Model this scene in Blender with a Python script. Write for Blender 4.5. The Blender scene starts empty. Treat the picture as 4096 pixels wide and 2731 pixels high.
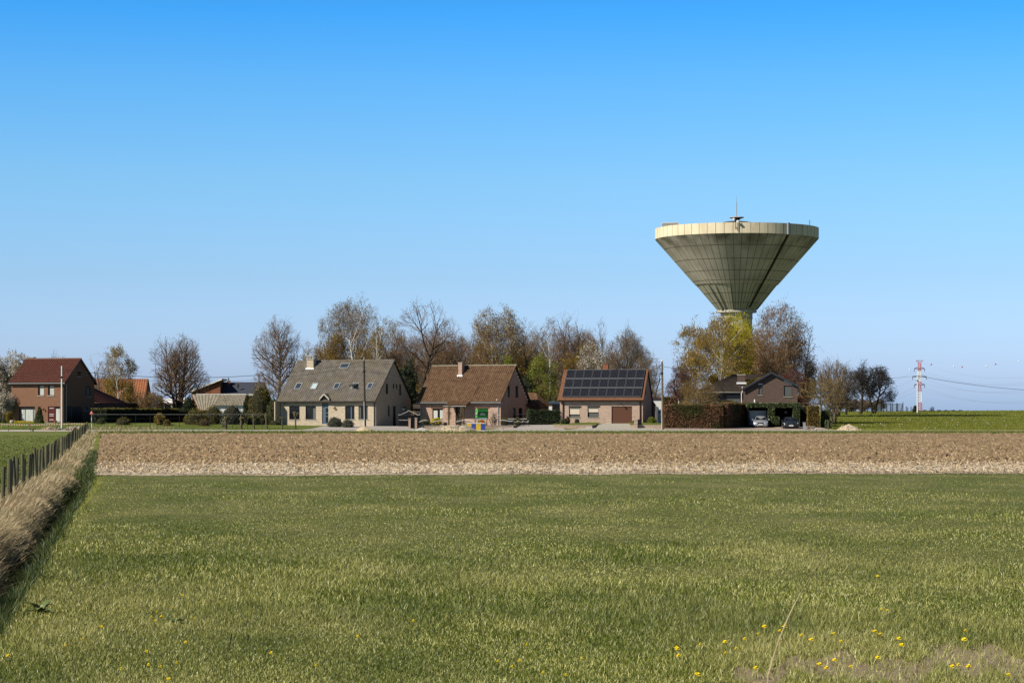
import bpy, math, random
import numpy as np
R = math.radians
sc = bpy.context.scene
COL = sc.collection
# ---------------------------------------------------------------- camera, world, sun
F, CX, HY, EYE = 9200.0, 2048.0, 1652.0, 2.1     # focal length, centre and horizon in photograph pixels
cam = bpy.data.objects.new('camera', bpy.data.cameras.new('camera')); COL.objects.link(cam); sc.camera = cam
cam.location = (0, 0, EYE); cam.rotation_euler = (R(90), 0, 0)
cam.data.sensor_width = 36; cam.data.lens = F/4096*36; cam.data.shift_y = (HY-1365.5)/4096
cam.data.clip_start = .5; cam.data.clip_end = 20000
SUN_EL, SUN_AZ = R(37), R(60)                     # azimuth: left of straight behind the camera
wd = bpy.data.worlds.new('World'); sc.world = wd; wd.use_nodes = True
nt = wd.node_tree; N = nt.nodes; Lk = nt.links
sky = N.new('ShaderNodeTexSky'); sky.sky_type = 'NISHITA'; sky.sun_disc = False
sky.sun_elevation = SUN_EL; sky.sun_rotation = math.pi+SUN_AZ; sky.ozone_density = 2
tc = N.new('ShaderNodeTexCoord'); sp = N.new('ShaderNodeSeparateXYZ'); Lk.new(tc.outputs['Generated'], sp.inputs[0])
mr = N.new('ShaderNodeMapRange'); mr.inputs['From Max'].default_value = .4; Lk.new(sp.outputs['Z'], mr.inputs[0])
cr = N.new('ShaderNodeValToRGB'); cr.color_ramp.interpolation = 'B_SPLINE' if False else 'LINEAR'
tint = [(.0, (1.24, 1.66, 2.88)), (.017, (1.18, 1.53, 2.62)), (.059, (.90, 1.26, 1.92)), (.101, (.74, 1.26, 1.78)),
        (.143, (.48, 1.19, 1.84)), (.172, (.255, 1.08, 1.92)), (.23, (.22, .5, .8)), (.4, (.17, .28, .38))]
while len(cr.color_ramp.elements) < len(tint): cr.color_ramp.elements.new(.5)
for e, (p, c) in zip(cr.color_ramp.elements, tint): e.position = p/.4; e.color = (*[v/3 for v in c], 1)
Lk.new(mr.outputs[0], cr.inputs[0])
mx = N.new('ShaderNodeVectorMath'); mx.operation = 'MULTIPLY'; Lk.new(sky.outputs[0], mx.inputs[0]); Lk.new(cr.outputs[0], mx.inputs[1])
ms = N.new('ShaderNodeVectorMath'); ms.operation = 'SCALE'; ms.inputs['Scale'].default_value = 3; Lk.new(mx.outputs[0], ms.inputs[0])
Lk.new(ms.outputs[0], N['Background'].inputs[0]); N['Background'].inputs[1].default_value = .067
sl = bpy.data.lights.new('sun', 'SUN'); sun = bpy.data.objects.new('sun', sl); COL.objects.link(sun)
sl.energy = 5.0; sl.angle = R(.53); sl.color = (1, .93, .80)
sun.rotation_euler = (math.pi/2-SUN_EL, 0, -SUN_AZ)
sc.view_settings.view_transform = 'Standard'; sc.view_settings.look = 'None'
sc.view_settings.exposure = .58; sc.view_settings.gamma = 1
sc.cycles.max_bounces = 5; sc.cycles.diffuse_bounces = 2; sc.cycles.transparent_max_bounces = 12; sc.cycles.use_denoising = True
sc.cycles.use_adaptive_sampling = True

# ---------------------------------------------------------------- helpers
rnd = random.Random(7)
def tag(o, label=None, cat=None, group=None, kind=None):
    if label: o['label'] = label
    if cat: o['category'] = cat
    if group: o['group'] = group
    if kind: o['kind'] = kind
    return o
def empty(name, loc, rz=0, label=None, cat=None, group=None):
    o = bpy.data.objects.new(name, None); COL.objects.link(o); o.location = loc; o.rotation_euler = (0, 0, rz)
    o.empty_display_size = .3
    return tag(o, label, cat, group)
def clone(root, loc, rz=None, scale=None, label=None):
    def cp(o, par):
        c = o.copy(); COL.objects.link(c)
        if par: c.parent = par
        for ch in kids.get(o.name, []): cp(ch, c)
        return c
    kids = {}
    for o in list(COL.objects):
        if o.parent: kids.setdefault(o.parent.name, []).append(o)
    r = cp(root, None); r.location = loc
    if rz is not None: r.rotation_euler = (0, 0, rz)
    if scale: r.scale = scale
    if label: r['label'] = label
    return r
def pt(px, py, D): return np.array(((px-CX)*D/F, D, EYE-(py-HY)*D/F))
HP = ([-80, -52, -40, -30, -20, -12, -6, 0, 6, 9, 17, 22, 26, 36], [.84, .84, .75, .6, .5, .45, .5, .6, .66, .8, .82, .7, .45, .42])
def ss(t): t = np.clip(t, 0, 1); return t*t*(3-2*t)
def xfence(y): return -10.5-(y-47.7)*.1766
def xedge(y): return -6.15-(y-28.5)*.1637-np.maximum(np.asarray(y)-74, 0)*.0135
def gz(x, y):
    x = np.asarray(x, float); y = np.asarray(y, float)
    hp = np.interp(x, *HP)
    house = .2*np.clip((y-254)/12, 0, 1)+(hp-.2)*ss((y-266)/12)+(2.4-hp)*np.clip((y-305)/255, 0, 1)
    right = .2*np.clip((y-254)/12, 0, 1)+(2.25+np.clip((x-60)/90, 0, 1)*.42)*np.clip((y-266)/294, 0, 1)
    w = ss((x-36)/4)
    z = house*(1-w)+right*w
    z = z-np.clip((y-575)/900, 0, 1)*6
    # bank and ditch along the fence
    near = np.clip((80-y)/10, 0, 1)
    t = x-xedge(y)
    z = z+near*(.14*np.exp(-((t+1.0)/.5)**2)-.38*np.exp(-((t+.2)/.27)**2))
    z = z+.02*np.sin(x*.9+y*.31)*np.sin(y*.23-x*.4)*np.clip((250-y)/20, 0, 1)
    return z
def G(px, D): x = (px-CX)*D/F; return np.array((x, D, float(gz(x, D))))
def hit(px, py):
    lo = None
    for D in np.concatenate([np.arange(14, 80, .2), np.arange(80, 560, .5)]):
        x = (px-CX)*D/F
        if EYE-(py-HY)*D/F <= gz(x, D): return np.array((x, D, float(gz(x, D))))
    return G(px, 558)

def link(name, me, parent=None, loc=None):
    o = bpy.data.objects.new(name, me); COL.objects.link(o)
    if parent is not None: o.parent = parent
    if loc is not None: o.location = loc
    return o
def npmesh(name, V, Fs, mats, parent=None, midx=None, smooth=False, loc=None):
    """V (n,3); Fs one index array or several of different widths"""
    if isinstance(Fs, np.ndarray): Fs = [Fs]
    me = bpy.data.meshes.new(name)
    V = np.asarray(V, np.float32)
    me.vertices.add(len(V)); me.vertices.foreach_set('co', V.ravel())
    tot = np.concatenate([np.full(len(f), f.shape[1]) for f in Fs]); idx = np.concatenate([f.ravel() for f in Fs])
    me.loops.add(len(idx)); me.loops.foreach_set('vertex_index', idx.astype(np.int32))
    me.polygons.add(len(tot))
    me.polygons.foreach_set('loop_start', np.concatenate([[0], np.cumsum(tot)[:-1]]).astype(np.int32))
    me.polygons.foreach_set('loop_total', tot.astype(np.int32))
    for m in (mats if isinstance(mats, (list, tuple)) else [mats]): me.materials.append(m)
    if midx is not None: me.polygons.foreach_set('material_index', np.asarray(midx, np.int32))
    if smooth: me.polygons.foreach_set('use_smooth', np.ones(len(tot), bool))
    me.update(calc_edges=True)
    return link(name, me, parent, loc)
class MB:
    def __init__(s): s.v = []; s.f = []; s.m = []; s.cur = 0
    def face(s, pts):
        n = len(s.v); s.v += [tuple(p) for p in pts]; s.f.append(tuple(range(n, n+len(pts)))); s.m.append(s.cur); return s
    def box(s, x0, x1, y0, y1, z0, z1):
        return s.hexa([(x0, y0, z0), (x1, y0, z0), (x1, y1, z0), (x0, y1, z0), (x0, y0, z1), (x1, y0, z1), (x1, y1, z1), (x0, y1, z1)])
    def hexa(s, c):
        n = len(s.v); s.v += [tuple(p) for p in c]
        for q in ((3, 2, 1, 0), (4, 5, 6, 7), (0, 1, 5, 4), (1, 2, 6, 5), (2, 3, 7, 6), (3, 0, 4, 7)):
            s.f.append(tuple(n+i for i in q)); s.m.append(s.cur)
        return s
    def prism(s, poly, y0, y1):
        """poly (x,z) counterclockwise seen from -y"""
        n = len(s.v); k = len(poly)
        s.v += [(x, y0, z) for x, z in poly]+[(x, y1, z) for x, z in poly]
        s.f.append(tuple(range(n, n+k))); s.f.append(tuple(range(n+2*k-1, n+k-1, -1))); s.m += [s.cur]*2
        for i in range(k):
            j = (i+1) % k; s.f.append((n+j, n+i, n+k+i, n+k+j)); s.m.append(s.cur)
        return s
    def tube(s, p0, p1, r0, r1=None, k=8, caps=True):
        p0 = np.array(p0, float); p1 = np.array(p1, float); r1 = r0 if r1 is None else r1
        d = p1-p0; d = d/(np.linalg.norm(d)+1e-9); a = np.cross(d, (0, 0, 1) if abs(d[2]) < .9 else (1, 0, 0)); a /= np.linalg.norm(a); b = np.cross(d, a)
        n = len(s.v)
        for p, r in ((p0, r0), (p1, r1)):
            for i in range(k):
                t = 2*math.pi*i/k; s.v.append(tuple(p+r*(math.cos(t)*a+math.sin(t)*b)))
        for i in range(k):
            j = (i+1) % k; s.f.append((n+i, n+j, n+k+j, n+k+i)); s.m.append(s.cur)
        if caps:
            s.f.append(tuple(range(n+k-1, n-1, -1))); s.f.append(tuple(range(n+k, n+2*k))); s.m += [s.cur]*2
        return s
    def path(s, pts, r, k=6):
        for a, b in zip(pts[:-1], pts[1:]): s.tube(a, b, r, r, k, False)
        return s
    def lathe(s, prof, c=(0, 0), k=24):
        n = len(s.v)
        for r, z in prof:
            for i in range(k):
                t = 2*math.pi*i/k; s.v.append((c[0]+r*math.cos(t), c[1]+r*math.sin(t), z))
        for q in range(len(prof)-1):
            for i in range(k):
                j = (i+1) % k; s.f.append((n+q*k+i, n+q*k+j, n+(q+1)*k+j, n+(q+1)*k+i)); s.m.append(s.cur)
        return s
    def build(s, name, mats, parent=None, smooth=False, loc=None):
        me = bpy.data.meshes.new(name); me.from_pydata(s.v, [], s.f)
        for m in (mats if isinstance(mats, (list, tuple)) else [mats]): me.materials.append(m)
        me.polygons.foreach_set('material_index', s.m)
        if smooth: me.polygons.foreach_set('use_smooth', [True]*len(s.f))
        me.update()
        return link(name, me, parent, loc)

# ---------------------------------------------------------------- materials
ALB = .8      # all surface colours below are written for exposure 0
def mat(name, stops, scale=5, rough=.8, bump=0, bscale=None, stretch=(1, 1, 1), island=0, metal=0, trans=0, spec=.25, detail=4, big=None, big2=None, coord='Object'):
    """stops: list of colours mixed by noise; island>0 adds per-piece random colour; big=(scale, colour, amount) a second large patchiness"""
    m = bpy.data.materials.new(name); m.use_nodes = True; t = m.node_tree; n = t.nodes; l = t.links
    b = n['Principled BSDF']; b.inputs['Roughness'].default_value = rough; b.inputs['Metallic'].default_value = metal
    b.inputs['Specular IOR Level'].default_value = spec
    tc = n.new('ShaderNodeTexCoord'); mp = n.new('ShaderNodeMapping'); mp.inputs['Scale'].default_value = stretch
    l.new(tc.outputs[coord], mp.inputs[0])
    if not isinstance(stops[0], (tuple, list)): stops = [stops]
    stops = [tuple(v*ALB for v in c) for c in stops]; big = big and (big[0], tuple(v*ALB for v in big[1]), big[2]); big2 = big2 and (big2[0], tuple(v*ALB for v in big2[1]), big2[2])
    src = None
    if len(stops) > 1:
        nz = n.new('ShaderNodeTexNoise'); nz.inputs['Scale'].default_value = scale; nz.inputs['Detail'].default_value = detail; nz.inputs['Roughness'].default_value = .65
        l.new(mp.outputs[0], nz.inputs['Vector'])
        r = n.new('ShaderNodeValToRGB'); e = r.color_ramp.elements
        while len(e) < len(stops): e.new(.5)
        for i, c in enumerate(stops): e[i].position = .28+.44*i/(len(stops)-1); e[i].color = (*c, 1)
        f = nz.outputs[0]
        if island:
            ge = n.new('ShaderNodeNewGeometry'); mi = n.new('ShaderNodeMix'); mi.inputs[0].default_value = island
            ml = n.new('ShaderNodeMath'); ml.operation = 'MULTIPLY_ADD'; ml.inputs[1].default_value = .5; ml.inputs[2].default_value = .25
            l.new(ge.outputs['Random Per Island'], ml.inputs[0])
            l.new(f, mi.inputs[2]); l.new(ml.outputs[0], mi.inputs[3]); f = mi.outputs[0]
        l.new(f, r.inputs[0]); src = r.outputs[0]
    for big in [q for q in (big, big2) if q]:
        n2 = n.new('ShaderNodeTexNoise'); n2.inputs['Scale'].default_value = big[0]; n2.inputs['Detail'].default_value = 3
        mo = n.new('ShaderNodeMapping'); mo.inputs['Location'].default_value = (big[0]*31, 7, 0); mo.inputs['Scale'].default_value = (1, .5, 1); mo.inputs['Rotation'].default_value = (0, 0, .5); l.new(tc.outputs[coord], mo.inputs[0]); l.new(mo.outputs[0], n2.inputs['Vector'])
        rr = n.new('ShaderNodeMapRange'); rr.inputs[1].default_value = .42; rr.inputs[2].default_value = .64; rr.inputs[4].default_value = big[2]
        l.new(n2.outputs[0], rr.inputs[0]); mc = n.new('ShaderNodeMixRGB'); l.new(rr.outputs[0], mc.inputs[0])
        if src: l.new(src, mc.inputs[1])
        else: mc.inputs[1].default_value = (*stops[0], 1)
        mc.inputs[2].default_value = (*big[1], 1); src = mc.outputs[0]
    if src: l.new(src, b.inputs['Base Color'])
    else: b.inputs['Base Color'].default_value = (*stops[0], 1)
    if bump:
        nb = n.new('ShaderNodeTexNoise'); nb.inputs['Scale'].default_value = bscale or scale*2; nb.inputs['Detail'].default_value = 5
        l.new(mp.outputs[0], nb.inputs['Vector']); bp = n.new('ShaderNodeBump'); bp.inputs['Strength'].default_value = 1; bp.inputs['Distance'].default_value = bump
        l.new(nb.outputs[0], bp.inputs['Height']); l.new(bp.outputs[0], b.inputs['Normal'])
    if trans:
        tr = n.new('ShaderNodeBsdfTranslucent'); mxs = n.new('ShaderNodeMixShader'); mxs.inputs[0].default_value = trans
        if src: l.new(src, tr.inputs[0])
        else: tr.inputs[0].default_value = (*stops[0], 1)
        l.new(b.outputs[0], mxs.inputs[1]); l.new(tr.outputs[0], mxs.inputs[2]); l.new(mxs.outputs[0], n['Material Output'].inputs[0])
    return m
def brickmat(name, c1, c2, mortar, c3=None, bw=.21, bh=.075):
    c3 = c3 or [v*.45 for v in c1]; c1, c2, mortar, c3 = [tuple(v*ALB for v in c) for c in (c1, c2, mortar, c3)]
    m = bpy.data.materials.new(name); m.use_nodes = True; t = m.node_tree; n = t.nodes; l = t.links; b = n['Principled BSDF']
    b.inputs['Roughness'].default_value = .9; b.inputs['Specular IOR Level'].default_value = .2
    tc = n.new('ShaderNodeTexCoord'); s = n.new('ShaderNodeSeparateXYZ'); l.new(tc.outputs['Object'], s.inputs[0])
    ad = n.new('ShaderNodeMath'); ad.operation = 'ADD'; l.new(s.outputs[0], ad.inputs[0]); l.new(s.outputs[1], ad.inputs[1])
    cb = n.new('ShaderNodeCombineXYZ'); l.new(ad.outputs[0], cb.inputs[0]); l.new(s.outputs[2], cb.inputs[1])
    br = n.new('ShaderNodeTexBrick'); br.inputs['Scale'].default_value = 1; br.inputs['Mortar Size'].default_value = .008
    br.inputs['Brick Width'].default_value = bw; br.inputs['Row Height'].default_value = bh; br.inputs['Bias'].default_value = -.1
    br.inputs['Color1'].default_value = (*c1, 1); br.inputs['Color2'].default_value = (*c2, 1); br.inputs['Mortar'].default_value = (*mortar, 1)
    l.new(cb.outputs[0], br.inputs['Vector'])
    mp = n.new('ShaderNodeMapping'); mp.inputs['Scale'].default_value = (1.2, 4.5, 1); l.new(cb.outputs[0], mp.inputs[0])
    nz = n.new('ShaderNodeTexNoise'); nz.inputs['Scale'].default_value = 1.3; nz.inputs['Detail'].default_value = 5; nz.inputs['Roughness'].default_value = .75; l.new(mp.outputs[0], nz.inputs['Vector'])
    mr = n.new('ShaderNodeMapRange'); mr.inputs[1].default_value = .5; mr.inputs[2].default_value = .72; mr.inputs[4].default_value = .75; l.new(nz.outputs[0], mr.inputs[0])
    mc = n.new('ShaderNodeMixRGB'); l.new(mr.outputs[0], mc.inputs[0]); l.new(br.outputs[0], mc.inputs[1]); mc.inputs[2].default_value = (*(c3 or [v*.45 for v in c1]), 1)
    l.new(mc.outputs[0], b.inputs['Base Color'])
    bp = n.new('ShaderNodeBump'); bp.inputs['Distance'].default_value = .01; l.new(br.outputs['Fac'], bp.inputs['Height']); bp.invert = True; l.new(bp.outputs[0], b.inputs['Normal'])
    return m
M = {}
M['brick_cream'] = brickmat('cream brick', (.58, .475, .35), (.46, .37, .265), (.53, .45, .35), (.22, .16, .11))
M['brick_pink'] = brickmat('pink grey brick', (.52, .35, .27), (.42, .25, .19), (.48, .36, .28), (.24, .15, .12))
M['brick_pale'] = brickmat('pale mottled brick', (.56, .40, .31), (.44, .29, .22), (.52, .41, .33), (.19, .12, .09))
M['brick_brown'] = brickmat('brown brick', (.27, .135, .08), (.22, .105, .06), (.22, .13, .09), (.19, .09, .055))
M['brick_dark'] = brickmat('dark purple brick', (.13, .08, .062), (.085, .055, .045), (.16, .12, .10), (.07, .045, .04))
M['brick_red'] = brickmat('red brick', (.33, .10, .045), (.26, .08, .04), (.25, .14, .09), (.2, .06, .03))
M['tile_grey'] = mat('grey brown roof tile', [(0.0833, 0.0726, 0.0629), (0.1376, 0.1212, 0.1034), (0.2042, 0.1772, 0.1507)], 1.6, .85, big=(.6, (.15, .12, .07), .4), stretch=(1, 1, 1), detail=8)
M['tile_brown'] = mat('red brown roof tile', [(.065, .034, .018), (.12, .066, .034), (.19, .115, .066)], 2.2, .8, detail=8)
M['tile_red'] = mat('dark red roof tile', [(0.0525, 0.0136, 0.0085), (0.09, 0.0255, 0.0153), (0.135, 0.0467, 0.0272)], 4, .55, spec=.5, detail=8)
M['tile_orange'] = mat('orange roof tile', [(.14, .06, .03), (.30, .11, .05), (.38, .16, .08)], 3, .8, detail=8, stretch=(2, 2, .7))
M['tile_terracotta'] = mat('terracotta roof tile', [(0.136, 0.056, 0.028), (0.24, 0.112, 0.06)], 4, .8, detail=6)
M['tile_black'] = mat('black brown roof tile', [(.022, .016, .014), (.045, .033, .027), (.07, .055, .04)], 2.5, .6, detail=8)
M['slate'] = mat('dark slate', [(.045, .05, .07), (.06, .066, .09)], 6, .6)
M['corrugated'] = mat('old corrugated cement', [(.16, .14, .10), (.24, .21, .16), (.32, .28, .22)], 1.8, .9, detail=8)
M['concrete'] = mat('concrete', [(.34, .31, .26), (.46, .43, .36)], 4, .9, bump=.004)
M['concrete_pole'] = mat('white concrete', [(.62, .58, .5), (.75, .71, .63)], 5, .85)
M['asphalt'] = mat('pale asphalt drive', [(0.345, 0.3105, 0.2875), (0.437, 0.3967, 0.368)], 1.2, .9, detail=8, bump=.004, bscale=30)
M['road'] = mat('dusty road surface', [(0.3808, 0.3472, 0.3024), (0.504, 0.4592, 0.4032)], .9, .9, detail=8, bump=.004, bscale=25)
M['paving'] = mat('pinkish paving', [(.30, .22, .18), (.42, .33, .27)], 1.5, .9, detail=8)
M['white'] = mat('white paint', (.80, .80, .78), rough=.5)
M['offwhite'] = mat('off white panel', [(.6, .58, .52), (.72, .7, .63)], 3, .7)
M['dark_metal'] = mat('dark metal', (.02, .021, .023), rough=.45, metal=.3)
M['zinc'] = mat('zinc gutter', [(.32, .33, .34), (.42, .43, .44)], 8, .5, metal=.4)
M['black'] = mat('black frame', (.012, .012, .013), rough=.4)
M['frame_blue'] = mat('grey blue door paint', (.07, .11, .16), rough=.35)
M['slate_trim'] = mat('dark slate trim', (.035, .042, .05), rough=.5); M['frame_brown'] = mat('brown frame', (.06, .025, .015), rough=.5)
M['glass'] = mat('dark window glass', [(.006, .007, .009), (.012, .014, .017)], .8, .1, spec=.18)
M['glass_sky'] = mat('reflective roof glass', [(.02, .03, .05), (.05, .07, .1)], .8, .04, spec=.9)
M['curtain'] = mat('white net curtain', [(.36, .38, .37), (.62, .64, .60)], 9, .95, stretch=(1.6, 1, .05), detail=1)
M['blind'] = mat('cream roller blind', (.62, .52, .42), rough=.7)
M['blind_grey'] = mat('grey screen blind', (.10, .105, .10), rough=.6)
M['garage_brown'] = mat('brown garage door', (.105, .042, .022), rough=.5)
M['door_red'] = mat('dark red door', (.085, .014, .009), rough=.35)
M['wood_grey'] = mat('weathered grey green wood', [(.05, .046, .025), (.11, .10, .06), (.18, .16, .10)], 7, .9, stretch=(1, 1, .15), bump=.01, big=(6, (.09, .09, .04), .5))
M['wood_pole'] = mat('old wooden pole', [(.10, .075, .045), (.2, .16, .10)], 6, .9, stretch=(1, 1, .1))
M['wood_dark'] = mat('dark wood', [(.02, .017, .014), (.05, .04, .033)], 8, .8, stretch=(1, 1, .1))
M['wood_beam'] = mat('brown wood beam', (.14, .07, .04), rough=.8)
M['lead'] = mat('bright lead flashing', (.75, .75, .76), rough=.4)
M['sand'] = mat('yellow sand', [(.44, .34, .21), (.56, .45, .30)], 6, .95, bump=.03, bscale=10)
M['rubble'] = mat('pale rubble', [(.34, .28, .21), (.52, .46, .38), (.62, .57, .5)], 3, .95, island=.7)
M['greyheap'] = mat('grey gravel', [(.36, .33, .3), (.5, .47, .44)], 6, .95, bump=.03, bscale=12)
M['stone'] = mat('mixed stones', [(.12, .09, .07), (.35, .28, .23), (.5, .45, .4)], 2, .9, island=.9)
M['soil'] = mat('dry soil', [(0.19, 0.1401, 0.0803), (0.3325, 0.2675, 0.1721)], 6, .95, bump=.03, bscale=9, detail=8)
M['yellow'] = mat('yellow plastic', (.75, .52, .02), rough=.4); M['blue'] = mat('blue plastic', (.02, .06, .35), rough=.4)
M['green_sign'] = mat('green sign board', (.006, .085, .014), rough=.4); M['green_light'] = mat('light green sign', (.12, .55, .10), rough=.4)
M['green_dark'] = mat('dark green board', (.003, .035, .008), rough=.4)
M['red'] = mat('red paint', (.5, .03, .02), rough=.5); M['pylon_red'] = mat('pylon red', (.55, .22, .25), rough=.7)
M['pylon_white'] = mat('pylon white', (.8, .78, .78), rough=.7)
M['orange'] = mat('orange paint', (.6, .2, .05), rough=.5)
M['plastic_black'] = mat('black plastic', (.01, .01, .011), rough=.5)
M['car_silver'] = mat('silver car paint', (.55, .57, .62), rough=.22, metal=.55, spec=.6); M['car_dark'] = mat('anthracite car paint', (.045, .048, .06), rough=.2, metal=.5, spec=.6)
M['rubber'] = mat('tyre rubber', (.01, .01, .01), rough=.8); M['alloy'] = mat('alloy', (.4, .4, .42), rough=.3, metal=.9)
M['lamp'] = mat('headlamp glass', (.75, .78, .82), rough=.1, spec=.9)
# vegetation
M['bark'] = mat('grey brown bark', [(.05, .038, .026), (.11, .088, .06), (.15, .12, .08)], 3, .95)
M['bark_dark'] = mat('dark bark', [(.022, .017, .013), (.05, .04, .03)], 3, .95)
M['bark_birch'] = mat('white birch bark', [(.12, .10, .085), (.55, .52, .47), (.7, .67, .62), (.74, .72, .66)], 2.2, .8, stretch=(1, 1, 2.5))
M['bark_moss'] = mat('greenish bark', [(.09, .075, .04), (.17, .15, .08)], 3, .95)
M['twig'] = mat('brown twigs', [(0.0975, 0.0573, 0.033), (0.195, 0.122, 0.0715), (0.312, 0.2013, 0.121)], 1, .9, island=.8)
M['twig_dark'] = mat('dark twigs', [(.025, .019, .017), (.055, .044, .038)], 1, .9, island=.8)
M['twig_pale'] = mat('pale twigs', [(.14, .10, .07), (.30, .23, .16)], 1, .9, island=.8)
M['twig_gold'] = mat('golden brown twigs', [(0.143, 0.0915, 0.033), (0.325, 0.2196, 0.088)], 1, .9, island=.8)
M['lf_olive'] = mat('olive brown buds', [(0.125, 0.0792, 0.0154), (0.275, 0.18, 0.033), (0.425, 0.288, 0.0605)], 1, .8, island=.8, trans=.3)
M['lf_brown'] = mat('brown catkins', [(0.1125, 0.06, 0.0275), (0.225, 0.132, 0.0605), (0.325, 0.204, 0.099)], 1, .8, island=.8, trans=.25)
M['lf_yellow'] = mat('yellow green leaves', [(0.242, 0.22, 0.015), (0.462, 0.407, 0.02), (0.638, 0.528, 0.04)], .5, .7, island=.6, trans=.4)
M['lf_lime'] = mat('lime green leaves', [(.10, .13, .015), (.24, .27, .03), (.33, .35, .05)], .5, .7, island=.7, trans=.4)
M['lf_mid'] = mat('mid green leaves', [(.03, .045, .012), (.08, .105, .025), (.16, .18, .06)], 1, .6, island=.8, trans=.25)
M['lf_dark'] = mat('dark green needles', [(.008, .016, .006), (.02, .035, .012), (.05, .07, .025)], 1, .7, island=.8, trans=.1)
M['lf_gold'] = mat('golden conifer leaves', [(.06, .055, .01), (.13, .115, .02), (.24, .19, .035)], 1, .7, island=.8, trans=.2)
M['lf_golden'] = mat('orange gold conifer leaves', [(.10, .07, .008), (.28, .19, .02), (.4, .27, .03)], 1, .7, island=.8, trans=.2)
M['lf_beech'] = mat('coppery beech leaves', [(.05, .025, .012), (.15, .065, .03), (.30, .15, .075), (.42, .26, .16)], 1, .7, island=.75, trans=.2, big=(.35, (.06, .085, .015), .85))
M['lf_ivy'] = mat('ivy hedge leaves', [(.02, .035, .01), (.06, .09, .02), (.15, .19, .05)], 1, .5, island=.85, trans=.15, spec=.6)
M['lf_plum'] = mat('dark plum leaves', [(.04, .015, .015), (.11, .04, .04), (.19, .09, .08)], 1, .7, island=.8, trans=.3)
M['lf_red'] = mat('red brown leaves', [(.09, .025, .018), (.18, .05, .03)], 1, .7, island=.8, trans=.3)
M['lf_blossom'] = mat('cream blossom', [(.25, .20, .13), (.52, .46, .36), (.72, .68, .60)], 1, .8, island=.85, trans=.3)
M['lf_forsythia'] = mat('bright yellow blossom', [(.35, .27, .01), (.72, .55, .02), (.85, .68, .03)], 1, .7, island=.8, trans=.3)
M['lf_lavender'] = mat('grey green shrub leaves', [(.035, .04, .025), (.10, .11, .08), (.18, .19, .15)], 1, .8, island=.8, trans=.1)
M['core'] = mat('dark shrub inside', [(.012, .012, .006), (.025, .022, .01)], 3, 1)  # near-black filler colour for the shaded inside of foliage
M['grass_base'] = mat('meadow soil under the grass', [(0.044, 0.0495, 0.0088), (0.0935, 0.11, 0.0158), (0.187, 0.176, 0.0396)], 14, 1, detail=8, bump=.03, bscale=25, big=(.5, (.20, .18, .07), .5))
M['grass'] = mat('meadow grass blades', [(0.0396, 0.0568, 0.0045), (0.1301, 0.1646, 0.012), (0.2658, 0.2838, 0.0376), (0.9614, 0.8855, 0.3913)], .9, .4, island=.85, trans=.2, spec=.3, big=(.24, (.46, .42, .15), .72), big2=(.42, (.055, .10, .006), .6))
M['ditch'] = mat('shade darkened ditch grass', [(.02, .035, .006), (.055, .085, .015), (.14, .16, .05)], .9, .5, island=.8, trans=.2, spec=.3)  # blade colours darkened to carry the shade under the overhanging dry grass
M['pasture'] = mat('pasture grass', [(0.0633, 0.09, 0.01), (0.1323, 0.162, 0.022), (0.2185, 0.228, 0.05)], 2.2, .8, bump=.06, bscale=4, detail=8, big=(.35, (.17, .16, .045), .6))
M['lawn'] = mat('mown lawn', [(.085, .11, .012), (.14, .165, .022)], 2, .9, detail=8, bump=.03, bscale=12, stretch=(.5, 1, 1))
M['farfield'] = mat('green far field', [(0.115, 0.138, 0.012), (0.184, 0.1898, 0.02), (0.23, 0.2185, 0.03)], .25, .9, detail=10, bump=.08, bscale=2, stretch=(1, .35, 1), big=(.05, (.085, .11, .014), .7))
M['verge'] = mat('verge grass', [(.06, .095, .012), (.13, .165, .028), (.26, .25, .09)], 1.5, .9, island=.6, trans=.2)
M['dry'] = mat('dry straw grass', [(0.2415, 0.1615, 0.0752), (0.6037, 0.4614, 0.2689), (0.8693, 0.7151, 0.4839)], .8, .7, island=.75, trans=.3, big=(.5, (.14, .16, .05), .5))
M['stubble'] = mat('straw stubble', [(0.2347, 0.1614, 0.0877), (0.4153, 0.3049, 0.1753), (0.5959, 0.4753, 0.3155)], .8, .8, island=.85)
M['clod'] = mat('dry clods', [(0.1716, 0.1076, 0.0542), (0.307, 0.2017, 0.1096), (0.3973, 0.2779, 0.1622)], 1, .95, island=.7)
M['dock'] = mat('dock leaf', [(.10, .14, .03), (.2, .25, .08)], 3, .5, trans=.2, spec=.6)
M['dandelion'] = mat('dandelion yellow', (.95, .72, .01), rough=.6)

# ---------------------------------------------------------------- terrain
rng = np.random.default_rng(11)
def grid(name, X, Y, Z, m, **k):
    r, c = X.shape; V = np.stack([X, Y, Z], -1).reshape(-1, 3); i = np.arange(r*c).reshape(r, c)
    Fq = np.stack([i[:-1, :-1], i[:-1, 1:], i[1:, 1:], i[1:, :-1]], -1).reshape(-1, 4)
    return npmesh(name, V, Fq, m, smooth=True, **k)
def struct(o, kind='structure'): o['kind'] = kind; return o
ys = np.concatenate([np.arange(4, 86, 1), np.arange(86, 250, 4), np.arange(250, 320, 1.5), np.arange(320, 600, 8), [620, 700, 900, 1200, 1475, 2500, 5000, 15000]])
tsx = np.concatenate([[-9000, -3000, -800, -300, -150, -90, -60], np.arange(-40, -4, 2), [-3, -2, -1.6], np.arange(-1.4, .6, .1), [.8, 1.2, 2, 3], np.arange(4, 230, 2), [260, 400, 900, 3000, 9000]])
YY, TT = np.meshgrid(ys, tsx, indexing='ij'); XX = TT+xedge(YY)
struct(grid('ground', XX, YY, gz(XX, YY), M['farfield']))
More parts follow.
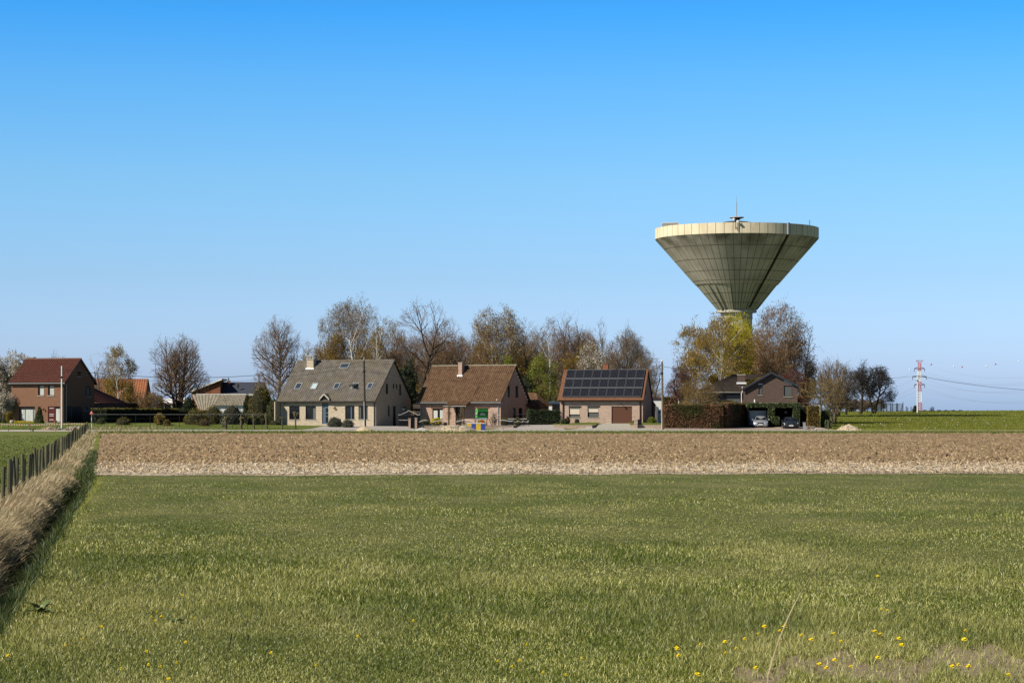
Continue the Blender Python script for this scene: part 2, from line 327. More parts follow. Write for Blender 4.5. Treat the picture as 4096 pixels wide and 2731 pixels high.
def sheet(name, xl, xr, y0, y1, m, off=.02, dx=1.0, dy=1.0, zf=gz, kind='structure'):
    yy = np.linspace(y0, y1, max(2, int((y1-y0)/dy)+1))
    L = np.array([xl(v) if callable(xl) else xl for v in yy]); Rr = np.array([xr(v) if callable(xr) else xr for v in yy])
    n = max(2, int(np.max(Rr-L)/dx)+1); s = np.linspace(0, 1, n)
    X = L[:, None]+(Rr-L)[:, None]*s[None]; Y = np.repeat(yy[:, None], n, 1)
    return struct(grid(name, X, Y, zf(X, Y)+off, m), kind)
sheet('meadow', lambda y: xedge(y)+.05, lambda y: .26*y+6, 6, 81.5, M['grass_base'], .02, .5, 1)
sheet('pasture', lambda y: -.3*y-25, lambda y: xfence(y)+.1, 20, 255, M['pasture'], .02, 1, 1)
sheet('field_verge', lambda y: xedge(y)+.1, 90, 224.5, 256, M['pasture'], .03, 1.5, 2)
sheet('road', -110, 38.5, 256, 263.5, M['road'], .035, 1.5, 1.5)
sheet('track', 38.5, 140, 258.5, 261, M['sand'], .035, 1.5, 1.2)
def yb_edge(x): return 76.3+(np.asarray(x)+15)/33*3.3+.35*np.sin(np.asarray(x)*.45)+.2*np.sin(np.asarray(x)*1.7)
# ploughed field: rough displaced soil
rows = np.geomspace(76.6, 226, 430); ncol = 820; s = np.linspace(0, 1, ncol)
XL = xedge(rows)+.15; XR = .25*rows+9
X = XL[:, None]+(XR-XL)[:, None]*s[None]; Y = np.repeat(rows[:, None], ncol, 1)
Y = Y+(yb_edge(X)-76.6)*np.clip((100-Y)/24, 0, 1)
Y = Y+rng.uniform(-.12, .12, Y.shape)*(1+rows[:, None]/150); X = X+rng.uniform(-.02, .02, X.shape)
nz = rng.normal(0, 1, X.shape); nz = nz+.8*np.roll(nz, 1, 1)+.5*np.roll(nz, 1, 0)
lum = np.kron(rng.normal(0, 1, (X.shape[0]//5+1, X.shape[1]//9+1)), np.ones((5, 9)))[:X.shape[0], :X.shape[1]]
amp = np.clip((rows-77)/20, .12, 1)[:, None]
Z = gz(X, Y)+np.clip((rows-76)/60, .022, .06)[:, None]+(np.abs(nz)*.042+lum*.018)*amp
def soilmat():
    m = mat('ploughed soil', [(0.1535, 0.0987, 0.0509), (0.2798, 0.1882, 0.1034), (0.4063, 0.2959, 0.1753)], 1.1, .95, detail=12, stretch=(1, .45, 1), bump=.06, bscale=3.5, big=(.16, (.20, .14, .065), .5))
    t = m.node_tree; n = t.nodes; l = t.links; b = n['Principled BSDF']; src = b.inputs['Base Color'].links[0].from_socket
    tc = n.new('ShaderNodeTexCoord'); sp = n.new('ShaderNodeSeparateXYZ'); l.new(tc.outputs['Object'], sp.inputs[0])
    nz = n.new('ShaderNodeTexNoise'); nz.inputs['Scale'].default_value = .9; nz.inputs['Detail'].default_value = 8; mp = n.new('ShaderNodeMapping'); mp.inputs['Scale'].default_value = (.35, 1, 1)
    l.new(tc.outputs['Object'], mp.inputs[0]); l.new(mp.outputs[0], nz.inputs[0])
    ad = n.new('ShaderNodeMath'); ad.operation = 'MULTIPLY_ADD'; ad.inputs[1].default_value = 10; l.new(nz.outputs[0], ad.inputs[0]); l.new(sp.outputs[1], ad.inputs[2])
    r = n.new('ShaderNodeValToRGB'); e = r.color_ramp.elements; mr = n.new('ShaderNodeMapRange'); mr.inputs[1].default_value = 70; mr.inputs[2].default_value = 110; l.new(ad.outputs[0], mr.inputs[0]); l.new(mr.outputs[0], r.inputs[0])
    st = [(.0, .3), (.27, .45), (.32, .95), (.40, .9), (.44, .3), (.50, .3), (.54, .75), (.58, .6), (.64, 0)]
    while len(e) < len(st): e.new(.5)
    for q, (p, v) in zip(e, st): q.position = p; q.color = (v, v, v, 1)
    mc = n.new('ShaderNodeMixRGB'); l.new(r.outputs[0], mc.inputs[0]); l.new(src, mc.inputs[1]); mc.inputs[2].default_value = (.38, .31, .23, 1); l.new(mc.outputs[0], b.inputs['Base Color'])
    return m
struct(grid('ploughed_field', X, Y, Z, soilmat()))

def ribbons(name, B, h, w, az, lean, bend, m, nseg=2, kind='stuff', parent=None):
    """grass-like tapering ribbons rooted at B (n,3); lean, bend in radians towards azimuth az"""
    n = len(B); V = []; faz = rng.uniform(0, 2*math.pi, n); side = np.stack([np.cos(faz), np.sin(faz), np.zeros(n)], 1)*(w/2)[:, None]
    P = B.copy(); ang = lean.copy(); d = np.stack([np.cos(az), np.sin(az)], 1)
    for k in range(nseg+1):
        if k < nseg: V += [P-side*(1-.35*k/nseg), P+side*(1-.35*k/nseg)]
        else: V += [P]
        st = h/nseg
        P = P+np.concatenate([d*(np.sin(ang)*st)[:, None], (np.cos(ang)*st)[:, None]], 1); ang = ang+bend/nseg
    kk = 2*nseg+1; A = np.stack(V, 1).reshape(-1, 3); o = np.arange(n)*kk
    Fs = []
    if nseg > 1: Fs.append(np.concatenate([np.stack([o+2*k, o+2*k+1, o+2*k+3, o+2*k+2], 1) for k in range(nseg-1)]))
    Fs.append(np.stack([o+2*nseg-2, o+2*nseg-1, o+2*nseg], 1))
    ob = npmesh(name, A, Fs, m, parent=parent)
    if kind: ob['kind'] = kind
    return ob
def screen_ground(n, y0, y1, x0=-300, x1=4500):
    py = rng.uniform(y0, y1, n); px = rng.uniform(x0, x1, n); D = F*EYE/(py-HY); x = (px-CX)*D/F
    return x, D
def val(x, y, s, seed=0):
    r = np.random.default_rng(seed); v = 0
    for k in range(5):
        a, b, c, d = r.uniform(-1, 1, 4)*s*(1.4**k); v = v+np.sin(a*x+b*y+c*7)*np.cos(c*x+d*y+a*5)/1.2**k
    return v
# meadow grass
x, y = screen_ground(680000, 1886, 2900); k = x > xedge(y)+.05
# bare earth strip at lower right
def bare(x, y):
    px = CX+F*x/y; py = HY+F*EYE/y
    e = 2672-(px-2900)*.055+26*np.sin(px*.011)+18*np.sin(px*.031+1)
    b = 75+(px-2900)*.04+20*np.sin(px*.023)
    return (px > 2930) & (py > e) & (py < e+b)
k &= ~(bare(x, y) & (rng.uniform(0, 1, len(x)) < .86)) & (y < yb_edge(x)+rng.normal(0, .25, len(x))); x = x[k]; y = y[k]
hgt = (.036+.034*rng.random(len(x))**2)*(1+.45*np.clip(val(x, y, .5, 3), -.8, 1))*np.clip(1.25-y/110, .6, 1.2)
px_ = CX+F*x/y; py_ = HY+F*EYE/y
clump = np.exp(-(((px_-3330)/420)**2+((py_-2480)/45)**2)); hgt = hgt*(1+1.1*clump)
B = np.stack([x, y, gz(x, y)+.02], 1)
tag(ribbons('meadow_grass', B, hgt, .0036+.0001*y, rng.uniform(0, 6.28, len(x)), rng.uniform(.05, .85, len(x)), rng.uniform(.2, 1.3, len(x)), M['grass'], 2), 'green meadow grass of the near field with pale dry tips', 'grass')
x, y = screen_ground(16000, 2560, 2800, 2800, 4200); k = bare(x, y)
sheet('bare_soil', lambda y: y*(2880-CX)/F, lambda y: y*.26+2, 16.3, 21.5, M['soil'], .026, .1, .1)
# darker fresh clump
# pasture tufts and verge tufts
x, y = screen_ground(42000, 1742, 2080, -150, 380); k = (x < xfence(y)) & (y < 254); x = x[k]; y = y[k]
tag(ribbons('pasture_grass', np.stack([x, y, gz(x, y)+.02], 1), rng.uniform(.03, .1, len(x)), .02+.0002*y, rng.uniform(0, 6.28, len(x)), rng.uniform(.1, .8, len(x)), rng.uniform(.1, .9, len(x)), M['verge'], 1), 'short green pasture grass left of the post fence', 'grass')
y = rng.uniform(224, 254, 45000); x = rng.uniform(-44, 66, len(y)); k = (x > xedge(y)) & ~((y > 246) & (x > -8) & (x < -3)); x = x[k]; y = y[k]
tag(ribbons('verge_grass', np.stack([x, y, gz(x, y)+.03], 1), rng.uniform(.1, .3, len(x)), np.full(len(x), .06), rng.uniform(0, 6.28, len(x)), rng.uniform(0, .6, len(x)), rng.uniform(.1, .9, len(x)), M['verge'], 1), 'green grass verge between the ploughed field and the road', 'grass')
# dry tussocks on the ditch bank
u = rng.uniform(0, 1, 90000); y = 1/(1/21-u*(1/21-1/245)); tus = np.round(y/(.55+.02*y)+rng.normal(0, .28, len(y)))*(.55+.02*y)
y = np.clip(tus+rng.normal(0, .16, len(y)), 20, 246); t = rng.beta(2, 1.6, len(y)); x = xfence(y)-.5+(xedge(y)-xfence(y)+.12+.22*np.sin(y*.8+2*np.sin(y*.37)))*t
x = x-rng.random(len(y))*.25*np.clip((48-y)/20, 0, 1); hgt = (1+.35*np.clip((50-y)/20, 0, 1))*rng.uniform(.12, .4, len(y))*(1+.35*np.sin(y*.9+3*np.sin(y*.23)))*np.clip(1.1-.0015*y, .7, 1)
tag(ribbons('dry_grass', np.stack([x, y, gz(x, y)], 1), hgt, .006+.00018*y, rng.normal(-.35, .75, len(y)), rng.uniform(.1, .8, len(y)), rng.uniform(.5, 1.9, len(y)), M['dry'], 3), 'pale dry tussock grass along the ditch beside the post fence', 'grass')
# green grass low in the ditch edge
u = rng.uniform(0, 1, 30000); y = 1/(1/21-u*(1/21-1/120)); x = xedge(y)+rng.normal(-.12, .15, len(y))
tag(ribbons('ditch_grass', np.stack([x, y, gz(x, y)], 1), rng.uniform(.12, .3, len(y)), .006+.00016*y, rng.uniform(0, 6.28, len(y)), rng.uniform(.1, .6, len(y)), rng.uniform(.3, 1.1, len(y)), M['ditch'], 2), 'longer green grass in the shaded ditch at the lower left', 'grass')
# dry weeds at the far end of the fence, before the hedge
y = rng.uniform(240, 270, 4500); x = rng.uniform(-50, -33, len(y)); k = (x > xfence(y)-1) & ((y < 255) | (y > 264.5)) & (x < -37.5-(y-240)*.1+rng.normal(0, 1.5, len(x))); x = x[k]; y = y[k]
tag(ribbons('dry_weeds', np.stack([x, y, gz(x, y)], 1), rng.uniform(.15, .6, len(y)), np.full(len(y), .03), rng.uniform(0, 6.28, len(y)), rng.uniform(0, .4, len(y)), rng.uniform(.1, .8, len(y)), M['dry'], 2), 'tall dry weeds at the far end of the post fence by the road', 'weeds')
# straw and clods on the field
def chips(name, x, y, z, L, W, m, kind='stuff', tilt=.5, label=None, cat=None):
    n = len(x); a = rng.uniform(0, math.pi, n); tz = rng.normal(0, tilt, n)
    d = np.stack([np.cos(a)*np.cos(tz), np.sin(a)*np.cos(tz), np.abs(np.sin(tz))], 1)*(L/2)[:, None]
    sd = np.stack([-np.sin(a), np.cos(a), rng.normal(0, .6, n)], 1); sd = sd/np.linalg.norm(sd, axis=1)[:, None]*(W/2)[:, None]
    C = np.stack([x, y, z], 1)+np.stack([np.zeros(n), np.zeros(n), np.abs(d[:, 2])], 1)
    V = np.stack([C-d-sd, C+d-sd, C+d+sd, C-d+sd], 1).reshape(-1, 3); return tag(npmesh(name, V, np.arange(4*n).reshape(n, 4), m), label, cat, kind=kind)
x1, y1 = screen_ground(42000, 1738, 1900); n2 = 170000; px_b = rng.uniform(-100, 4200, n2)
py = np.where(rng.random(n2) < .5, rng.normal(1884, 6, n2), rng.normal(1863, 5, n2)); py = np.clip(py+(8-px_b*.003), 1850, 1906)
px = px_b; yb = F*EYE/(py-HY); xb = (px-CX)*yb/F; kb = rng.random(n2) < np.clip((px-250)/700, 0, 1)*(.4+.5*np.sin(px*.004)*np.sin(py*.2+px*.002)+.2); xb = xb[kb]; yb = yb[kb]
x, y = xb, yb; k = (x > xedge(y)+.2) & (y < 225) & (y > yb_edge(x)-.15); x = x[k]; y = y[k]
chips('pale_straw', x, y, gz(x, y)+.07+rng.uniform(0, .03, len(x)), rng.uniform(.05, .18, len(x)), rng.uniform(.018, .04, len(x)), mat('bleached straw', [(.40, .31, .21), (.58, .48, .36), (.68, .60, .48)], .8, .8, island=.8), tilt=.15, label='bleached straw lying in two strips along the near edge of the ploughed field', cat='straw')
x, y = x1, y1; k = (x > xedge(y)+.2) & (y < 225) & (y > 76.6); x = x[k]; y = y[k]
chips('straw', x, y, gz(x, y)+.08+rng.uniform(0, .05, len(x)), rng.uniform(.05, .15, len(x)), rng.uniform(.012, .03, len(x))*(1+y/170), M['stubble'], label='pale maize straw and stubble scattered over the ploughed field', cat='straw')
x, y = screen_ground(9000, 1870, 1900, 100, 4200); k = (x > xedge(y)+.2) & (y > 76.6); x = x[k]; y = y[k]
tag(ribbons('maize_stubble', np.stack([x, y, gz(x, y)], 1), rng.uniform(.08, .22, len(y)), np.full(len(y), .02), rng.uniform(0, 6.28, len(y)), rng.uniform(0, .4, len(y)), rng.uniform(.1, .4, len(y)), M['twig_pale'], 1), 'standing maize stubble at the near edge of the ploughed field', 'stubble')
def lumps(name, C, S, m, kind=None, label=None, cat=None, parent=None, flat=.7):
    """irregular stones or clods"""
    n = len(C); oc = np.array([(1, 0, 0), (0, 1, 0), (-1, 0, 0), (0, -1, 0), (0, 0, 1), (0, 0, -1)], float)
    fc = np.array([(0, 1, 4), (1, 2, 4), (2, 3, 4), (3, 0, 4), (1, 0, 5), (2, 1, 5), (3, 2, 5), (0, 3, 5)])
    A = rng.uniform(0, 6.28, n); c, s = np.cos(A), np.sin(A)
    V = oc[None]*rng.uniform(.55, 1.25, (n, 6, 1))+rng.normal(0, .15, (n, 6, 3)); V = V*S[:, None, None]; V[:, :, 2] *= flat
    V = np.stack([V[:, :, 0]*c[:, None]-V[:, :, 1]*s[:, None], V[:, :, 0]*s[:, None]+V[:, :, 1]*c[:, None], V[:, :, 2]], -1)+C[:, None]
    return tag(npmesh(name, V.reshape(-1, 3), (fc[None]+6*np.arange(n)[:, None, None]).reshape(-1, 3), m, parent=parent), label, cat, kind=kind)
x, y = screen_ground(38000, 1738, 1888); k = (x > xedge(y)+.2) & (y < 225) & (y > 78) & ((y > 90) | (rng.random(len(x)) < .2)); x = x[k]; y = y[k]
lumps('clods', np.stack([x, y, gz(x, y)+.07], 1), rng.uniform(.025, .085, len(x)), M['clod'], 'stuff', 'dry brown earth clods of the ploughed field', 'clods')

# ---------------------------------------------------------------- foreground details
DF = rng
def dandelion_mesh():
    b = MB(); b.tube((0, 0, 0), (.012, .004, .1), .0022, .0018, 5)
    b.cur = 1
    for k in range(14):
        a = k*2*math.pi/14; c, s = math.cos(a), math.sin(a); b.face([(.012, .004, .1), (.012+.012*c-.007*s, .004+.012*s+.007*c, .108), (.012+.023*c, .004+.023*s, .106), (.012+.012*c+.007*s, .004+.012*s-.007*c, .108)])
    for k in range(8):
        a = k*2*math.pi/8; c, s = math.cos(a), math.sin(a); b.face([(.012, .004, .1), (.012+.008*c-.004*s, .004+.008*s+.004*c, .118), (.012+.014*c, .004+.014*s, .119), (.012+.008*c+.004*s, .004+.008*s-.004*c, .118)])
    return b
d0 = dandelion_mesh().build('dandelion', [M['grass'], M['dandelion']])
dl = [(2700, 2593), (2712, 2599), (2808, 2580), (2904, 2567), (3050, 2506), (3124, 2511), (3138, 2506), (3112, 2526), (3209, 2548), (3240, 2564), (3322, 2541), (3352, 2571), (3263, 2663), (3337, 2646), (3388, 2674), (3487, 2533), (3504, 2544), (3593, 2561), (3595, 2582), (3512, 2638), (3527, 2449), (3544, 2454), (3851, 2530), (3852, 2563), (3797, 2671), (3832, 2673), (3877, 2678), (4012, 2710), (3507, 2308), (2768, 2702), (3023, 2679), (2905, 2617), (2950, 2600), (2978, 2558), (3305, 2683), (3020, 2540), (2720, 2627), (2040, 2682), (1995, 2655), (2070, 2660),
      (38, 2627), (255, 2587), (320, 2563), (394, 2512), (612, 2473), (628, 2454), (605, 2490), (650, 2472), (686, 2435), (723, 2382), (767, 2478), (742, 2580), (579, 2611), (596, 2663), (692, 2662), (628, 2671), (497, 2682), (663, 2724), (1082, 2623), (1265, 2681), (2170, 2704), (2250, 2713), (1650, 2490), (2105, 2590), (2330, 2640), (1430, 2560)]
for i, (px, py) in enumerate(dl):
    D = F*(EYE-.1)/(py-HY); x = (px-CX)*D/F
    o = d0 if i == 0 else d0.copy()
    if i: COL.objects.link(o)
    s = rnd.uniform(.75, 1.35) if px > 2600 else rnd.uniform(.55, .9)
    o.location = (x, D, float(gz(x, D))+.02); o.rotation_euler = (rnd.uniform(.1, .45), rnd.uniform(-.2, .2), rnd.uniform(-.5, .5)); o.scale = (s, s, 1)
    lab = 'yellow dandelion flower in the near grass at the right' if px > 2500 else ('yellow dandelion flower in the near grass at the lower left' if px < 1000 else 'lone yellow dandelion flower in the near grass of the middle')
    tag(o, lab, 'dandelion', 'dandelions at the right' if px > 2500 else ('dandelions at the lower left' if px < 1000 else 'dandelions in the middle'))
def leafplant(name, px, py, s, n, label, ml='dock'):
    D = F*EYE/(py-HY); x = (px-CX)*D/F; b = MB()
    for i in range(n):
        a = rnd.uniform(0, 6.28); L = s*rnd.uniform(.6, 1.1); el = rnd.uniform(.5, 1.25); w = L*.17
        p = np.zeros(3); pr = []; d = np.array([math.cos(a), math.sin(a)]); q = np.array([-math.sin(a), math.cos(a), 0])
        for k in range(6):
            ww = w*math.sin(math.pi*min(1, (k+.4)/5.6)); pr.append((p-q*ww+np.array([0, 0, .25*ww]), p.copy(), p+q*ww+np.array([0, 0, .25*ww])))
            p = p+np.array([d[0]*math.cos(el), d[1]*math.cos(el), math.sin(el)])*L/5; el -= .28
        for u, v in zip(pr[:-1], pr[1:]):
            b.face([u[0], u[1], v[1], v[0]]); b.face([u[1], u[2], v[2], v[1]])
    tag(b.build(name, M[ml], loc=(x, D, float(gz(x, D))+.01)), label, 'weed')
leafplant('dock_plant', 160, 2460, .24, 14, 'large pale green dock plant with upright leaves at the lower left')
leafplant('dock_plant', 170, 2310, .17, 9, 'small dock plant beside the ditch, above the larger one')
leafplant('dock_plant', 690, 2500, .15, 9, 'pale low dock plant among the dandelions at the lower left')
leafplant('dock_plant', 470, 2310, .11, 10, 'flat dark weed patch in the grass right of the ditch')
for px, py, h, lab in ((917, 2620, .13, 'dark withered seed stalk in the lower grass, left of the pair'), (985, 2610, .1, 'dark withered seed stalk in the lower grass, right of the pair')):
    D = F*EYE/(py-HY); x = (px-CX)*D/F; b = MB(); b.tube((0, 0, 0), (.012, 0, h), .003, .004, 5); b.tube((.012, 0, h), (.02, 0, h+.05), .009, .005, 6)
    tag(b.build('seed_stalk', M['bark_dark'], loc=(x, D, float(gz(x, D)))), lab, 'stalk', 'withered stalks')
a = pt(3060, 2745, 15.5); b_ = pt(3312, 2200, 15.5); b = MB(); pts = []
for i in range(13):
    t = i/12; pts.append(a+(b_-a)*t+np.array((-.05*math.sin(math.pi*t), 0, .02*math.sin(math.pi*t))))
pts[0][2] = 0
for i in range(12): b.tube(pts[i]-pts[0], pts[i+1]-pts[0], .006-.0003*i, .006-.0003*(i+1), 5, False)
for i in range(26):
    p = pts[12]-pts[0]-(pts[12]-pts[9])*(i/26); b.tube(p, p+np.array((rnd.uniform(-.012, .012), rnd.uniform(-.01, .01), .02)), .002, .001, 4)
tag(b.build('grass_stalk', M['dry'], loc=pts[0]), 'long thin dry grass stalk leaning right in the right foreground', 'stalk')
# ---------------------------------------------------------------- post fence
fr = empty('post_fence', (float(xfence(46.3)), 46.3, 0), 0, 'long fence of weathered round wooden posts running from the left edge to the road', 'fence')
def post_mesh(h, r, tx, ty):
    b = MB(); k = 9; ps = []
    for i in range(4):
        t = i/3; ps.append(np.array((tx*t*h, ty*t*h, -.2+(h+.2)*t)))
    for i in range(3): b.tube(ps[i], ps[i+1], r*(1-.03*i)*rnd.uniform(.97, 1.03), r*(1-.03*(i+1)), k, i == 2)
    return b
pv = []
for i in range(7):
    o = post_mesh(rnd.uniform(.92, 1.12), rnd.uniform(.04, .052), rnd.uniform(-.05, .05), rnd.uniform(-.06, .06)).build('post', M['wood_grey'], fr); pv.append(o)
y = 46.3; i = 0; tops = []
while y < 250:
    x = float(xfence(y))+rnd.uniform(-.06, .06); o = pv[i] if i < 7 else pv[rnd.randrange(7)].copy()
    if i >= 7: COL.objects.link(o); o.parent = fr
    o.location = (x-fr.location[0], y-46.3, float(gz(x, y))-.07); o.rotation_euler = (0, 0, rnd.uniform(-.6, .6)); tops.append((x-fr.location[0], y-46.3, float(gz(x, y))))
    y += rnd.uniform(1.85, 2.35); i += 1
for hh in (.42, .72):
    b = MB(); b.path([(p[0]+.055, p[1], p[2]+hh) for p in tops], .0035, 4); b.build('wire', M['dark_metal'], fr)
for px, py, h, tl, lab in ((34, 1727, 24, 0, 'thin upright stake at the far edge of the pasture, leftmost'), (124, 1726, 27, -.25, 'thin leaning stake at the pasture edge beside the short stump'), (131, 1727, 15, .05, 'short dark stump beside a leaning stake at the pasture edge'), (222, 1727, 24, .25, 'stake leaning right in front of the heap of earth'), (275, 1729, 38, 0, 'tall thin stake in front of the dark rubble'), (352, 1726, 38, -.08, 'rough grey post at the far end of the fence, by the triangular sign'), (359, 1728, 26, .1, 'low split post at the far end of the fence')):
    D = 258 if px != 131 else 257; p = G(px, D); r = .05 if h > 15 else .13
    if 'rough' in lab or 'split' in lab: r = .09
    b = MB(); hh = h*D/F; b.tube((0, 0, -.1), (tl*hh*.5, 0, hh*.55), r, r*.95, 7, False); b.tube((tl*hh*.5, 0, hh*.55), (tl*hh, 0, hh), r*.95, r*.9, 7)
    tag(b.build('stake', M['wood_grey'], loc=p), lab, 'post', 'stakes along the far pasture edge')

# ---------------------------------------------------------------- house kit
class House:
    """local x along the front (left to right), y into depth, z up; anchored at its front right corner"""
    def __init__(s, name, pxr, D, th, pxl, pybase, label, cat='house', z0=None, pxbase=None):
        s.c, s.s = math.cos(R(th)), math.sin(R(th)); k = (pxr-CX)/F; kl = (pxl-CX)/F; xr = k*D
        s.W = (xr-kl*D)/(s.c+kl*s.s); s.ox = xr-s.W*s.c; s.oy = D+s.W*s.s
        s.z0 = EYE-(pybase-HY)*D/F if z0 is None else z0
        s.root = empty(name, (s.ox, s.oy, s.z0), -R(th), label, cat)
    def x(s, px, y=0):           # local x of a front-plane point seen at px (front plane pushed back by y)
        k = (px-CX)/F; return (k*(s.oy+y*s.c)-s.ox-y*s.s)/(s.c+k*s.s)
    def y(s, px, x=None):        # local y of a point in the side plane x
        x = s.W if x is None else x; k = (px-CX)/F; return (k*(s.oy-x*s.s)-s.ox-x*s.c)/(s.s-k*s.c)
    def dep(s, x, y=0): return s.oy-x*s.s+y*s.c
    def z(s, py, x, y=0): return EYE-(py-HY)*s.dep(x, y)/F-s.z0
def wall(b, prof, holes, T, rev=.14, zb=-1.2):
    """prof: [(u,z)...] top line; holes (u0,u1,z0,z1); T(u,z,d)->xyz, d = depth into the wall"""
    us = sorted({p[0] for p in prof} | {h[0] for h in holes} | {h[1] for h in holes})
    def top(u, e=0): return float(np.interp(u, [p[0] for p in prof], [p[1] for p in prof]))
    for a, c in zip(us[:-1], us[1:]):
        if c-a < 1e-4: continue
        hs = sorted([h for h in holes if h[0] <= a+1e-4 and h[1] >= c-1e-4], key=lambda h: h[2]); z = zb
        for h in hs:
            b.face([T(a, z, 0), T(c, z, 0), T(c, h[2], 0), T(a, h[2], 0)]); z = h[3]
        b.face([T(a, z, 0), T(c, z, 0), T(c, top(c), 0), T(a, top(a), 0)])
    for u0, u1, z0, z1 in holes:
        for p, q in (((u0, z0), (u0, z1)), ((u1, z1), (u1, z0)), ((u0, z1), (u1, z1)), ((u1, z0), (u0, z0))):
            b.face([T(*p, 0), T(*q, 0), T(*q, rev), T(*p, rev)])
def front(H, y=0): return lambda u, z, d: (u, y+d, z)
def right(H, x=None): 
    xx = H.W if x is None else x
    return lambda u, z, d: (xx-d, u, z)
def window(par, T, h, rev=.12, frame='black', pane='glass', sill=True, mull=(), bars=(), curtain=None, fw=.055, name='window', label=None):
    u0, u1, z0, z1 = h; b = MB()
    def bx(b, a, c, e, f, d0, d1):
        P = [T(a, e, d1), T(c, e, d1), T(c, e, d0), T(a, e, d0), T(a, f, d1), T(c, f, d1), T(c, f, d0), T(a, f, d0)]; b.hexa(P)
    bx(b, u0, u0+fw, z0, z1, rev-.05, rev); bx(b, u1-fw, u1, z0, z1, rev-.05, rev); bx(b, u0+fw, u1-fw, z0, z0+fw, rev-.05, rev); bx(b, u0+fw, u1-fw, z1-fw, z1, rev-.05, rev)
    for m_ in mull: bx(b, m_-fw/2, m_+fw/2, z0+fw, z1-fw, rev-.05, rev)
    for m_ in bars: bx(b, u0+fw, u1-fw, m_-fw/2, m_+fw/2, rev-.048, rev-.002)
    w = b.build(name, M[frame], par); 
    if label: w['label'] = label
    p = MB(); p.face([T(u0+fw*.5, z0+fw*.5, rev-.015), T(u1-fw*.5, z0+fw*.5, rev-.015), T(u1-fw*.5, z1-fw*.5, rev-.015), T(u0+fw*.5, z1-fw*.5, rev-.015)]); p.build('pane', M[pane], w)
    if curtain:
        for (a, c, e, f, mt) in curtain:
            q = MB(); n = max(2, int((c-a)/.035)) if mt == 'curtain' else 1
            for i in range(n):
                ua, ub = a+(c-a)*i/n, a+(c-a)*(i+1)/n; da, db = (.012*(i % 2), .012*((i+1) % 2)) if mt == 'curtain' else (0, 0)
                q.face([T(ua, e, rev-.04-da), T(ub, e, rev-.04-db), T(ub, f, rev-.04-db), T(ua, f, rev-.04-da)])
            q.build('curtain' if mt == 'curtain' else 'blind', M[mt], w)
    if sill:
        q = MB(); bx(q, u0-.06, u1+.06, z0-.09, z0-.003, -.07, rev-.06); q.build('sill', M['concrete'], w)
    return w
def slope(b, A, Bp, C, D_, col=.24, rows=.36, amp=.028, thick=.0):
    """tiled roof plane; A,Bp eave left/right, D_,C ridge left/right"""
    A, Bp, C, D_ = [np.array(v, float) for v in (A, Bp, C, D_)]
    W = np.linalg.norm(Bp-A); L = np.linalg.norm(D_-A); nc = max(2, int(W/col)); nr = max(1, int(L/rows)); n = np.cross(Bp-A, D_-A); n /= np.linalg.norm(n)
    if n[2] < 0: n = -n
    sub = 4; K = nc*sub+1; n0 = len(b.v)
    prof = [amp*(.5-.5*math.cos(2*math.pi*(i % sub)/sub)) for i in range(K)]
    for r in range(nr):
        for tt, lift in ((r/nr, .022), ((r+1)/nr, 0)):
            l0 = A+(D_-A)*tt; r0 = Bp+(C-Bp)*tt
            for i in range(K):
                p = l0+(r0-l0)*i/(K-1)+n*(prof[i]+lift); b.v.append(tuple(p))
    for r in range(nr):
        q = n0+r*2*K
        for i in range(K-1):
            b.f.append((q+i, q+i+1, q+K+i+1, q+K+i)); b.m.append(b.cur)
            if r < nr-1: b.f.append((q+K+i, q+K+i+1, q+2*K+i+1, q+2*K+i)); b.m.append(b.cur)
    return n
def gable_roof(H, x0, x1, yf, zf, yr, zr, yb, zb, mt, parent=None, over=.0, col=.24, under='wood_dark', ridge=True, amp=.028, verge=None, ridgem=None):
    """ridge along x. (yf,zf) front eave, (yr,zr) ridge, (yb,zb) back eave (outer surface)"""
    b = MB(); slope(b, (x0, yf, zf), (x1, yf, zf), (x1, yr, zr), (x0, yr, zr), col, amp=amp); slope(b, (x1, yb, zb), (x0, yb, zb), (x0, yr, zr), (x1, yr, zr), col, amp=amp)
    b.cur = 1
    t = .16
    for (ya, za) in ((yf, zf), (yb, zb)):
        b.hexa([(x0, ya, za-t), (x1, ya, za-t), (x1, yr, zr-t-.003), (x0, yr, zr-t-.003), (x0, ya, za-.01), (x1, ya, za-.01), (x1, yr, zr-.013), (x0, yr, zr-.013)])
    o = b.build('roof', [M[mt], M[under]], parent or H.root)
    if ridge:
        q = MB(); n = max(3, int((x1-x0)/.38))
        for i in range(n):
            a, c = x0+(x1-x0)*i/n, x0+(x1-x0)*(i+1)/n; q.tube((a, yr, zr-.02), (c+.03, yr, zr-.03), .12, .105, 8)
        q.build('ridge', M[ridgem or mt], o)
    if verge:
        q = MB()
        for xx in (x0, x1):
            for (ya, za) in ((yf, zf), (yb, zb)):
                q.hexa([(xx-.03, ya, za-.2), (xx+.03, ya, za-.2), (xx+.03, yr, zr-.2), (xx-.03, yr, zr-.2), (xx-.03, ya, za+.05), (xx+.03, ya, za+.05), (xx+.03, yr, zr+.05), (xx-.03, yr, zr+.05)])
        q.build('verge', M[verge], o)
    return o
def gutter(H, x0, x1, y, z, mt='zinc', parent=None):
    b = MB()
    pr = [(-.07, .06), (-.07, 0), (-.04, -.04), (.04, -.04), (.07, 0), (.07, .06)]
    for (a, c), (d, e) in zip(pr[:-1], pr[1:]): b.face([(x0, y+a, z+c), (x1, y+a, z+c), (x1, y+d, z+e), (x0, y+d, z+e)])
    return b.build('gutter', M[mt], parent or H.root)
def pipe(H, x, y, z1, z0, mt='zinc', r=.05): return MB().tube((x, y, z0), (x, y, z1), r, r, 8).build('downpipe', M[mt], H.root)
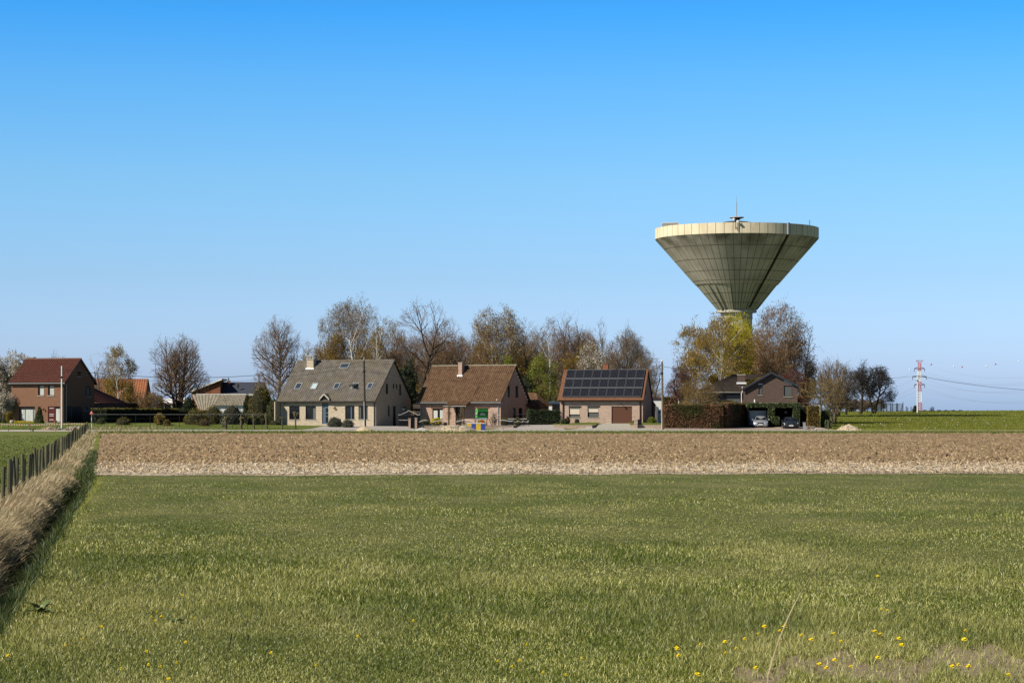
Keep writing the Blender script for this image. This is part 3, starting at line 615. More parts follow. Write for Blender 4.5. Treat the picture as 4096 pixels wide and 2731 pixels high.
def chimney(parent, x0, x1, y0, y1, z0, z1, mt, cap='concrete', flash=True, open_cap=False, zfl=None):
    b = MB().box(x0, x1, y0, y1, z0, z1); o = b.build('chimney', M[mt], parent)
    q = MB()
    if open_cap:
        hh = .42; q.box(x0-.07, x1+.07, y0-.07, y1+.07, z1, z1+.08); q.box(x0-.07, x1+.07, y0-.07, y1+.07, z1+hh, z1+hh+.1)
        for a in (x0, (x0+x1)/2-.07, x1-.14): 
            for c in (y0, y1-.14): q.box(a, a+.14, c, c+.14, z1+.08, z1+hh)
    else: q.box(x0-.05, x1+.05, y0-.05, y1+.05, z1, z1+.09)
    q.build('chimney_cap', M[cap], o)
    if flash and zfl is not None:
        q = MB().box(x0-.12, x1+.12, y0-.13, y0-.005, zfl-.12, zfl+.12); q.build('flashing', M['lead'], o)
    return o
def skylight(roof, H, pxa, pxb, pya, pyb, yz, slope_dir, glass='glass_sky', opened=0):
    pass

# ---- red brick house, far left
H = House('brick_house', 258, 290, 17.5, 46, 1692, 'two storey brown brick house with dark red tiled roof at far left')
W, dp = H.W, 8.0; ze = H.z(1527, W); zr = H.z(1433, W, dp/2)+.0
fwin = lambda a, b_, c, d: (H.x(a), H.x(b_), H.z(d, H.x(a)), H.z(c, H.x(a)))
w1 = fwin(152, 175.5, 1541, 1581); w2 = fwin(192, 216, 1541, 1581); w3 = fwin(75.5, 140, 1625, 1685); dr = fwin(191.5, 240, 1625, 1690)
gy = lambda a, b_, c, d: (H.y(a), H.y(b_), H.z(d, W, H.y(a)), H.z(c, W, H.y(a)))
g1 = gy(309, 324, 1484, 1504); g2 = gy(343, 362, 1545, 1585); g3 = gy(336, 352, 1628, 1641)
b = MB(); wall(b, [(0, ze), (W, ze)], [w1, w2, w3, dr], front(H)); wall(b, [(0, ze), (dp/2, zr-.15), (dp, ze)], [g1, g2, g3], right(H))
wall(b, [(0, ze), (dp/2, zr-.15), (dp, ze)], [], lambda u, z, d: (d, u, z)); b.face([(0, dp, -1), (W, dp, -1), (W, dp, ze), (0, dp, ze)])
b.build('wall', M['brick_brown'], H.root)
rf = gable_roof(H, -.18, W+.18, -.35, ze-.12, dp/2, zr, dp+.35, ze-.12, 'tile_red', verge='tile_red', col=.3, amp=.07)
chimney(rf, .0, .95, dp/2-.1, dp/2+.5, zr-1, zr+.12, 'brick_brown', flash=False)
gutter(H, -.18, W+.18, -.43, ze-.2)
f_ = front(H)
for w in (w1, w2): window(H.root, f_, w, .14, 'frame_brown', curtain=[(w[0]+.25, w[1]-.03, w[2]+.05, w[3]-.05, 'curtain')])
m1, m2 = H.x(99.5), H.x(134.5); window(H.root, f_, w3, .14, 'frame_brown', mull=(m1, m2), curtain=[(w3[0]+.35, m1-.05, w3[2]+.05, w3[3]-.4, 'curtain'), (m1+.06, m2-.1, w3[2]+.05, w3[3]-.4, 'curtain'), (m2+.05, w3[1]-.05, w3[2]+.05, w3[3]-.4, 'curtain')])
xm = H.x(220); q = MB().box(dr[0]+.02, xm-.03, .07, .13, dr[2]+.1, dr[3]-.02); q.build('door_panel', M['door_red'], H.root)['label'] = 'dark red front door with white letter slots'
q = MB(); [q.box(dr[0]+.2, xm-.22, .05, .07, zz, zz+.05) for zz in (dr[2]+.35, dr[2]+.85, dr[2]+1.05, dr[3]-.25)]; q.build('door_trim', M['white'], H.root)
window(H.root, f_, (xm, dr[1], dr[2]+.15, dr[3]), .14, 'frame_brown', name='side_window', curtain=[(xm+.1, dr[1]-.03, dr[2]+.2, dr[3]-.3, 'curtain')])
r_ = right(H)
window(H.root, r_, g1, .12, 'frame_brown'); window(H.root, r_, g2, .12, 'frame_brown', curtain=[(g2[0]+.3, g2[1]-.1, g2[2]+.1, g2[3]-.1, 'blind_grey')]); window(H.root, r_, g3, .12, 'frame_brown', curtain=[(g3[0]+.1, g3[1]-.1, g3[2]+.05, g3[3]-.05, 'blind_grey')])
pipe(H, W-.1, -.08, ze-.2, -.2, 'black', .05); pipe(H, W+.07, .35, ze-.2, -.2)
q = MB().box(W+.005, W+.05, .5, 1.6, .1, 2.15); q.build('garage_side_door', M['plastic_black'], H.root)
q = MB().box(W+.005, W+.04, 1.9, 4.6, .1, 2.1); q.build('garage_door', M['plastic_black'], H.root)
q = MB().tube((0, -.2, 0), (0, -.01, 0), .03, .03, 6).tube((0, -.2, 0), (0, -.2, -.25), .09, .05, 8); q.build('wall_lamp', M['black'], H.root, loc=(H.x(177), 0, H.z(1634, H.x(177))))
q = MB().box(dr[0]-.3, dr[1]+.1, -.9, 0, -.5, .08); q.build('door_step', M['concrete'], H.root)
pipe_x = W
# annex behind: low wing with red lean roof, then flat dark block
yA0 = dp; A = empty('house_annex', tuple(pt(378, 1690, 300)), -R(17.5), 'low dark annex with small red tiled roof right of the brown brick house', 'annex')
ca, sa = math.cos(R(17.5)), math.sin(R(17.5)); Ax, Ay, Az = A.location
def aloc(px, py, yy): # right-facing plane of the annex: local x=0, y=yy
    return EYE-(py-HY)*(Ay+yy*ca)/F-Az
def ay(px): k = (px-CX)/F; return (k*Ay-Ax)/(sa-k*ca)
y1 = ay(499); y2 = ay(555)
zt0 = aloc(378, 1611, 0); zt1 = aloc(499, 1611, y1); zrd = aloc(378, 1551, 0)+.1
b = MB(); b.hexa([(-4, 0, -1), (0, 0, -1), (0, y1, -1), (-4, y1, -1), (-4, 0, zt0), (0, 0, zt0), (0, y1, zt1), (-4, y1, zt1)]); b.build('wall', M['brick_dark'], A)
b = MB(); slope(b, (.25, -.1, zt0), (.25, y1+.3, zt1), (-2.6, y1*.32, zt1+2.35), (-2.6, -.1, zt1+2.35), .3, amp=.03); slope(b, (.25, y1+.3, zt1), (-4, y1+.3, zt1), (-2.6, y1*.32, zt1+2.35), (-2.6, y1*.32, zt1+2.35), .3)
b.build('roof', M['tile_red'], A)
b = MB(); b.box(-4, -.02, y1+.003, y2, -1, zt1-.05); b.build('flat_extension', M['plastic_black'], A)
b = MB(); b.box(-4, .05, y1+.25, y2+.1, zt1-.047, zt1+.03); b.build('roof_edge', M['zinc'], A)
T = lambda u, z, d: (-d, u, z)
for a, c, e, f in ((391, 402, 1630, 1658), (430, 437, 1631, 1643), (462, 482, 1631, 1650)): 
    h = (ay(a), ay(c), aloc(a, f, ay(a)), aloc(a, e, ay(a))); window(A, lambda u, z, d: (.12-d, u, z), h, .12, 'black', sill=False, curtain=[(h[0]+.1, h[1]-.1, h[2]+.05, h[3]-.05, 'blind_grey')])

# ---- cream brick house with grey roof
H = House('brick_house', 1501, 281, 24, 1119, 1706, 'cream brick house with large grey tiled roof, six roof windows and a blue front door')
W, dp = H.W, 9.7; zr = H.z(1439.5, W, dp/2); ze = H.z(1601, W, -.3); sl_ = (zr-ze)/(dp/2+.3)
zw = ze+.3*sl_-.16
fw_ = lambda a, b_, c, d, y=0: (H.x(a, y), H.x(b_, y), H.z(d, H.x(a, y), y), H.z(c, H.x(a, y), y))
def oz(X): return 1080+X/3.92
def oy_(Y): return 1350+Y/3.92
h1 = fw_(oz(302), oz(464), oy_(1070), oy_(1283)); h2 = fw_(oz(558), oz(721), oy_(1070), oy_(1283)); h3 = fw_(oz(1178), oz(1325), oy_(1068), oy_(1280)); h4 = fw_(oz(1388), oz(1535), oy_(1068), oy_(1280))
hd = fw_(oz(816), oz(916), oy_(985), oy_(1352)); hd = (hd[0], hd[1], hd[2], zw-.01)
gy = lambda a, b_, c, d: (H.y(oz(a)), H.y(oz(b_)), H.z(oy_(d), W, H.y(oz(a))), H.z(oy_(c), W, H.y(oz(a))))
gs = [gy(1818, 1853, 722, 885), gy(1928, 1952, 722, 800), gy(1975, 2000, 728, 800), gy(2024, 2060, 734, 905), gy(1853, 1880, 1070, 1230), gy(1928, 1975, 1072, 1385), gy(2068, 2140, 1085, 1150)]
b = MB(); wall(b, [(0, zw), (W, zw)], [h1, h2, h3, h4, hd], front(H)); gp = [(0, zw), (dp/2, zr-.2), (dp, zw)]
wall(b, gp, gs, right(H)); wall(b, gp, [], lambda u, z, d: (d, u, z)); b.face([(0, dp, -1), (W, dp, -1), (W, dp, zw), (0, dp, zw)])
b.build('wall', M['brick_cream'], H.root)
# side screen wall shading the left end
xs = H.x(oz(205)); 
b = MB(); b.box(-.02, .12, -1.35, -.02, -1, zw-.25); b.build('wing_wall', M['brick_cream'], H.root)
rf = gable_roof(H, -.22, W+.2, -.42, ze-.12*sl_, dp/2, zr, dp+.42, ze-.12*sl_, 'tile_grey', col=.29, amp=.075)
b = MB(); slope(b, (-.22, -1.5, ze-1.2*sl_+1.0), (2.2, -1.5, ze-1.2*sl_+1.0), (2.2, -.3, ze+.25), (-.22, -.3, ze+.25), .27, amp=.04)
cx0, cx1 = H.x(oz(568), 2.6), H.x(oz(680), 2.6)
def on(px, py):  # roof-surface point seen at a pixel: intersect with front slope plane
    lo, hi = -.4, dp/2
    for _ in range(40):
        y = (lo+hi)/2; x = H.x(px, y); zs = ze+(y+.3)*sl_
        if H.z(py, x, y) > zs: lo = y
        else: hi = y
    return H.x(px, y), y, ze+(y+.3)*sl_
c0 = on(oz(575), oy_(492)); c1 = on(oz(680), oy_(492)); ztop = H.z(oy_(345), c0[0], c0[1])
chimney(rf, c0[0], c1[0], c0[1], c0[1]+.9, c0[2]-.3, ztop, 'brick_cream', open_cap=True, zfl=c0[2]+.03)
def roofwin(pa, pb, qa, qb, lab=None, glass='glass_sky', tilt=0):
    x0_, y0_, z0_ = on(pa, qb); x1_, _, _ = on(pb, qb); _, y1_, z1_ = on((pa+pb)/2+8, qa); n = np.array((0, -sl_, 1)); n = n/np.linalg.norm(n)
    def P(x, y, d): z = ze+(y+.3)*sl_; return (x+n[0]*d, y+n[1]*d, z+n[2]*d)
    b = MB()
    def bar(xa, xb, ya, yb, d=.13): b.hexa([P(xa, ya, -.03), P(xb, ya, -.03), P(xb, yb, -.03), P(xa, yb, -.03), P(xa, ya, d), P(xb, ya, d), P(xb, yb, d), P(xa, yb, d)])
    w = .08; bar(x0_, x0_+w, y0_, y1_); bar(x1_-w, x1_, y0_, y1_); bar(x0_+w, x1_-w, y0_, y0_+w*.7); bar(x0_+w, x1_-w, y1_-w*.7, y1_)
    b.cur = 1; b.face([P(x0_+w/2, y0_, .012), P(x1_-w/2, y0_, .012), P(x1_-w/2, y1_, .012), P(x0_+w/2, y1_, .012)])
    o = b.build('roof_window', [M['zinc'], M['black']], rf)
    q = MB(); t = math.tan(tilt)
    q.face([P(x0_+w*.8, y0_+w*.5, .085+t*.9), P(x1_-w*.8, y0_+w*.5, .085+t*.9), P(x1_-w*.8, y1_-w*.5, .085), P(x0_+w*.8, y1_-w*.5, .085)])
    if tilt: q.cur = 1; q.hexa([P(x0_, y0_, .06+t), P(x1_, y0_, .06+t), P(x1_, y0_+.12, .06+t*.9), P(x0_, y0_+.12, .06+t*.9), P(x0_, y0_, .12+t), P(x1_, y0_, .12+t), P(x1_, y0_+.12, .12+t*.9), P(x0_, y0_+.12, .12+t*.9)])
    q.build('pane', [M[glass], M['black']], None).parent = o
    if lab: o['label'] = lab
    return o
M['pane_pale'] = mat('pale blind behind roof window', (.42, .52, .52), rough=.15, spec=.8)
roofwin(oz(378), oz(472), oy_(722), oy_(815)); roofwin(oz(625), oz(720), oy_(722), oy_(815), 'roof window with a pale blind', 'pane_pale'); roofwin(oz(985), oz(1070), oy_(722), oy_(812))
roofwin(oz(1265), oz(1355), oy_(718), oy_(815), 'open roof window tilted out', tilt=.5); roofwin(oz(1507), oz(1590), oy_(718), oy_(810)); roofwin(oz(1085), oz(1225), oy_(412), oy_(488), 'wide upper roof window')
# pointed dormer over the door
xa, xb = H.x(oz(785), -.5), H.x(oz(922), -.5); xc = (xa+xb)/2-.02; zA = H.z(oy_(893), xc, -.5); zB = H.z(oy_(975), xa, -.5)
b = MB(); yb_ = 1.3
for (xe) in (xa-.1, xb+.1):
    b.hexa([(xe, -.55, zB-.02), (xc, -.55, zA-.02), (xc, yb_, zA-.02), (xe, yb_, zB-.02), (xe, -.55, zB+.14), (xc, -.55, zA+.14), (xc, yb_, zA+.14), (xe, yb_, zB+.14)])
b.build('porch_gable', M['tile_grey'], rf)
b = MB()
for (xe) in (xa-.08, xb+.08):
    b.hexa([(xe, -.6, zB-.05), (xc, -.6, zA-.05), (xc, -.553, zA-.05), (xe, -.553, zB-.05), (xe, -.6, zB+.17), (xc, -.6, zA+.17), (xc, -.553, zA+.17), (xe, -.553, zB+.17)])
b.build('barge_board', M['concrete'], rf)
b = MB(); b.face([(xa+.05, -.3, zB), (xb-.05, -.3, zB), (xc, -.3, zA)]); b.build('porch_glass', M['glass'], rf)
gutter(H, -.2, xa-.15, -.47, ze-.16*sl_-.06, 'wood_dark'); gutter(H, xb+.15, W+.18, -.47, ze-.16*sl_-.06, 'wood_dark')
f_ = front(H)
for h, mu, cu in ((h1, (H.x(oz(383)),), None), (h2, (H.x(oz(668)),), [(H.x(oz(668))+.03, h2[1]-.06, h2[2]+.06, h2[3]-.3, 'blind_grey')]), (h3, (H.x(oz(1272)),), None), (h4, (), [(h4[0]+.08, h4[0]+.25, h4[2]+.06, h4[3]-.06, 'blind_grey'), (H.x(oz(1512)), h4[1]-.06, h4[2]+.06, h4[3]-.06, 'blind_grey')])):
    window(H.root, f_, h, .14, 'black', mull=mu, curtain=cu)
q = MB().box(H.x(oz(1262)), H.x(oz(1280)), .07, .088, h3[2]+.06, h3[3]-.06); q.build('window_post', M['frame_blue'], H.root)
q = MB().box(hd[0]+.04, hd[1]-.04, .1, .16, hd[2], zw-.6); dd = q.build('door', M['frame_blue'], H.root); dd['label'] = 'tall blue grey front door'
q = MB(); [q.box(H.x(oz(868)), H.x(oz(905)), .085, .1, H.z(oy_(a), 8), H.z(oy_(c), 8)) for a, c in ((1170, 1105), (1225, 1188), (1330, 1240))]; q.build('pane', M['glass'], dd)
q = MB().box(hd[0], hd[1], .12, .15, zw-.6, zw); q.build('door_transom', M['glass'], H.root)
r_ = right(H)
for i, g in enumerate(gs):
    if i == 5: MB().box(W-.11, W-.05, g[0], g[1], g[2], g[3]).build('side_door', M['black'], H.root)
    else: window(H.root, r_, g, .12, 'black', sill=False)
pipe(H, W-.12, -.06, zw-.1, -.3, 'wood_dark', .055); pipe(H, .35, -.07, zw-.1, -.3, 'white', .04); pipe(H, W+.06, .06, zw-.1, -.3, 'zinc', .035)
b = MB()
for px in (oz(1188), oz(1360), oz(1522)): b.box(H.x(px)-.05, H.x(px)+.05, -.12, -.003, zw-.42, zw-.2)
b.build('eave_lamp', M['white'], H.root)
b = MB(); q = [(0, 0), (.25, .12), (.2, .25), (.42, .2), (.5, .02), (.65, -.1), (.4, -.28), (.3, -.12), (.1, -.05)]; x0_ = H.x(oz(985)); z0_ = H.z(oy_(1110), x0_)
b.prism([(x0_+a, z0_+c) for a, c in reversed(q)], -.06, -.01); b.build('wall_ornament', M['wood_beam'], H.root)
b = MB().box(0, .35, -.2, -.005, 0, .3); b.build('wall_sign', M['offwhite'], H.root, loc=(W+.02, H.y(oz(2080)), H.z(oy_(1140), W, H.y(oz(2080)))))
Hc = H

# ---- brown roof house with porch
def oz(X): return 1620+X/3.92
def oy_(Y): return 1400+Y/3.92
H = House('brick_house', 2002.6, 282, 24.5, 1681, 1701, 'pink brick house with steep red brown tiled roof swept down over a porch')
W, dp = H.W, 8.1; zr = H.z(1460, W, dp/2); ze = H.z(1603, W, -.35); sl_ = (zr-ze)/(dp/2+.35); zw = ze+.35*sl_-.16
h1 = fw_(oz(430), oz(596), oy_(915), oy_(1085)); h2 = fw_(oz(1140), oz(1305), oy_(912), oy_(1090)); hd = fw_(oz(792), oz(880), oy_(885), oy_(1170)); hd = (hd[0], hd[1], hd[2], min(hd[3], zw-.02))
gy = lambda a, b_, c, d: (H.y(oz(a)), H.y(oz(b_)), H.z(oy_(d), W, H.y(oz(a))), H.z(oy_(c), W, H.y(oz(a))))
gs = [gy(1608, 1645, 556, 740), gy(1732, 1775, 558, 745), gy(1690, 1735, 900, 1150), gy(1785, 1840, 905, 1160)]
b = MB(); wall(b, [(0, zw), (W, zw)], [h1, h2, hd], front(H)); gp = [(0, zw), (dp/2, zr-.2), (dp, zw)]
wall(b, gp, gs, right(H)); wall(b, gp, [], lambda u, z, d: (d, u, z)); b.face([(0, dp, -1), (W, dp, -1), (W, dp, zw), (0, dp, zw)])
b.build('wall', M['brick_pink'], H.root)
rf = gable_roof(H, -.35, W+.3, -.48, ze-.13*sl_, dp/2, zr, dp+.5, ze-.13*sl_, 'tile_brown', col=.28, amp=.075, ridgem='corrugated')
# corbel blocks along the right rear verge
b = MB()
for i in range(10):
    t = (i+.5)/10; y = dp/2+.15+t*(dp/2); z = zr-.25-t*(dp/2)*sl_*.97; b.box(W+.002, W+.06, y-.33, y+.03, z-.28, z-.1)
b.build('gable_blocks', M['offwhite'], rf)
# porch roof
xa, xb = H.x(oz(610), -1.5), H.x(oz(952), -1.5); zp = H.z(oy_(868), xa, -1.5); ta, tb = H.x(oz(690), -.4), H.x(oz(1030), -.4)
b = MB(); slope(b, (xa, -1.5, zp), (xb, -1.5, zp), (tb, -.42, ze-.05), (ta, -.42, ze-.05), .28, amp=.075); slope(b, (ta, -.42, ze-.04), (tb, -.42, ze-.04), (tb+.3, 1.4, ze+1.84*sl_+.05), (ta+.3, 1.4, ze+1.84*sl_+.05), .28, amp=.075)
b.cur = 1; b.hexa([(xa, -1.5, zp-.14), (xb, -1.5, zp-.14), (tb, -.42, ze-.2), (ta, -.42, ze-.2), (xa, -1.5, zp-.02), (xb, -1.5, zp-.02), (tb, -.42, ze-.08), (ta, -.42, ze-.08)])
b.build('porch_roof', [M['tile_brown'], M['wood_dark']], rf)
gutter(H, xa-.05, xb+.05, -1.57, zp-.1)
for px in (oz(686), oz(922)): 
    x_ = H.x(px, -1.35); MB().box(x_-.07, x_+.07, -1.42, -1.28, -.6, zp-.1).build('porch_post', M['wood_dark'], H.root)
gutter(H, -.33, ta-.05, -.55, ze-.14*sl_-.08); gutter(H, tb+.1, W+.28, -.55, ze-.14*sl_-.08)
f_ = front(H); m_ = H.x(oz(515))
window(H.root, f_, h1, .14, 'black', sill=False, mull=(m_,), curtain=[(h1[0]+.12, m_-.08, h1[2]+.08, h1[3]-.25, 'curtain'), (m_+.25, h1[1]-.05, h1[2]+.08, h1[3]-.2, 'curtain')])
window(H.root, f_, h2, .14, 'black', sill=False)
for h in (h1, h2): MB().box(h[0]-.18, h[1]+.18, -.06, .1, h[3]+.01, h[3]+.15).build('lintel', M['wood_beam'], H.root)
MB().box(hd[0]+.05, hd[1]-.05, .11, .16, hd[2]-.1, hd[3]).build('door', M['wood_dark'], H.root)
r_ = right(H)
for i, g in enumerate(gs): window(H.root, r_, g, .12, 'black', sill=False)
for px in (1685, 1994): x_ = H.x(px); pipe(H, x_, -.08, zw-.25, -.4, 'zinc', .055); MB().tube((x_, -.08, zw-.25), (x_, -.5, zw-.05), .05).build('pipe_bend', M['zinc'], H.root)
def on2(px, py):
    lo, hi = -.4, dp/2
    for _ in range(40):
        y = (lo+hi)/2; x = H.x(px, y)
        if H.z(py, x, y) > ze+(y+.35)*sl_: lo = y
        else: hi = y
    return H.x(px, y), y, ze+(y+.35)*sl_
c0 = on2(oz(835), oy_(405)); c1 = on2(oz(893), oy_(405)); chimney(rf, c0[0], c1[0], c0[1], c0[1]+.8, c0[2]-.4, H.z(oy_(203), *c0[:2]), 'brick_pink', zfl=c0[2]+.02)
# low rear extension with red roof on the right
y0_ = dp; b = MB(); b.box(W-1, W+1.6, dp+.2, dp+3, -1, H.z(1621, W, dp+1)); b.build('rear_extension', M['brick_dark'], H.root)
b = MB(); zz = H.z(1625, W+2, dp); slope(b, (W-.6, dp-.6, zz+.0), (W+2.0, dp-.6, zz), (W+.15, dp+2.2, zz+1.75), (W-1.2, dp+2.2, zz+1.75), .26); slope(b, (W+2.0, dp-.6, zz), (W+2, dp+3.4, zz), (W+.15, dp+2.2, zz+1.75), (W+.15, dp+2.2, zz+1.75), .26); b.build('rear_roof', M['tile_brown'], H.root)
# left lean-to shed behind with pale edge
q = MB(); q.box(-3.2, -.35, 5, 9, -1, H.z(1634, 0, 5)); q.cur = 1; q.box(-3.4, -.35, 4.7, 9, H.z(1634, 0, 5)+.003, H.z(1616, 0, 5)); q.cur = 2; q.box(-3.6, -.9, 9.2, 12, H.z(1618, 0, 9), H.z(1613.5, 0, 9)); q.build('side_shed', [M['wood_dark'], M['tile_black'], M['offwhite']], H.root)
Hb = H

# ---- bungalow with solar panels
def oz(X): return 2180+X/4.48
def oy_(Y): return 1400+Y/4.48
H = House('brick_house', 2571, 280, 11.2, 2240, 1694, 'pale mottled brick bungalow with solar panels on an orange roof and brown garage door')
W, dp = H.W, 8.0; zr = H.z(1479.5, W, dp/2); ze = H.z(1597, W, -.25); sl_ = (zr-ze)/(dp/2+.25); zw = ze+.25*sl_-.16
h1 = fw_(oz(428), oz(626), oy_(1003), oy_(1203)); h2 = fw_(oz(763), oz(962), oy_(1000), oy_(1203)); hg = fw_(oz(1192), oz(1560), oy_(1005), oy_(1318))
gy = lambda a, b_, c, d: (H.y(oz(a)), H.y(oz(b_)), H.z(oy_(d), W, H.y(oz(a))), H.z(oy_(c), W, H.y(oz(a))))
g1 = gy(1793, 1813, 600, 800)
b = MB(); wall(b, [(0, zw), (W, zw)], [h1, h2, hg], front(H)); gp = [(0, zw), (dp/2, zr-.2), (dp, zw)]
wall(b, gp, [g1], right(H)); wall(b, gp, [], lambda u, z, d: (d, u, z)); b.face([(0, dp, -1), (W, dp, -1), (W, dp, zw), (0, dp, zw)])
b.build('wall', M['brick_pale'], H.root)
rf = gable_roof(H, -.2, W+.15, -.35, ze-.1*sl_, dp/2, zr, dp+.4, ze-.15*sl_, 'tile_terracotta', col=.24)
n = np.array((0, -sl_, 1)); n /= np.linalg.norm(n)
def RP(x, y, d): return np.array((x, y, ze+(y+.25)*sl_))+n*d
def onp(px, py):
    lo, hi = -.4, dp/2
    for _ in range(40):
        y = (lo+hi)/2
        if H.z(py, H.x(px, y), y) > ze+(y+.25)*sl_: lo = y
        else: hi = y
    return H.x(px, y), y
sx0, sy0 = onp(oz(306), oy_(858)); sx1, _ = onp(oz(1722), oy_(858)); _, sy1 = onp(oz(1000), oy_(366))
def solarmat():
    m = mat('solar cells', (.006, .007, .012), rough=.3, spec=.2); t = m.node_tree; nn = t.nodes; l = t.links; bb = nn['Principled BSDF']
    tc = nn.new('ShaderNodeTexCoord'); s_ = nn.new('ShaderNodeSeparateXYZ'); l.new(tc.outputs['UV'], s_.inputs[0]); prev = None
    for i, (k, w) in enumerate(((6, .05), (10, .30))):
        a = nn.new('ShaderNodeMath'); a.operation = 'MULTIPLY'; a.inputs[1].default_value = k; l.new(s_.outputs[i], a.inputs[0])
        f = nn.new('ShaderNodeMath'); f.operation = 'FRACT'; l.new(a.outputs[0], f.inputs[0])
        c = nn.new('ShaderNodeMath'); c.operation = 'COMPARE'; c.inputs[1].default_value = .5; c.inputs[2].default_value = w; l.new(f.outputs[0], c.inputs[0])
        if prev is None: prev = c.outputs[0]
        else:
            mm = nn.new('ShaderNodeMath'); mm.operation = 'MULTIPLY'; l.new(prev, mm.inputs[0]); l.new(c.outputs[0], mm.inputs[1]); prev = mm.outputs[0]
    mc = nn.new('ShaderNodeMixRGB'); l.new(prev, mc.inputs[0]); mc.inputs[1].default_value = (.006, .007, .012, 1); mc.inputs[2].default_value = (.16, .16, .17, 1); l.new(mc.outputs[0], bb.inputs['Base Color']); return m
M['solar'] = solarmat()
nc, nr_ = 9, 3
pme = None
for r in range(nr_):
    for c in range(nc):
        xa, xb = sx0+(sx1-sx0)*c/nc+.012, sx0+(sx1-sx0)*(c+1)/nc-.012; ya, yb_ = sy0+(sy1-sy0)*r/nr_+.012, sy0+(sy1-sy0)*(r+1)/nr_-.012
        if pme is None:
            o0 = RP(xa, ya, 0); b = MB(); fr_ = .035
            def L(x, y, d): return tuple(RP(x, y, d)-o0)
            b.cur = 1
            for (a1, a2, b1, b2) in ((xa, xa+fr_, ya, yb_), (xb-fr_, xb, ya, yb_), (xa+fr_, xb-fr_, ya, ya+fr_*.7), (xa+fr_, xb-fr_, yb_-fr_*.7, yb_)):
                b.hexa([L(a1, b1, .12), L(a2, b1, .12), L(a2, b2, .12), L(a1, b2, .12), L(a1, b1, .19), L(a2, b1, .19), L(a2, b2, .19), L(a1, b2, .19)])
            b.m = [1 if i >= 12 else 2 for i in range(len(b.m))]; b.cur = 0; b.face([L(xa+.01, ya+.01, .175), L(xb-.01, ya+.01, .175), L(xb-.01, yb_-.01, .175), L(xa+.01, yb_-.01, .175)])
            o = b.build('solar_panel', [M['solar'], M['zinc'], mat('dark panel frame', (.07, .07, .075), rough=.4)], H.root); pme = o
            uv = o.data.uv_layers.new(name='UVMap'); k = len(o.data.loops)
            for q, w_ in zip(range(k-4, k), ((0, 0), (1, 0), (1, 1), (0, 1))): uv.data[q].uv = w_
        else: o = pme.copy(); COL.objects.link(o)
        o.location = tuple(RP(xa, ya, 0))
f_ = front(H)
for h, bz in ((h1, oy_(1150)), (h2, oy_(1112))):
    zb_ = H.z(bz, h[0]); window(H.root, f_, h, .16, 'black', curtain=[(h[0]+.05, h[1]-.05, zb_, h[3]-.1, 'blind'), (h[0]+.2, h[1]-.05, h[2]+.07, zb_-.12, 'blind_grey')])
    MB().box(h[0]-.02, h[1]+.12, -.1, .05, h[3]-.1, h[3]+.02).build('blind_box', M['black'], H.root)
g = MB(); zz = hg[2]; ng = 5
for i in range(ng): g.box(hg[0]+.03, hg[1]-.03, .1+.004*(i % 2), .14, hg[2]+(hg[3]-hg[2])*i/ng, hg[2]+(hg[3]-hg[2])*(i+1)/ng-.008)
g.build('garage_door', M['garage_brown'], H.root)
MB().box(hg[0]-.003, hg[0]+.03, .02, .1, hg[2], hg[3]).build('garage_frame', M['black'], H.root)
window(H.root, right(H), g1, .12, 'black', sill=False)
pipe(H, H.x(oz(325)), -.08, zw-.1, -.3, 'frame_brown', .07); pipe(H, H.x(oz(1706)), -.08, zw-.1, -.3, 'frame_brown', .07)
gutter(H, -.2, W+.13, -.43, ze-.1*sl_-.08, 'frame_brown')
b = MB(); b.tube((0, -.02, 0), (.02, -.35, -.02), .03).box(-.05, .12, -.45, -.25, -.08, .02); b.build('wall_lamp', M['black'], H.root, loc=(H.x(oz(1375)), 0, H.z(oy_(965), 9)))
cxm = H.x(oz(1090), dp/2+.4); chimney(rf, cxm-.32, cxm+.32, dp/2+.15, dp/2+.75, zr-.6, H.z(1456, cxm, dp/2), 'brick_red', 'tile_terracotta', flash=False)
b = MB(); zz = H.z(1606, W, dp); b.hexa([(W-1.5, dp+.02, zz-.3), (W+.35, dp+.02, zz-.3), (W+.35, dp+2, zz-.5), (W-1.5, dp+2, zz-.5), (W-1.5, dp+.02, zz+.5), (W-.35, dp+.02, zz+.55), (W-.35, dp+2, zz+.5), (W-1.5, dp+2, zz+.5)]); b.build('rear_roof', M['tile_red'], H.root)
MB().box(W-1.5, W+.2, dp+.02, dp+2, -1, zz-.3).build('rear_wall', M['brick_dark'], H.root)
Hs = H

# ---- dark brick house, gable to the road, hipped wing on its left
def oz(X): return 2640+X/3.36
def oy_(Y): return 1400+Y/3.36
H = House('brick_house', 3190, 286, 4, 2975, 1700, 'dark brown brick house with its gable facing the road and a black hipped wing')
W = H.W; dp = 10
zl = H.z(1552, 0); zrr = H.z(1541, W); zap = H.z(1488, H.x(3086)); xap = H.x(3086)
g1 = fw_(3034, 3050, 1538, 1579); g2 = fw_(3135.5, 3169, 1524, 1585)
b = MB(); b2x = xap
def roofz(u): return float(np.interp(u, [0, xap, W], [zl, zap, zrr]))-.12
g2t = min(roofz(g2[0]), roofz(g2[1]))-.25; g2b = (g2[0], g2[1], g2[2], g2t)
wall(b, [(0, zl-.12), (xap, zap-.12), (W, zrr-.12)], [g1, g2b], front(H)); wall(b, [(0, zrr-.12), (dp, zrr-.12)], [], right(H)); wall(b, [(0, zl-.12), (dp, zl-.12)], [], lambda u, z, d: (d, u, z)); b.build('wall', M['brick_dark'], H.root)
b = MB(); ex = .28
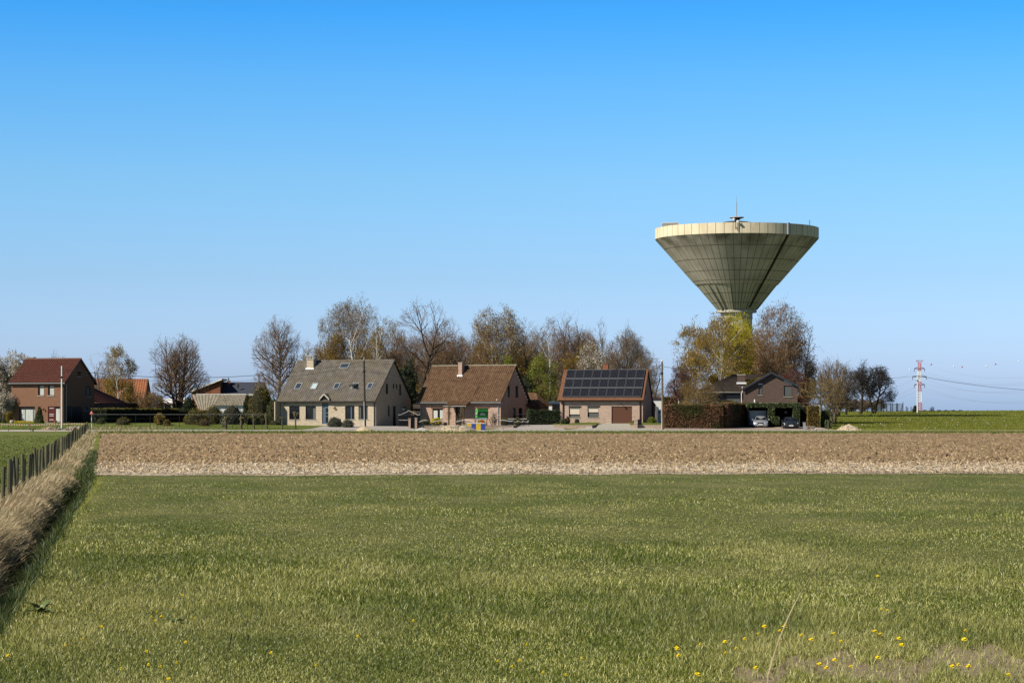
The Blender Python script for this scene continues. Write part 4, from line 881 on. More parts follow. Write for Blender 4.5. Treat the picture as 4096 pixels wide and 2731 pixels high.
slope(b, (-ex, dp, zl-ex*.45), (-ex, -.35, zl-ex*.45), (xap, -.35, zap), (xap, dp, zap), .25); slope(b, (W+ex, -.35, zrr-ex*.5), (W+ex, dp, zrr-ex*.5), (xap, dp, zap), (xap, -.35, zap), .25)
rf = b.build('roof', M['tile_black'], H.root)
b = MB()
for (xe, zE) in ((-ex, zl-ex*.45), (W+ex, zrr-ex*.5)): b.hexa([(xe, -.4, zE-.2), (xap, -.4, zap-.2), (xap, -.3, zap-.2), (xe, -.3, zE-.2), (xe, -.4, zE+.02), (xap, -.4, zap+.02), (xap, -.3, zap+.02), (xe, -.3, zE+.02)])
b.build('barge_board', M['slate_trim'], rf)
f_ = front(H)
window(H.root, f_, g1, .14, 'black', curtain=[(g1[0]+.07, g1[1]-.06, g1[2]+.07, g1[3]-.1, 'blind_grey')]); MB().box(g1[0], g1[1], -.01, .12, g1[3]+.003, g1[3]+.14).build('lintel', M['offwhite'], H.root)
window(H.root, f_, g2b, .14, 'black', curtain=[(g2b[0]+.07, g2b[1]-.06, g2b[2]+.07, g2b[2]+1.25, 'blind_grey')])
za, zc = roofz(g2[0])-.06, roofz(g2[1])-.06
MB().hexa([(g2[0], -.012, za-.22), (g2[1], -.012, zc-.22), (g2[1], .1, zc-.22), (g2[0], .1, za-.22), (g2[0], -.012, za), (g2[1], -.012, zc), (g2[1], .1, zc), (g2[0], .1, za)]).build('lintel', M['offwhite'], H.root)
# wing
xl = H.x(2783, 1.2); ye = 1.2; zE = H.z(1566.5, xl, ye); zR = H.z(1497.5, 0, 5.2); xr0 = H.x(2932, 5.2)
b = MB(); slope(b, (xl, ye, zE), (-.02, ye, zE), (-.02, 5.2, zR), (xr0, 5.2, zR), .27, amp=.035); slope(b, (xl, 9, zE), (xl, ye, zE), (xr0, 5.2, zR), (xr0, 5.3, zR), .27)
slope(b, (-.02, 5.2, zR), (xap-.2, 5.2, zR), (xap-.2, 5.3, zR-.02), (-.02, 5.3, zR-.02), .27); slope(b, (-.1, 2.7, zE+1.1), (xap-1.0, 4.2, zR-.2), (xap-.2, 5.2, zR), (-.1, 5.2, zR), .27)
b.cur = 1; b.box(xl+.05, -.02, ye+.02, 5, zE-.25, zE-.06); b.build('wing_roof', [M['tile_black'], M['wood_dark']], H.root)
b = MB().box(xl+.6, -.02, ye+.5, 9, -1, zE-.2); b.build('wing_wall', M['brick_dark'], H.root)
T = lambda u, z, d: (u, ye+.5-.14+d, z); yy = ye+.4
hA = (H.x(2906, yy), H.x(2963, yy), H.z(1608, 0, yy), H.z(1578, 0, yy)); window(H.root, T, hA, .12, 'black', curtain=[(hA[0]+.06, hA[1]-.06, hA[2]+.06, hA[3]-.06, 'blind_grey')])
hA = (H.x(2842, yy), H.x(2902, yy), H.z(1608, 0, yy), H.z(1581, 0, yy)); window(H.root, T, hA, .12, 'black')
gutter(H, xl, -.05, ye-.08, zE-.1); pipe(H, -.25, ye-.35, zE-.1, -.3, 'white', .05); pipe(H, -.15, ye-.35, H.z(1545, 0), zE-.1, 'white', .045)
ca0 = H.x(2950, 2.2); ca1 = H.x(2981, 2.2); chimney(H.root, ca0, ca1, 2.2, 3.0, zE+.6, H.z(1500, 0, 2.2), 'brick_dark', 'concrete', flash=True, zfl=H.z(1532, 0, 2.1))
pipe(H, H.x(3018.5), -.3, H.z(1597, 3), H.z(1611, 3), 'white', .09)
Hd = H

# ---- background buildings at the left
b0 = pt(380, 1600, 345); z_ = lambda py, D: EYE-(py-HY)*D/F
def xw(px, D): return (px-CX)*D/F
A = empty('barn', (xw(380, 345), 345, 1.0), 0, 'long barn with a steep orange tiled roof behind the birch', 'barn')
w_ = xw(577, 345)-xw(380, 345); b = MB(); slope(b, (-1, 0, z_(1612, 345)-1), (w_, 0, z_(1612, 345)-1), (w_-.05, 4, z_(1515, 349)-1), (-1, 4, z_(1515, 349)-1), .35, rows=.5, amp=.05); slope(b, (w_, 8, z_(1612, 345)-1), (-1, 8, z_(1612, 345)-1), (-1, 4, z_(1515, 349)-1), (w_, 4, z_(1515, 349)-1), .35, rows=.5)
b.build('roof', M['tile_orange'], A)
b = MB(); zt = z_(1612, 345)-1; b.box(-1, w_-.1, .3, 7.7, -1, zt); b.face([(w_-.1, .3, zt), (w_-.1, 7.7, zt), (w_-.1, 4, z_(1519, 349)-1)]); b.build('wall', M['brick_brown'], A)
MB().box(xw(520, 347)-xw(380, 345)-.3, xw(536, 347)-xw(380, 345)-.3, 1.2, 1.9, z_(1571, 346)-1, z_(1558, 346)-1).build('roof_hatch', M['zinc'], A)
# shed with corrugated roof
D0 = 312; A = empty('garden_shed', (xw(770, D0), D0, .9), 0, 'low white shed with a grey corrugated roof in front of the slate roofed house', 'shed')
X = lambda px, D=D0: xw(px, D)-xw(770, D0)
b = MB(); slope(b, (X(797), 0, z_(1641, D0)-.9), (X(848), 0, z_(1641, D0)-.9), (X(885, 316), 4, z_(1578, 316)-.9), (X(768, 316), 4, z_(1578, 316)-.9), .2, rows=1.5, amp=.06)
slope(b, (X(848), 1.2, z_(1622, D0+1)-.9), (X(975), 1.2, z_(1622, D0+1)-.9), (X(985, 316), 4.05, z_(1579, 316)-.9), (X(870, 316), 4.05, z_(1579, 316)-.9), .2, rows=1.5, amp=.06); b.build('roof', M['corrugated'], A)
MB().box(X(768), X(1000), 4.06, 4.2, z_(1582, 316)-.9, z_(1574.5, 316)-.9).build('ridge_board', M['offwhite'], A)
MB().box(X(852), X(975), 1.5, 6, -1, z_(1620, D0+1)-.92).build('wall', M['white'], A); MB().box(X(768), X(848), .4, 6, -1, z_(1641, D0)-.92).build('side_wall', M['brick_brown'], A)
# slate roofed house with a mono-pitch white fascia
D0 = 335; A = empty('brick_house', (xw(760, D0), D0, .9), 0, 'orange brick house with white sloping fascia and slate roof behind the shed', 'house')
X = lambda px, D=D0: xw(px, D)-xw(760, D0); Zp = lambda py, D=D0: z_(py, D)-.9
b = MB(); b.prism([(X(768), -1), (X(881), -1), (X(881), Zp(1527)), (X(768), Zp(1570))], 0, 6); b.build('wall', M['brick_red'], A)
b = MB(); b.hexa([(X(758), -.4, Zp(1571)), (X(889), -.4, Zp(1519)), (X(889), 6, Zp(1519)), (X(758), 6, Zp(1571)), (X(758), -.4, Zp(1563)), (X(889), -.4, Zp(1513.5)), (X(889), 6, Zp(1513.5)), (X(758), 6, Zp(1563))]); b.build('fascia', M['white'], A)
b = MB(); b.face([(X(881), .2, Zp(1580)), (X(1062), .2, Zp(1580)), (X(1056, 338), 3.2, Zp(1527.5, 338)), (X(881, 338), 3.2, Zp(1527.5, 338))]); b.face([(X(881, 338), 3.2, Zp(1527.5, 338)), (X(1056, 338), 3.2, Zp(1527.5, 338)), (X(1062), 6.4, Zp(1580)), (X(881), 6.4, Zp(1580))]); b.build('roof', M['slate'], A)
b = MB(); b.box(X(881)+.01, X(1058), .6, 6, -1, Zp(1581)); b.build('rear_wall', M['brick_red'], A)
chimney(A, X(908, 337), X(919, 337), 2.2, 2.7, Zp(1545, 337), Zp(1523, 337), 'brick_red', flash=False)
MB().tube((X(913, 337), 2.4, Zp(1523, 337)), (X(913, 337), 2.4, Zp(1511, 337)), .08).build('flue', M['black'], A)
MB().tube((X(952, 336), 1.2, Zp(1552, 336)), (X(952, 336), 1.2, Zp(1539, 336)), .09).tube((X(952, 336), 1.2, Zp(1540, 336)), (X(952, 336), 1.2, Zp(1537, 336)), .14).build('roof_vent', M['black'], A)
MB().tube((X(1035, 338), 3.1, Zp(1528, 338)), (X(1035, 338), 3.1, Zp(1497, 338)), .05).build('roof_mast', M['black'], A)
# white low building glimpsed behind the lime trees
D0 = 400; A = empty('greenhouse', (xw(635, D0), D0, 1.2), 0, 'low white glasshouse glimpsed behind the multi-stemmed bare tree', 'greenhouse'); X = lambda px: xw(px, D0)-xw(635, D0); Zp = lambda py: z_(py, D0)-1.2
MB().box(X(636), X(742), 0, 6, -2, Zp(1615)).build('wall', M['offwhite'], A); MB().box(X(634), X(744), -.2, 6.2, Zp(1615)+.003, Zp(1611)).build('roof_beam', M['brick_red'], A)
b = MB(); b.face([(X(634), 0, Zp(1611)+.01), (X(744), 0, Zp(1611)+.01), (X(744), 6, Zp(1592)), (X(634), 6, Zp(1592))]); b.build('glass_roof', M['pylon_white'], A)
MB().box(X(690), X(708), -.05, 0, Zp(1640), Zp(1618)).box(X(660), X(682), -.05, 0, Zp(1640), Zp(1618)).build('window', M['glass'], A)
# white sheds right of the middle house and beside the bungalow
A = empty('garden_shed', tuple(G(2108, 296)), 0, 'white and pale green flat roofed shed behind the dark hedge, between two houses', 'shed'); a_ = A.location; X = lambda px: xw(px, 296)-a_[0]; Zp = lambda py: z_(py, 296)-a_[2]
MB().box(X(2108), X(2176), 0, 4, -.5, Zp(1609)).build('green_wall', M['pane_pale'], A); MB().box(X(2172), X(2262), -.6, 4, -.5, Zp(1609)-.1).build('wall', M['white'], A); MB().box(X(2104), X(2265), -.8, 4.2, Zp(1609)-.097, Zp(1606)).build('roof', M['frame_blue'], A)
MB().box(X(2208), X(2240), -.65, -.61, Zp(1638), Zp(1617)).box(X(2160), X(2167), -.05, -.01, Zp(1650), Zp(1620)).build('window', M['black'], A)
A = empty('garden_shed', tuple(G(2606, 293)), 0, 'bright white shed with a red roof edge between the bungalow and the wooden pole', 'shed'); a_ = A.location; X = lambda px: xw(px, 293)-a_[0]; Zp = lambda py: z_(py, 293)-a_[2]
MB().box(X(2606), X(2652), 0, 4, Zp(1640), Zp(1594)).box(X(2690), X(2716), 0, 4, -.5, Zp(1594)).build('wall', M['white'], A); MB().box(X(2600), X(2720), -.2, 4.2, Zp(1594)+.003, Zp(1589.5)).build('roof', M['tile_red'], A)
MB().box(X(2600), X(2650), .1, 3.8, -.5, Zp(1640)).build('lower_wall', M['offwhite'], A)
b = MB(); [b.box(X(2617+k*1.6), X(2617.8+k*1.6), -.08, -.003, -.3, Zp(1620+k*.8)) for k in range(9)]; b.build('slat_screen', M['zinc'], A)
A = empty('banner', tuple(G(2641, 286)), 0, 'white banner with blue and orange swirls standing beside the wooden pole', 'banner'); a_ = A.location; X = lambda px: xw(px, 286)-a_[0]; Zp = lambda py: z_(py, 286)-a_[2]
MB().box(X(2630.5), X(2650), 0, .06, Zp(1697), Zp(1637.5)).build('panel', M['white'], A)
b = MB()
for k in range(3): b.prism([(X(2632), Zp(1665+6*k)), (X(2650), Zp(1660+7*k)), (X(2650), Zp(1658+7*k)), (X(2640), Zp(1662+6*k)), (X(2632), Zp(1663+6*k))], -.012, -.004)
b.cur = 1; b.prism([(X(2632), Zp(1656)), (X(2650), Zp(1648)), (X(2650), Zp(1641)), (X(2642), Zp(1643)), (X(2632), Zp(1644))], -.012, -.004); b.prism([(X(2633), Zp(1694)), (X(2649), Zp(1676)), (X(2650), Zp(1678)), (X(2640), Zp(1692))], -.012, -.004)
b.build('print', [M['orange'], mat('faded blue print', (.25, .32, .45))], A)

# ---------------------------------------------------------------- water tower
TD = 420.0; TX = xw(2946.6, TD)
def tz(py): return EYE-(py-HY)*TD/F
def tr(p): return p*TD/F
def towermat(name, c, zl, k=60, dark=.35, stain=None, top=None):
    m = mat(name, c, .35, .85, detail=10, stretch=(1, 1, .5)); t = m.node_tree; n = t.nodes; l = t.links; b = n['Principled BSDF']; src = b.inputs['Base Color'].links[0].from_socket
    tc = n.new('ShaderNodeTexCoord'); s_ = n.new('ShaderNodeSeparateXYZ'); l.new(tc.outputs['Object'], s_.inputs[0])
    def mth(op, a, b_=None, c_=None):
        q = n.new('ShaderNodeMath'); q.operation = op
        for i, v in enumerate((a, b_, c_)):
            if v is None: continue
            if hasattr(v, 'links'): l.new(v, q.inputs[i])
            else: q.inputs[i].default_value = v
        return q.outputs[0]
    ang = mth('ARCTAN2', s_.outputs[1], s_.outputs[0]); fr_ = mth('FRACT', mth('MULTIPLY', ang, k/(2*math.pi)))
    rad = mth('SQRT', mth('ADD', mth('MULTIPLY', s_.outputs[0], s_.outputs[0]), mth('MULTIPLY', s_.outputs[1], s_.outputs[1])))
    dist = mth('MULTIPLY', mth('MINIMUM', fr_, mth('SUBTRACT', 1, fr_)), mth('MULTIPLY', rad, 2*math.pi/k))
    line = mth('LESS_THAN', dist, .05)
    for z in zl: line = mth('MAXIMUM', line, mth('COMPARE', s_.outputs[2], z, .055))
    mc = n.new('ShaderNodeMixRGB'); l.new(mth('MULTIPLY', line, .8), mc.inputs[0]); l.new(src, mc.inputs[1]); mc.inputs[2].default_value = (.045, .04, .028, 1); out = mc.outputs[0]
    if stain:  # algae and soot stains running down from the rim
        mp = n.new('ShaderNodeMapping'); mp.inputs['Scale'].default_value = (.35, .35, .1); l.new(tc.outputs['Object'], mp.inputs[0])
        nz = n.new('ShaderNodeTexNoise'); nz.inputs['Scale'].default_value = 1.0; nz.inputs['Detail'].default_value = 6; l.new(mp.outputs[0], nz.inputs[0])
        mr = n.new('ShaderNodeMapRange'); mr.inputs[1].default_value = stain[0]; mr.inputs[2].default_value = stain[1]; l.new(s_.outputs[2], mr.inputs[0])
        v = mth('MULTIPLY', mth('ADD', mr.outputs[0], .15), mth('MULTIPLY', mth('SUBTRACT', nz.outputs[0], .33), 3.2)); cl = n.new('ShaderNodeClamp'); l.new(v, cl.inputs[0])
        m2 = n.new('ShaderNodeMixRGB'); l.new(mth('MULTIPLY', cl.outputs[0], .85), m2.inputs[0]); l.new(out, m2.inputs[1]); m2.inputs[2].default_value = (.075, .065, .045, 1); out = m2.outputs[0]
    l.new(out, b.inputs['Base Color']); return m
T_ = empty('water_tower', (TX, TD, 0), R(-90-2), 'tall grey concrete water tower shaped like an upturned cone, rising behind the trees', 'water tower')
zt, zb, z1, z2, z3 = tz(916), tz(957), tz(1145.6), tz(1240), tz(1272)
r0, r1, r2, r3 = tr(326), tr(163), tr(78), tr(64)
def ringz(py, pyc=None): return tz(py)
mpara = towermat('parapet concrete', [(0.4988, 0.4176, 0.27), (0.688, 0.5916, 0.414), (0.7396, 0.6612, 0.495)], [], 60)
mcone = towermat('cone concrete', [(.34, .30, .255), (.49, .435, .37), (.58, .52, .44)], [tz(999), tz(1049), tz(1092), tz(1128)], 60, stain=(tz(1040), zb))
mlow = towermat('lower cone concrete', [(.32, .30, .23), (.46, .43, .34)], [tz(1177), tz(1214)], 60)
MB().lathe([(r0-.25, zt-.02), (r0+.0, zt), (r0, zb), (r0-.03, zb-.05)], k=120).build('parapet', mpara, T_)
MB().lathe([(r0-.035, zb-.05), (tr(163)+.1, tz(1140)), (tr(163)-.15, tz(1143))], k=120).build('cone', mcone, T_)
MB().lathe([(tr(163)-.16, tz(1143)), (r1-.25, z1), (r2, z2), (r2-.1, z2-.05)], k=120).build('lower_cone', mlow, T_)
MB().lathe([(r0-.25, zt-.02), (r0-.5, zt-.6), (r0*.7, tz(917)), (r0*.38, tz(903)), (tr(40), tz(887)), (0, tz(885))], k=72).build('roof', M['bark_dark'], T_)
b = MB().lathe([(r2-.12, z2-.05), (r2+.1, z2-.06), (r2+.1, z2-.5), (r3, z2-.5), (r3-.05, z3), (r3+.05, z3), (tr(62), z3-.3), (tr(62), -2)], k=48); b.build('shaft', M['concrete'], T_)
# dark duct down the cone, its lighter head on the parapet
def duct(az, w, m_, name, ra, za, rb, zb_, pr):
    a = R(az); d = np.array((math.sin(a), -math.cos(a))); t = np.array((math.cos(a), math.sin(a))); P = []
    for (r, z) in ((ra, za), (rb, zb_)):
        for s_, q in ((-1, 0), (1, 0), (1, pr), (-1, pr)): v = d*(r+q)+t*w*s_/2; P.append((v[0], v[1], z))
    P = [P[0], P[1], P[5], P[4], P[3], P[2], P[6], P[7]]
    c_, s2 = math.cos(R(90+2)), math.sin(R(90+2)); P = [(x*c_-y*s2, x*s2+y*c_, z) for x, y, z in P]
    MB().hexa([P[0], P[1], P[2], P[3], P[4], P[5], P[6], P[7]]).build(name, m_, T_)
duct(32, .42, M['dark_metal'], 'duct', r0-.15, zb-.05, r2+.0, z2+.3, .3); duct(32, .42, M['zinc'], 'duct_head', r0-.05, zt+.1, r0-.05, zb-.1, .35)
for az in (-62, -38, -15, 1, 24, 50, 72): duct(az, .22, mlow, 'rib', r1-.38, z1, r2-.02, z2, .3)
duct(-50, .5, mlow, 'rib', r1-.38, z1, r2-.02, z2, .5)
def tl(px, py, dy=0): # tower-local from pixels at the mid plane (depth offset dy, negative nearer)
    D = TD+dy; x, y, z = xw(px, D)-TX, dy, EYE-(py-HY)*D/F; a = R(90+2); return (x*math.cos(a)-y*math.sin(a), x*math.sin(a)+y*math.cos(a), z)
b = MB(); p = tl(2946, 872); b.lathe([(.01, tz(873)), (tr(22), tz(874)), (tr(30), tz(871)), (tr(28), tz(868.5)), (.01, tz(867))], k=24).build('canopy', M['concrete'], T_)
b = MB(); b.lathe([(tr(9), tz(888)), (tr(9), tz(879)), (tr(15), tz(879)), (tr(15), tz(875)), (tr(9), tz(873))], k=20).build('lantern', M['bark_dark'], T_)
b = MB().tube(tl(2946, 867), tl(2946, 808), .09, .07, 8).tube(tl(2946, 808), tl(2946, 786), .035, .02, 6); b.build('mast', M['zinc'], T_)
for px, py, dy in ((2934, 876.5, -2), (2950, 885.5, -tr(326)-.3)):
    p = np.array(tl(px, py, dy)); q = np.array(tl(px, py, dy-.35)); MB().tube(p, q, tr(5), tr(5), 14).build('dish_antenna', M['white'], T_)
b = MB().tube(tl(2943, 868, -15.2), tl(2943, 918, -15.2), .06, .06, 6).tube(tl(2943, 906, -15.2), tl(2951, 920, -15.1), .05, .05, 6).tube(tl(2951, 885, -15.1), tl(2951, 925, -15.0), .05, .05, 6); b.build('antenna_bracket', M['bark_dark'], T_)
b = MB().tube(tl(3238, 881, -5), tl(3238, 920, -5), .05, .05, 6).tube(tl(3238, 881, -5), tl(3238, 900, -5), .1, .1, 6); b.build('side_antenna', M['zinc'], T_)
b = MB(); pl = [tl(2647, 915, -3), tl(2726, 915, -3), tl(2712, 891, -3), tl(2649, 893, -3)]; pb = [tl(2647, 915, 3), tl(2726, 915, 3), tl(2712, 891, 3), tl(2649, 893, 3)]
b.hexa([pl[0], pl[1], pb[1], pb[0], pl[3], pl[2], pb[2], pb[3]]).build('roof_hut', M['concrete'], T_)
b = MB(); q = [tl(2645, 894, -3.03), tl(2712, 891.5, -3.03), tl(2712, 891.5, 3.3), tl(2645, 894, 3.3), tl(2645, 891, -3.03), tl(2713, 888.5, -3.03), tl(2713, 888.5, 3.3), tl(2645, 891, 3.3)]; b.hexa(q)
b.hexa([tl(2711, 892, -3.02), tl(2723, 904, -3.02), tl(2723, 904, 3.3), tl(2711, 892, 3.3), tl(2712, 889.4, -3.02), tl(2725, 902, -3.02), tl(2725, 902, 3.3), tl(2712, 889.4, 3.3)]).build('hut_roof', M['white'], T_)

# ---------------------------------------------------------------- pylon, poles, wires
PD = 2000.0; P_ = empty('pylon', (xw(3678, PD), PD, -5), R(0), 'distant red and white lattice power pylon on the horizon at the right', 'pylon')
def pz(py): return EYE-(py-HY)*PD/F+5
sc_ = PD/F
def halfw(py): return (5.5 if py < 1530 else 5.5+(py-1530)*3.8/113)*sc_
bands = [(1448, 1484, 'r'), (1484, 1525, 'w'), (1525, 1566, 'r'), (1566, 1609, 'w'), (1609, 1665, 'r')]
for a, c, col in bands:
    b = MB(); n = max(2, int((c-a)/9)); 
    for i in range(n):
        u0, u1 = a+(c-a)*i/n, a+(c-a)*(i+1)/n; w0, w1 = halfw(u0), halfw(u1)
        cs = [(-1, -1), (1, -1), (1, 1), (-1, 1)]
        for k in range(4):
            s0, s1 = cs[k], cs[(k+1) % 4]; rr = .14
            b.tube((s0[0]*w0, s0[1]*w0, pz(u0)), (s0[0]*w1, s0[1]*w1, pz(u1)), rr*1.3, None, 4, False)
            b.tube((s0[0]*w0, s0[1]*w0, pz(u0)), (s1[0]*w1, s1[1]*w1, pz(u1)), rr, None, 4, False); b.tube((s1[0]*w0, s1[1]*w0, pz(u0)), (s0[0]*w1, s0[1]*w1, pz(u1)), rr, None, 4, False)
    b.build('tower_section', M['pylon_red' if col == 'r' else 'pylon_white'], P_)
b = MB(); zt = pz(1442)
for s_ in (-1, 1):
    b.tube((-14*sc_*s_, 0, zt), (14*sc_*s_, 0, zt), .25, None, 4); b.tube((14*sc_*s_, 0, zt), (5*sc_*s_, 0, pz(1450)), .2, None, 4)
b.build('top_arm', M['pylon_red'], P_)
arms = []
for py, hw in ((1474, 20.7), (1506.5, 28), (1538.5, 20.7)):
    b = MB()
    for s_ in (-1, 1):
        b.tube((0, 0, pz(py)), (hw*sc_*s_, 0, pz(py)), .3, None, 4); b.tube((5*sc_*s_, 0, pz(py-7)), (hw*sc_*s_, 0, pz(py)), .18, None, 4); b.tube((hw*sc_*s_, 0, pz(py)), (hw*sc_*s_, 0, pz(py+12)), .22, None, 4); arms.append((3678+hw*s_, py+12))
    b.build('cross_arm', M['dark_metal'], P_)
def cable(name, A, Bp, sag, r, m_, label, cat='cable', group=None, n=28):
    A, Bp = np.array(A, float), np.array(Bp, float); r = r*.75; pts = [A+(Bp-A)*i/n-np.array((0, 0, sag*4*(i/n)*(1-i/n))) for i in range(n+1)]
    b = MB(); b.path([p-A for p in pts], r, 4); return tag(b.build(name, m_, loc=tuple(A)), label, cat, group)
M['wire'] = mat('grey wire', (.12, .13, .16), rough=.8); M['wire_dark'] = mat('dark cable', (.03, .028, .03), rough=.8)
RE = [(4700, 1330), (4700, 1345), (4700, 1370), (4700, 1385), (4700, 1430), (4700, 1445)]; names = ['upper left', 'upper right', 'middle left', 'middle right', 'lower left', 'lower right']
for (ax, ay_), (bx_, by_), nm in zip(arms, RE, names):
    cable('power_line', pt(ax, ay_, PD), pt(bx_, by_, 1500), {'u': 21, 'm': 20, 'l': 20}[nm[0]], .055, M['wire'], 'thin high voltage line sagging right from the %s arm of the pylon' % nm, 'power line', 'high voltage lines right of the pylon')
for (ax, ay_), nm, ly in zip(arms, names, (1600, 1600, 1625, 1640, 1665, 1670)):
    if 'left' in nm or nm[0] == 'l': cable('power_line', pt(ax, ay_, PD), pt(3330, ly+12, 2150), 2, .05, M['wire'], 'thin high voltage line running down left from the %s arm of the pylon' % nm, 'power line', 'high voltage lines left of the pylon')
for k, (px, py, c) in enumerate(((3639, 1479, 'white'), (3725, 1457, 'red'), (3816, 1465.5, 'white'), (3848.5, 1467.5, 'red'), (3946, 1465, 'white'), (3982.5, 1456.5, 'red'), (4077, 1443.5, 'white'))):
    o = MB().lathe([(.02, -.62), (.44, -.44), (.62, 0), (.44, .44), (.02, .62)], k=12).build('marker_ball', M['white' if c == 'white' else 'red'], smooth=True, loc=tuple(pt(px, py, 1800)))
    tag(o, '%s aircraft warning ball on the top wire, %s' % (c, ['left of the pylon top', 'nearest to the pylon on the right', 'first white one right of the pylon', 'second red one from the pylon', 'second white one right of the pylon', 'third red one from the pylon', 'at the right edge of the photo'][k]), 'warning ball', 'aircraft warning balls')
cable('top_wire', pt(3665, 1442, PD), pt(4700, 1300, 1500), 24, .04, M['wire'], 'very thin top wire carrying warning balls right of the pylon', 'power line')
def pole(name, px, D, pyt, w0, w1, m_, label, cat='utility pole', lean=0, extra=None):
    g = G(px, D); h = EYE-(pyt-HY)*D/F-g[2]; r = empty(name, tuple(g), 0, label, cat)
    b = MB(); lx = lean*D/F; b.tube((0, 0, -.5), (lx, 0, h), w0, w1, 10); b.build('shaft', m_, r)
    b = MB()
    for zz in (h-.35, h-.8, h-1.35): b.tube((lx-.22, 0, zz), (lx+.22, 0, zz), .03, .03, 6)
    b.tube((lx, -.05, h-1.45), (lx, -.05, h-1.2), w1*1.25, None, 10); b.build('bracket', M['dark_metal'], r)
    if extra: extra(r, h, lx)
    return r, g, h
pole('utility_pole', 247, 268, 1463, .11, .075, M['concrete_pole'], 'white concrete pole in front of the brown brick house')
def ex1(r, h, lx):
    MB().tube((-.1, -.05, 0), (-.1+lx*.25, -.05, h*.4), .035, None, 6).build('cable_guard', M['white'], r); MB().tube((lx, 0, h), (lx-.02, 0, h+.35), .03, .02, 6).build('tip', M['white'], r)
pole('utility_pole', 1461, 268, 1440, .13, .10, M['wood_dark'], 'dark wooden pole in front of the cream brick house', lean=-5, extra=ex1)
def ex2(r, h, lx):
    MB().lathe([(.02, -.12), (.1, -.06), (.12, .02), (.08, .1), (.02, .14)], k=10).build('lamp', M['offwhite'], r, loc=(lx, 0, h+.1)); MB().tube((-.16, -.08, 0), (-.16+lx*.3, -.08, h*.3), .03, None, 6).build('cable_guard', M['white'], r)
    b = MB(); b.path([(lx-.05, 0, h-.2), (lx-.25, 0, h-.6), (lx-.2, 0, h-1.4), (lx-.02, 0, h-1.8)], .02, 5); b.build('cable_loop', M['wire_dark'], r)
pole('utility_pole', 2652, 265, 1447, .155, .11, M['wood_pole'], 'old brown wooden pole beside the beech hedge', lean=-4, extra=ex2)
pole('utility_pole', 3670, 505, 1498, .17, .15, M['concrete_pole'], 'white concrete pole on the horizon beside the red and white pylon')
g_ = 'street cables'
cable('overhead_cable', pt(249, 1476, 268), pt(1456, 1446, 268), 1.42, .022, M['wire_dark'], 'upper cable from the white pole to the dark wooden pole', group=g_)
cable('overhead_cable', pt(249, 1487, 268), pt(1456, 1462, 268), 1.5, .018, M['wire_dark'], 'lower cable from the white pole to the dark wooden pole', group=g_)
cable('overhead_cable', pt(1456, 1446, 268), pt(2648, 1462, 265), 1.0, .02, M['wire_dark'], 'upper cable from the dark pole to the brown wooden pole', group=g_)
cable('overhead_cable', pt(1457, 1484, 268), pt(2648, 1495, 265), 1.3, .016, M['wire_dark'], 'lower cable from the dark pole to the brown wooden pole', group=g_)
cable('overhead_cable', pt(-200, 1490, 268), pt(248, 1478, 268), .35, .02, M['wire_dark'], 'upper cable running left from the white pole', group=g_)
cable('overhead_cable', pt(-200, 1506, 268), pt(248, 1488, 268), .35, .018, M['wire_dark'], 'lower cable running left from the white pole', group=g_)
cable('overhead_cable', pt(2648, 1466, 265), pt(3669, 1502, 505), 1.2, .03, M['wire_dark'], 'long cable from the brown wooden pole to the far white pole', group=g_)
cable('overhead_cable', pt(3669, 1502, 505), pt(5200, 1470, 430), 4.0, .055, M['wire_dark'], 'thick cable sagging right from the far white pole', group=g_)
cable('overhead_cable', pt(249, 1480, 268), pt(1035, 1499, 338), .6, .018, M['wire_dark'], 'thin cable from the white pole to the mast on the slate roof', group=g_)

# ---------------------------------------------------------------- trees
def tubes(S, k):
    """S rows: p0 p1 r0 r1"""
    S = np.asarray(S, float); P0, P1, R0, R1 = S[:, 0:3], S[:, 3:6], S[:, 6], S[:, 7]
    d = P1-P0; d /= np.linalg.norm(d, axis=1)[:, None]+1e-9; up = np.where(np.abs(d[:, 2:3]) < .9, np.array([[0, 0, 1.]]), np.array([[1., 0, 0]]))
    a = np.cross(d, up); a /= np.linalg.norm(a, axis=1)[:, None]; b = np.cross(d, a); V = []
    for P, r in ((P0, R0), (P1, R1)):
        for i in range(k):
            t = 2*math.pi*i/k; V.append(P+r[:, None]*(math.cos(t)*a+math.sin(t)*b))
    V = np.stack(V, 1).reshape(-1, 3); o = np.arange(len(S))*2*k
    Fq = np.concatenate([np.stack([o+i, o+(i+1) % k, o+k+(i+1) % k, o+k+i], 1) for i in range(k)])
    return V, Fq
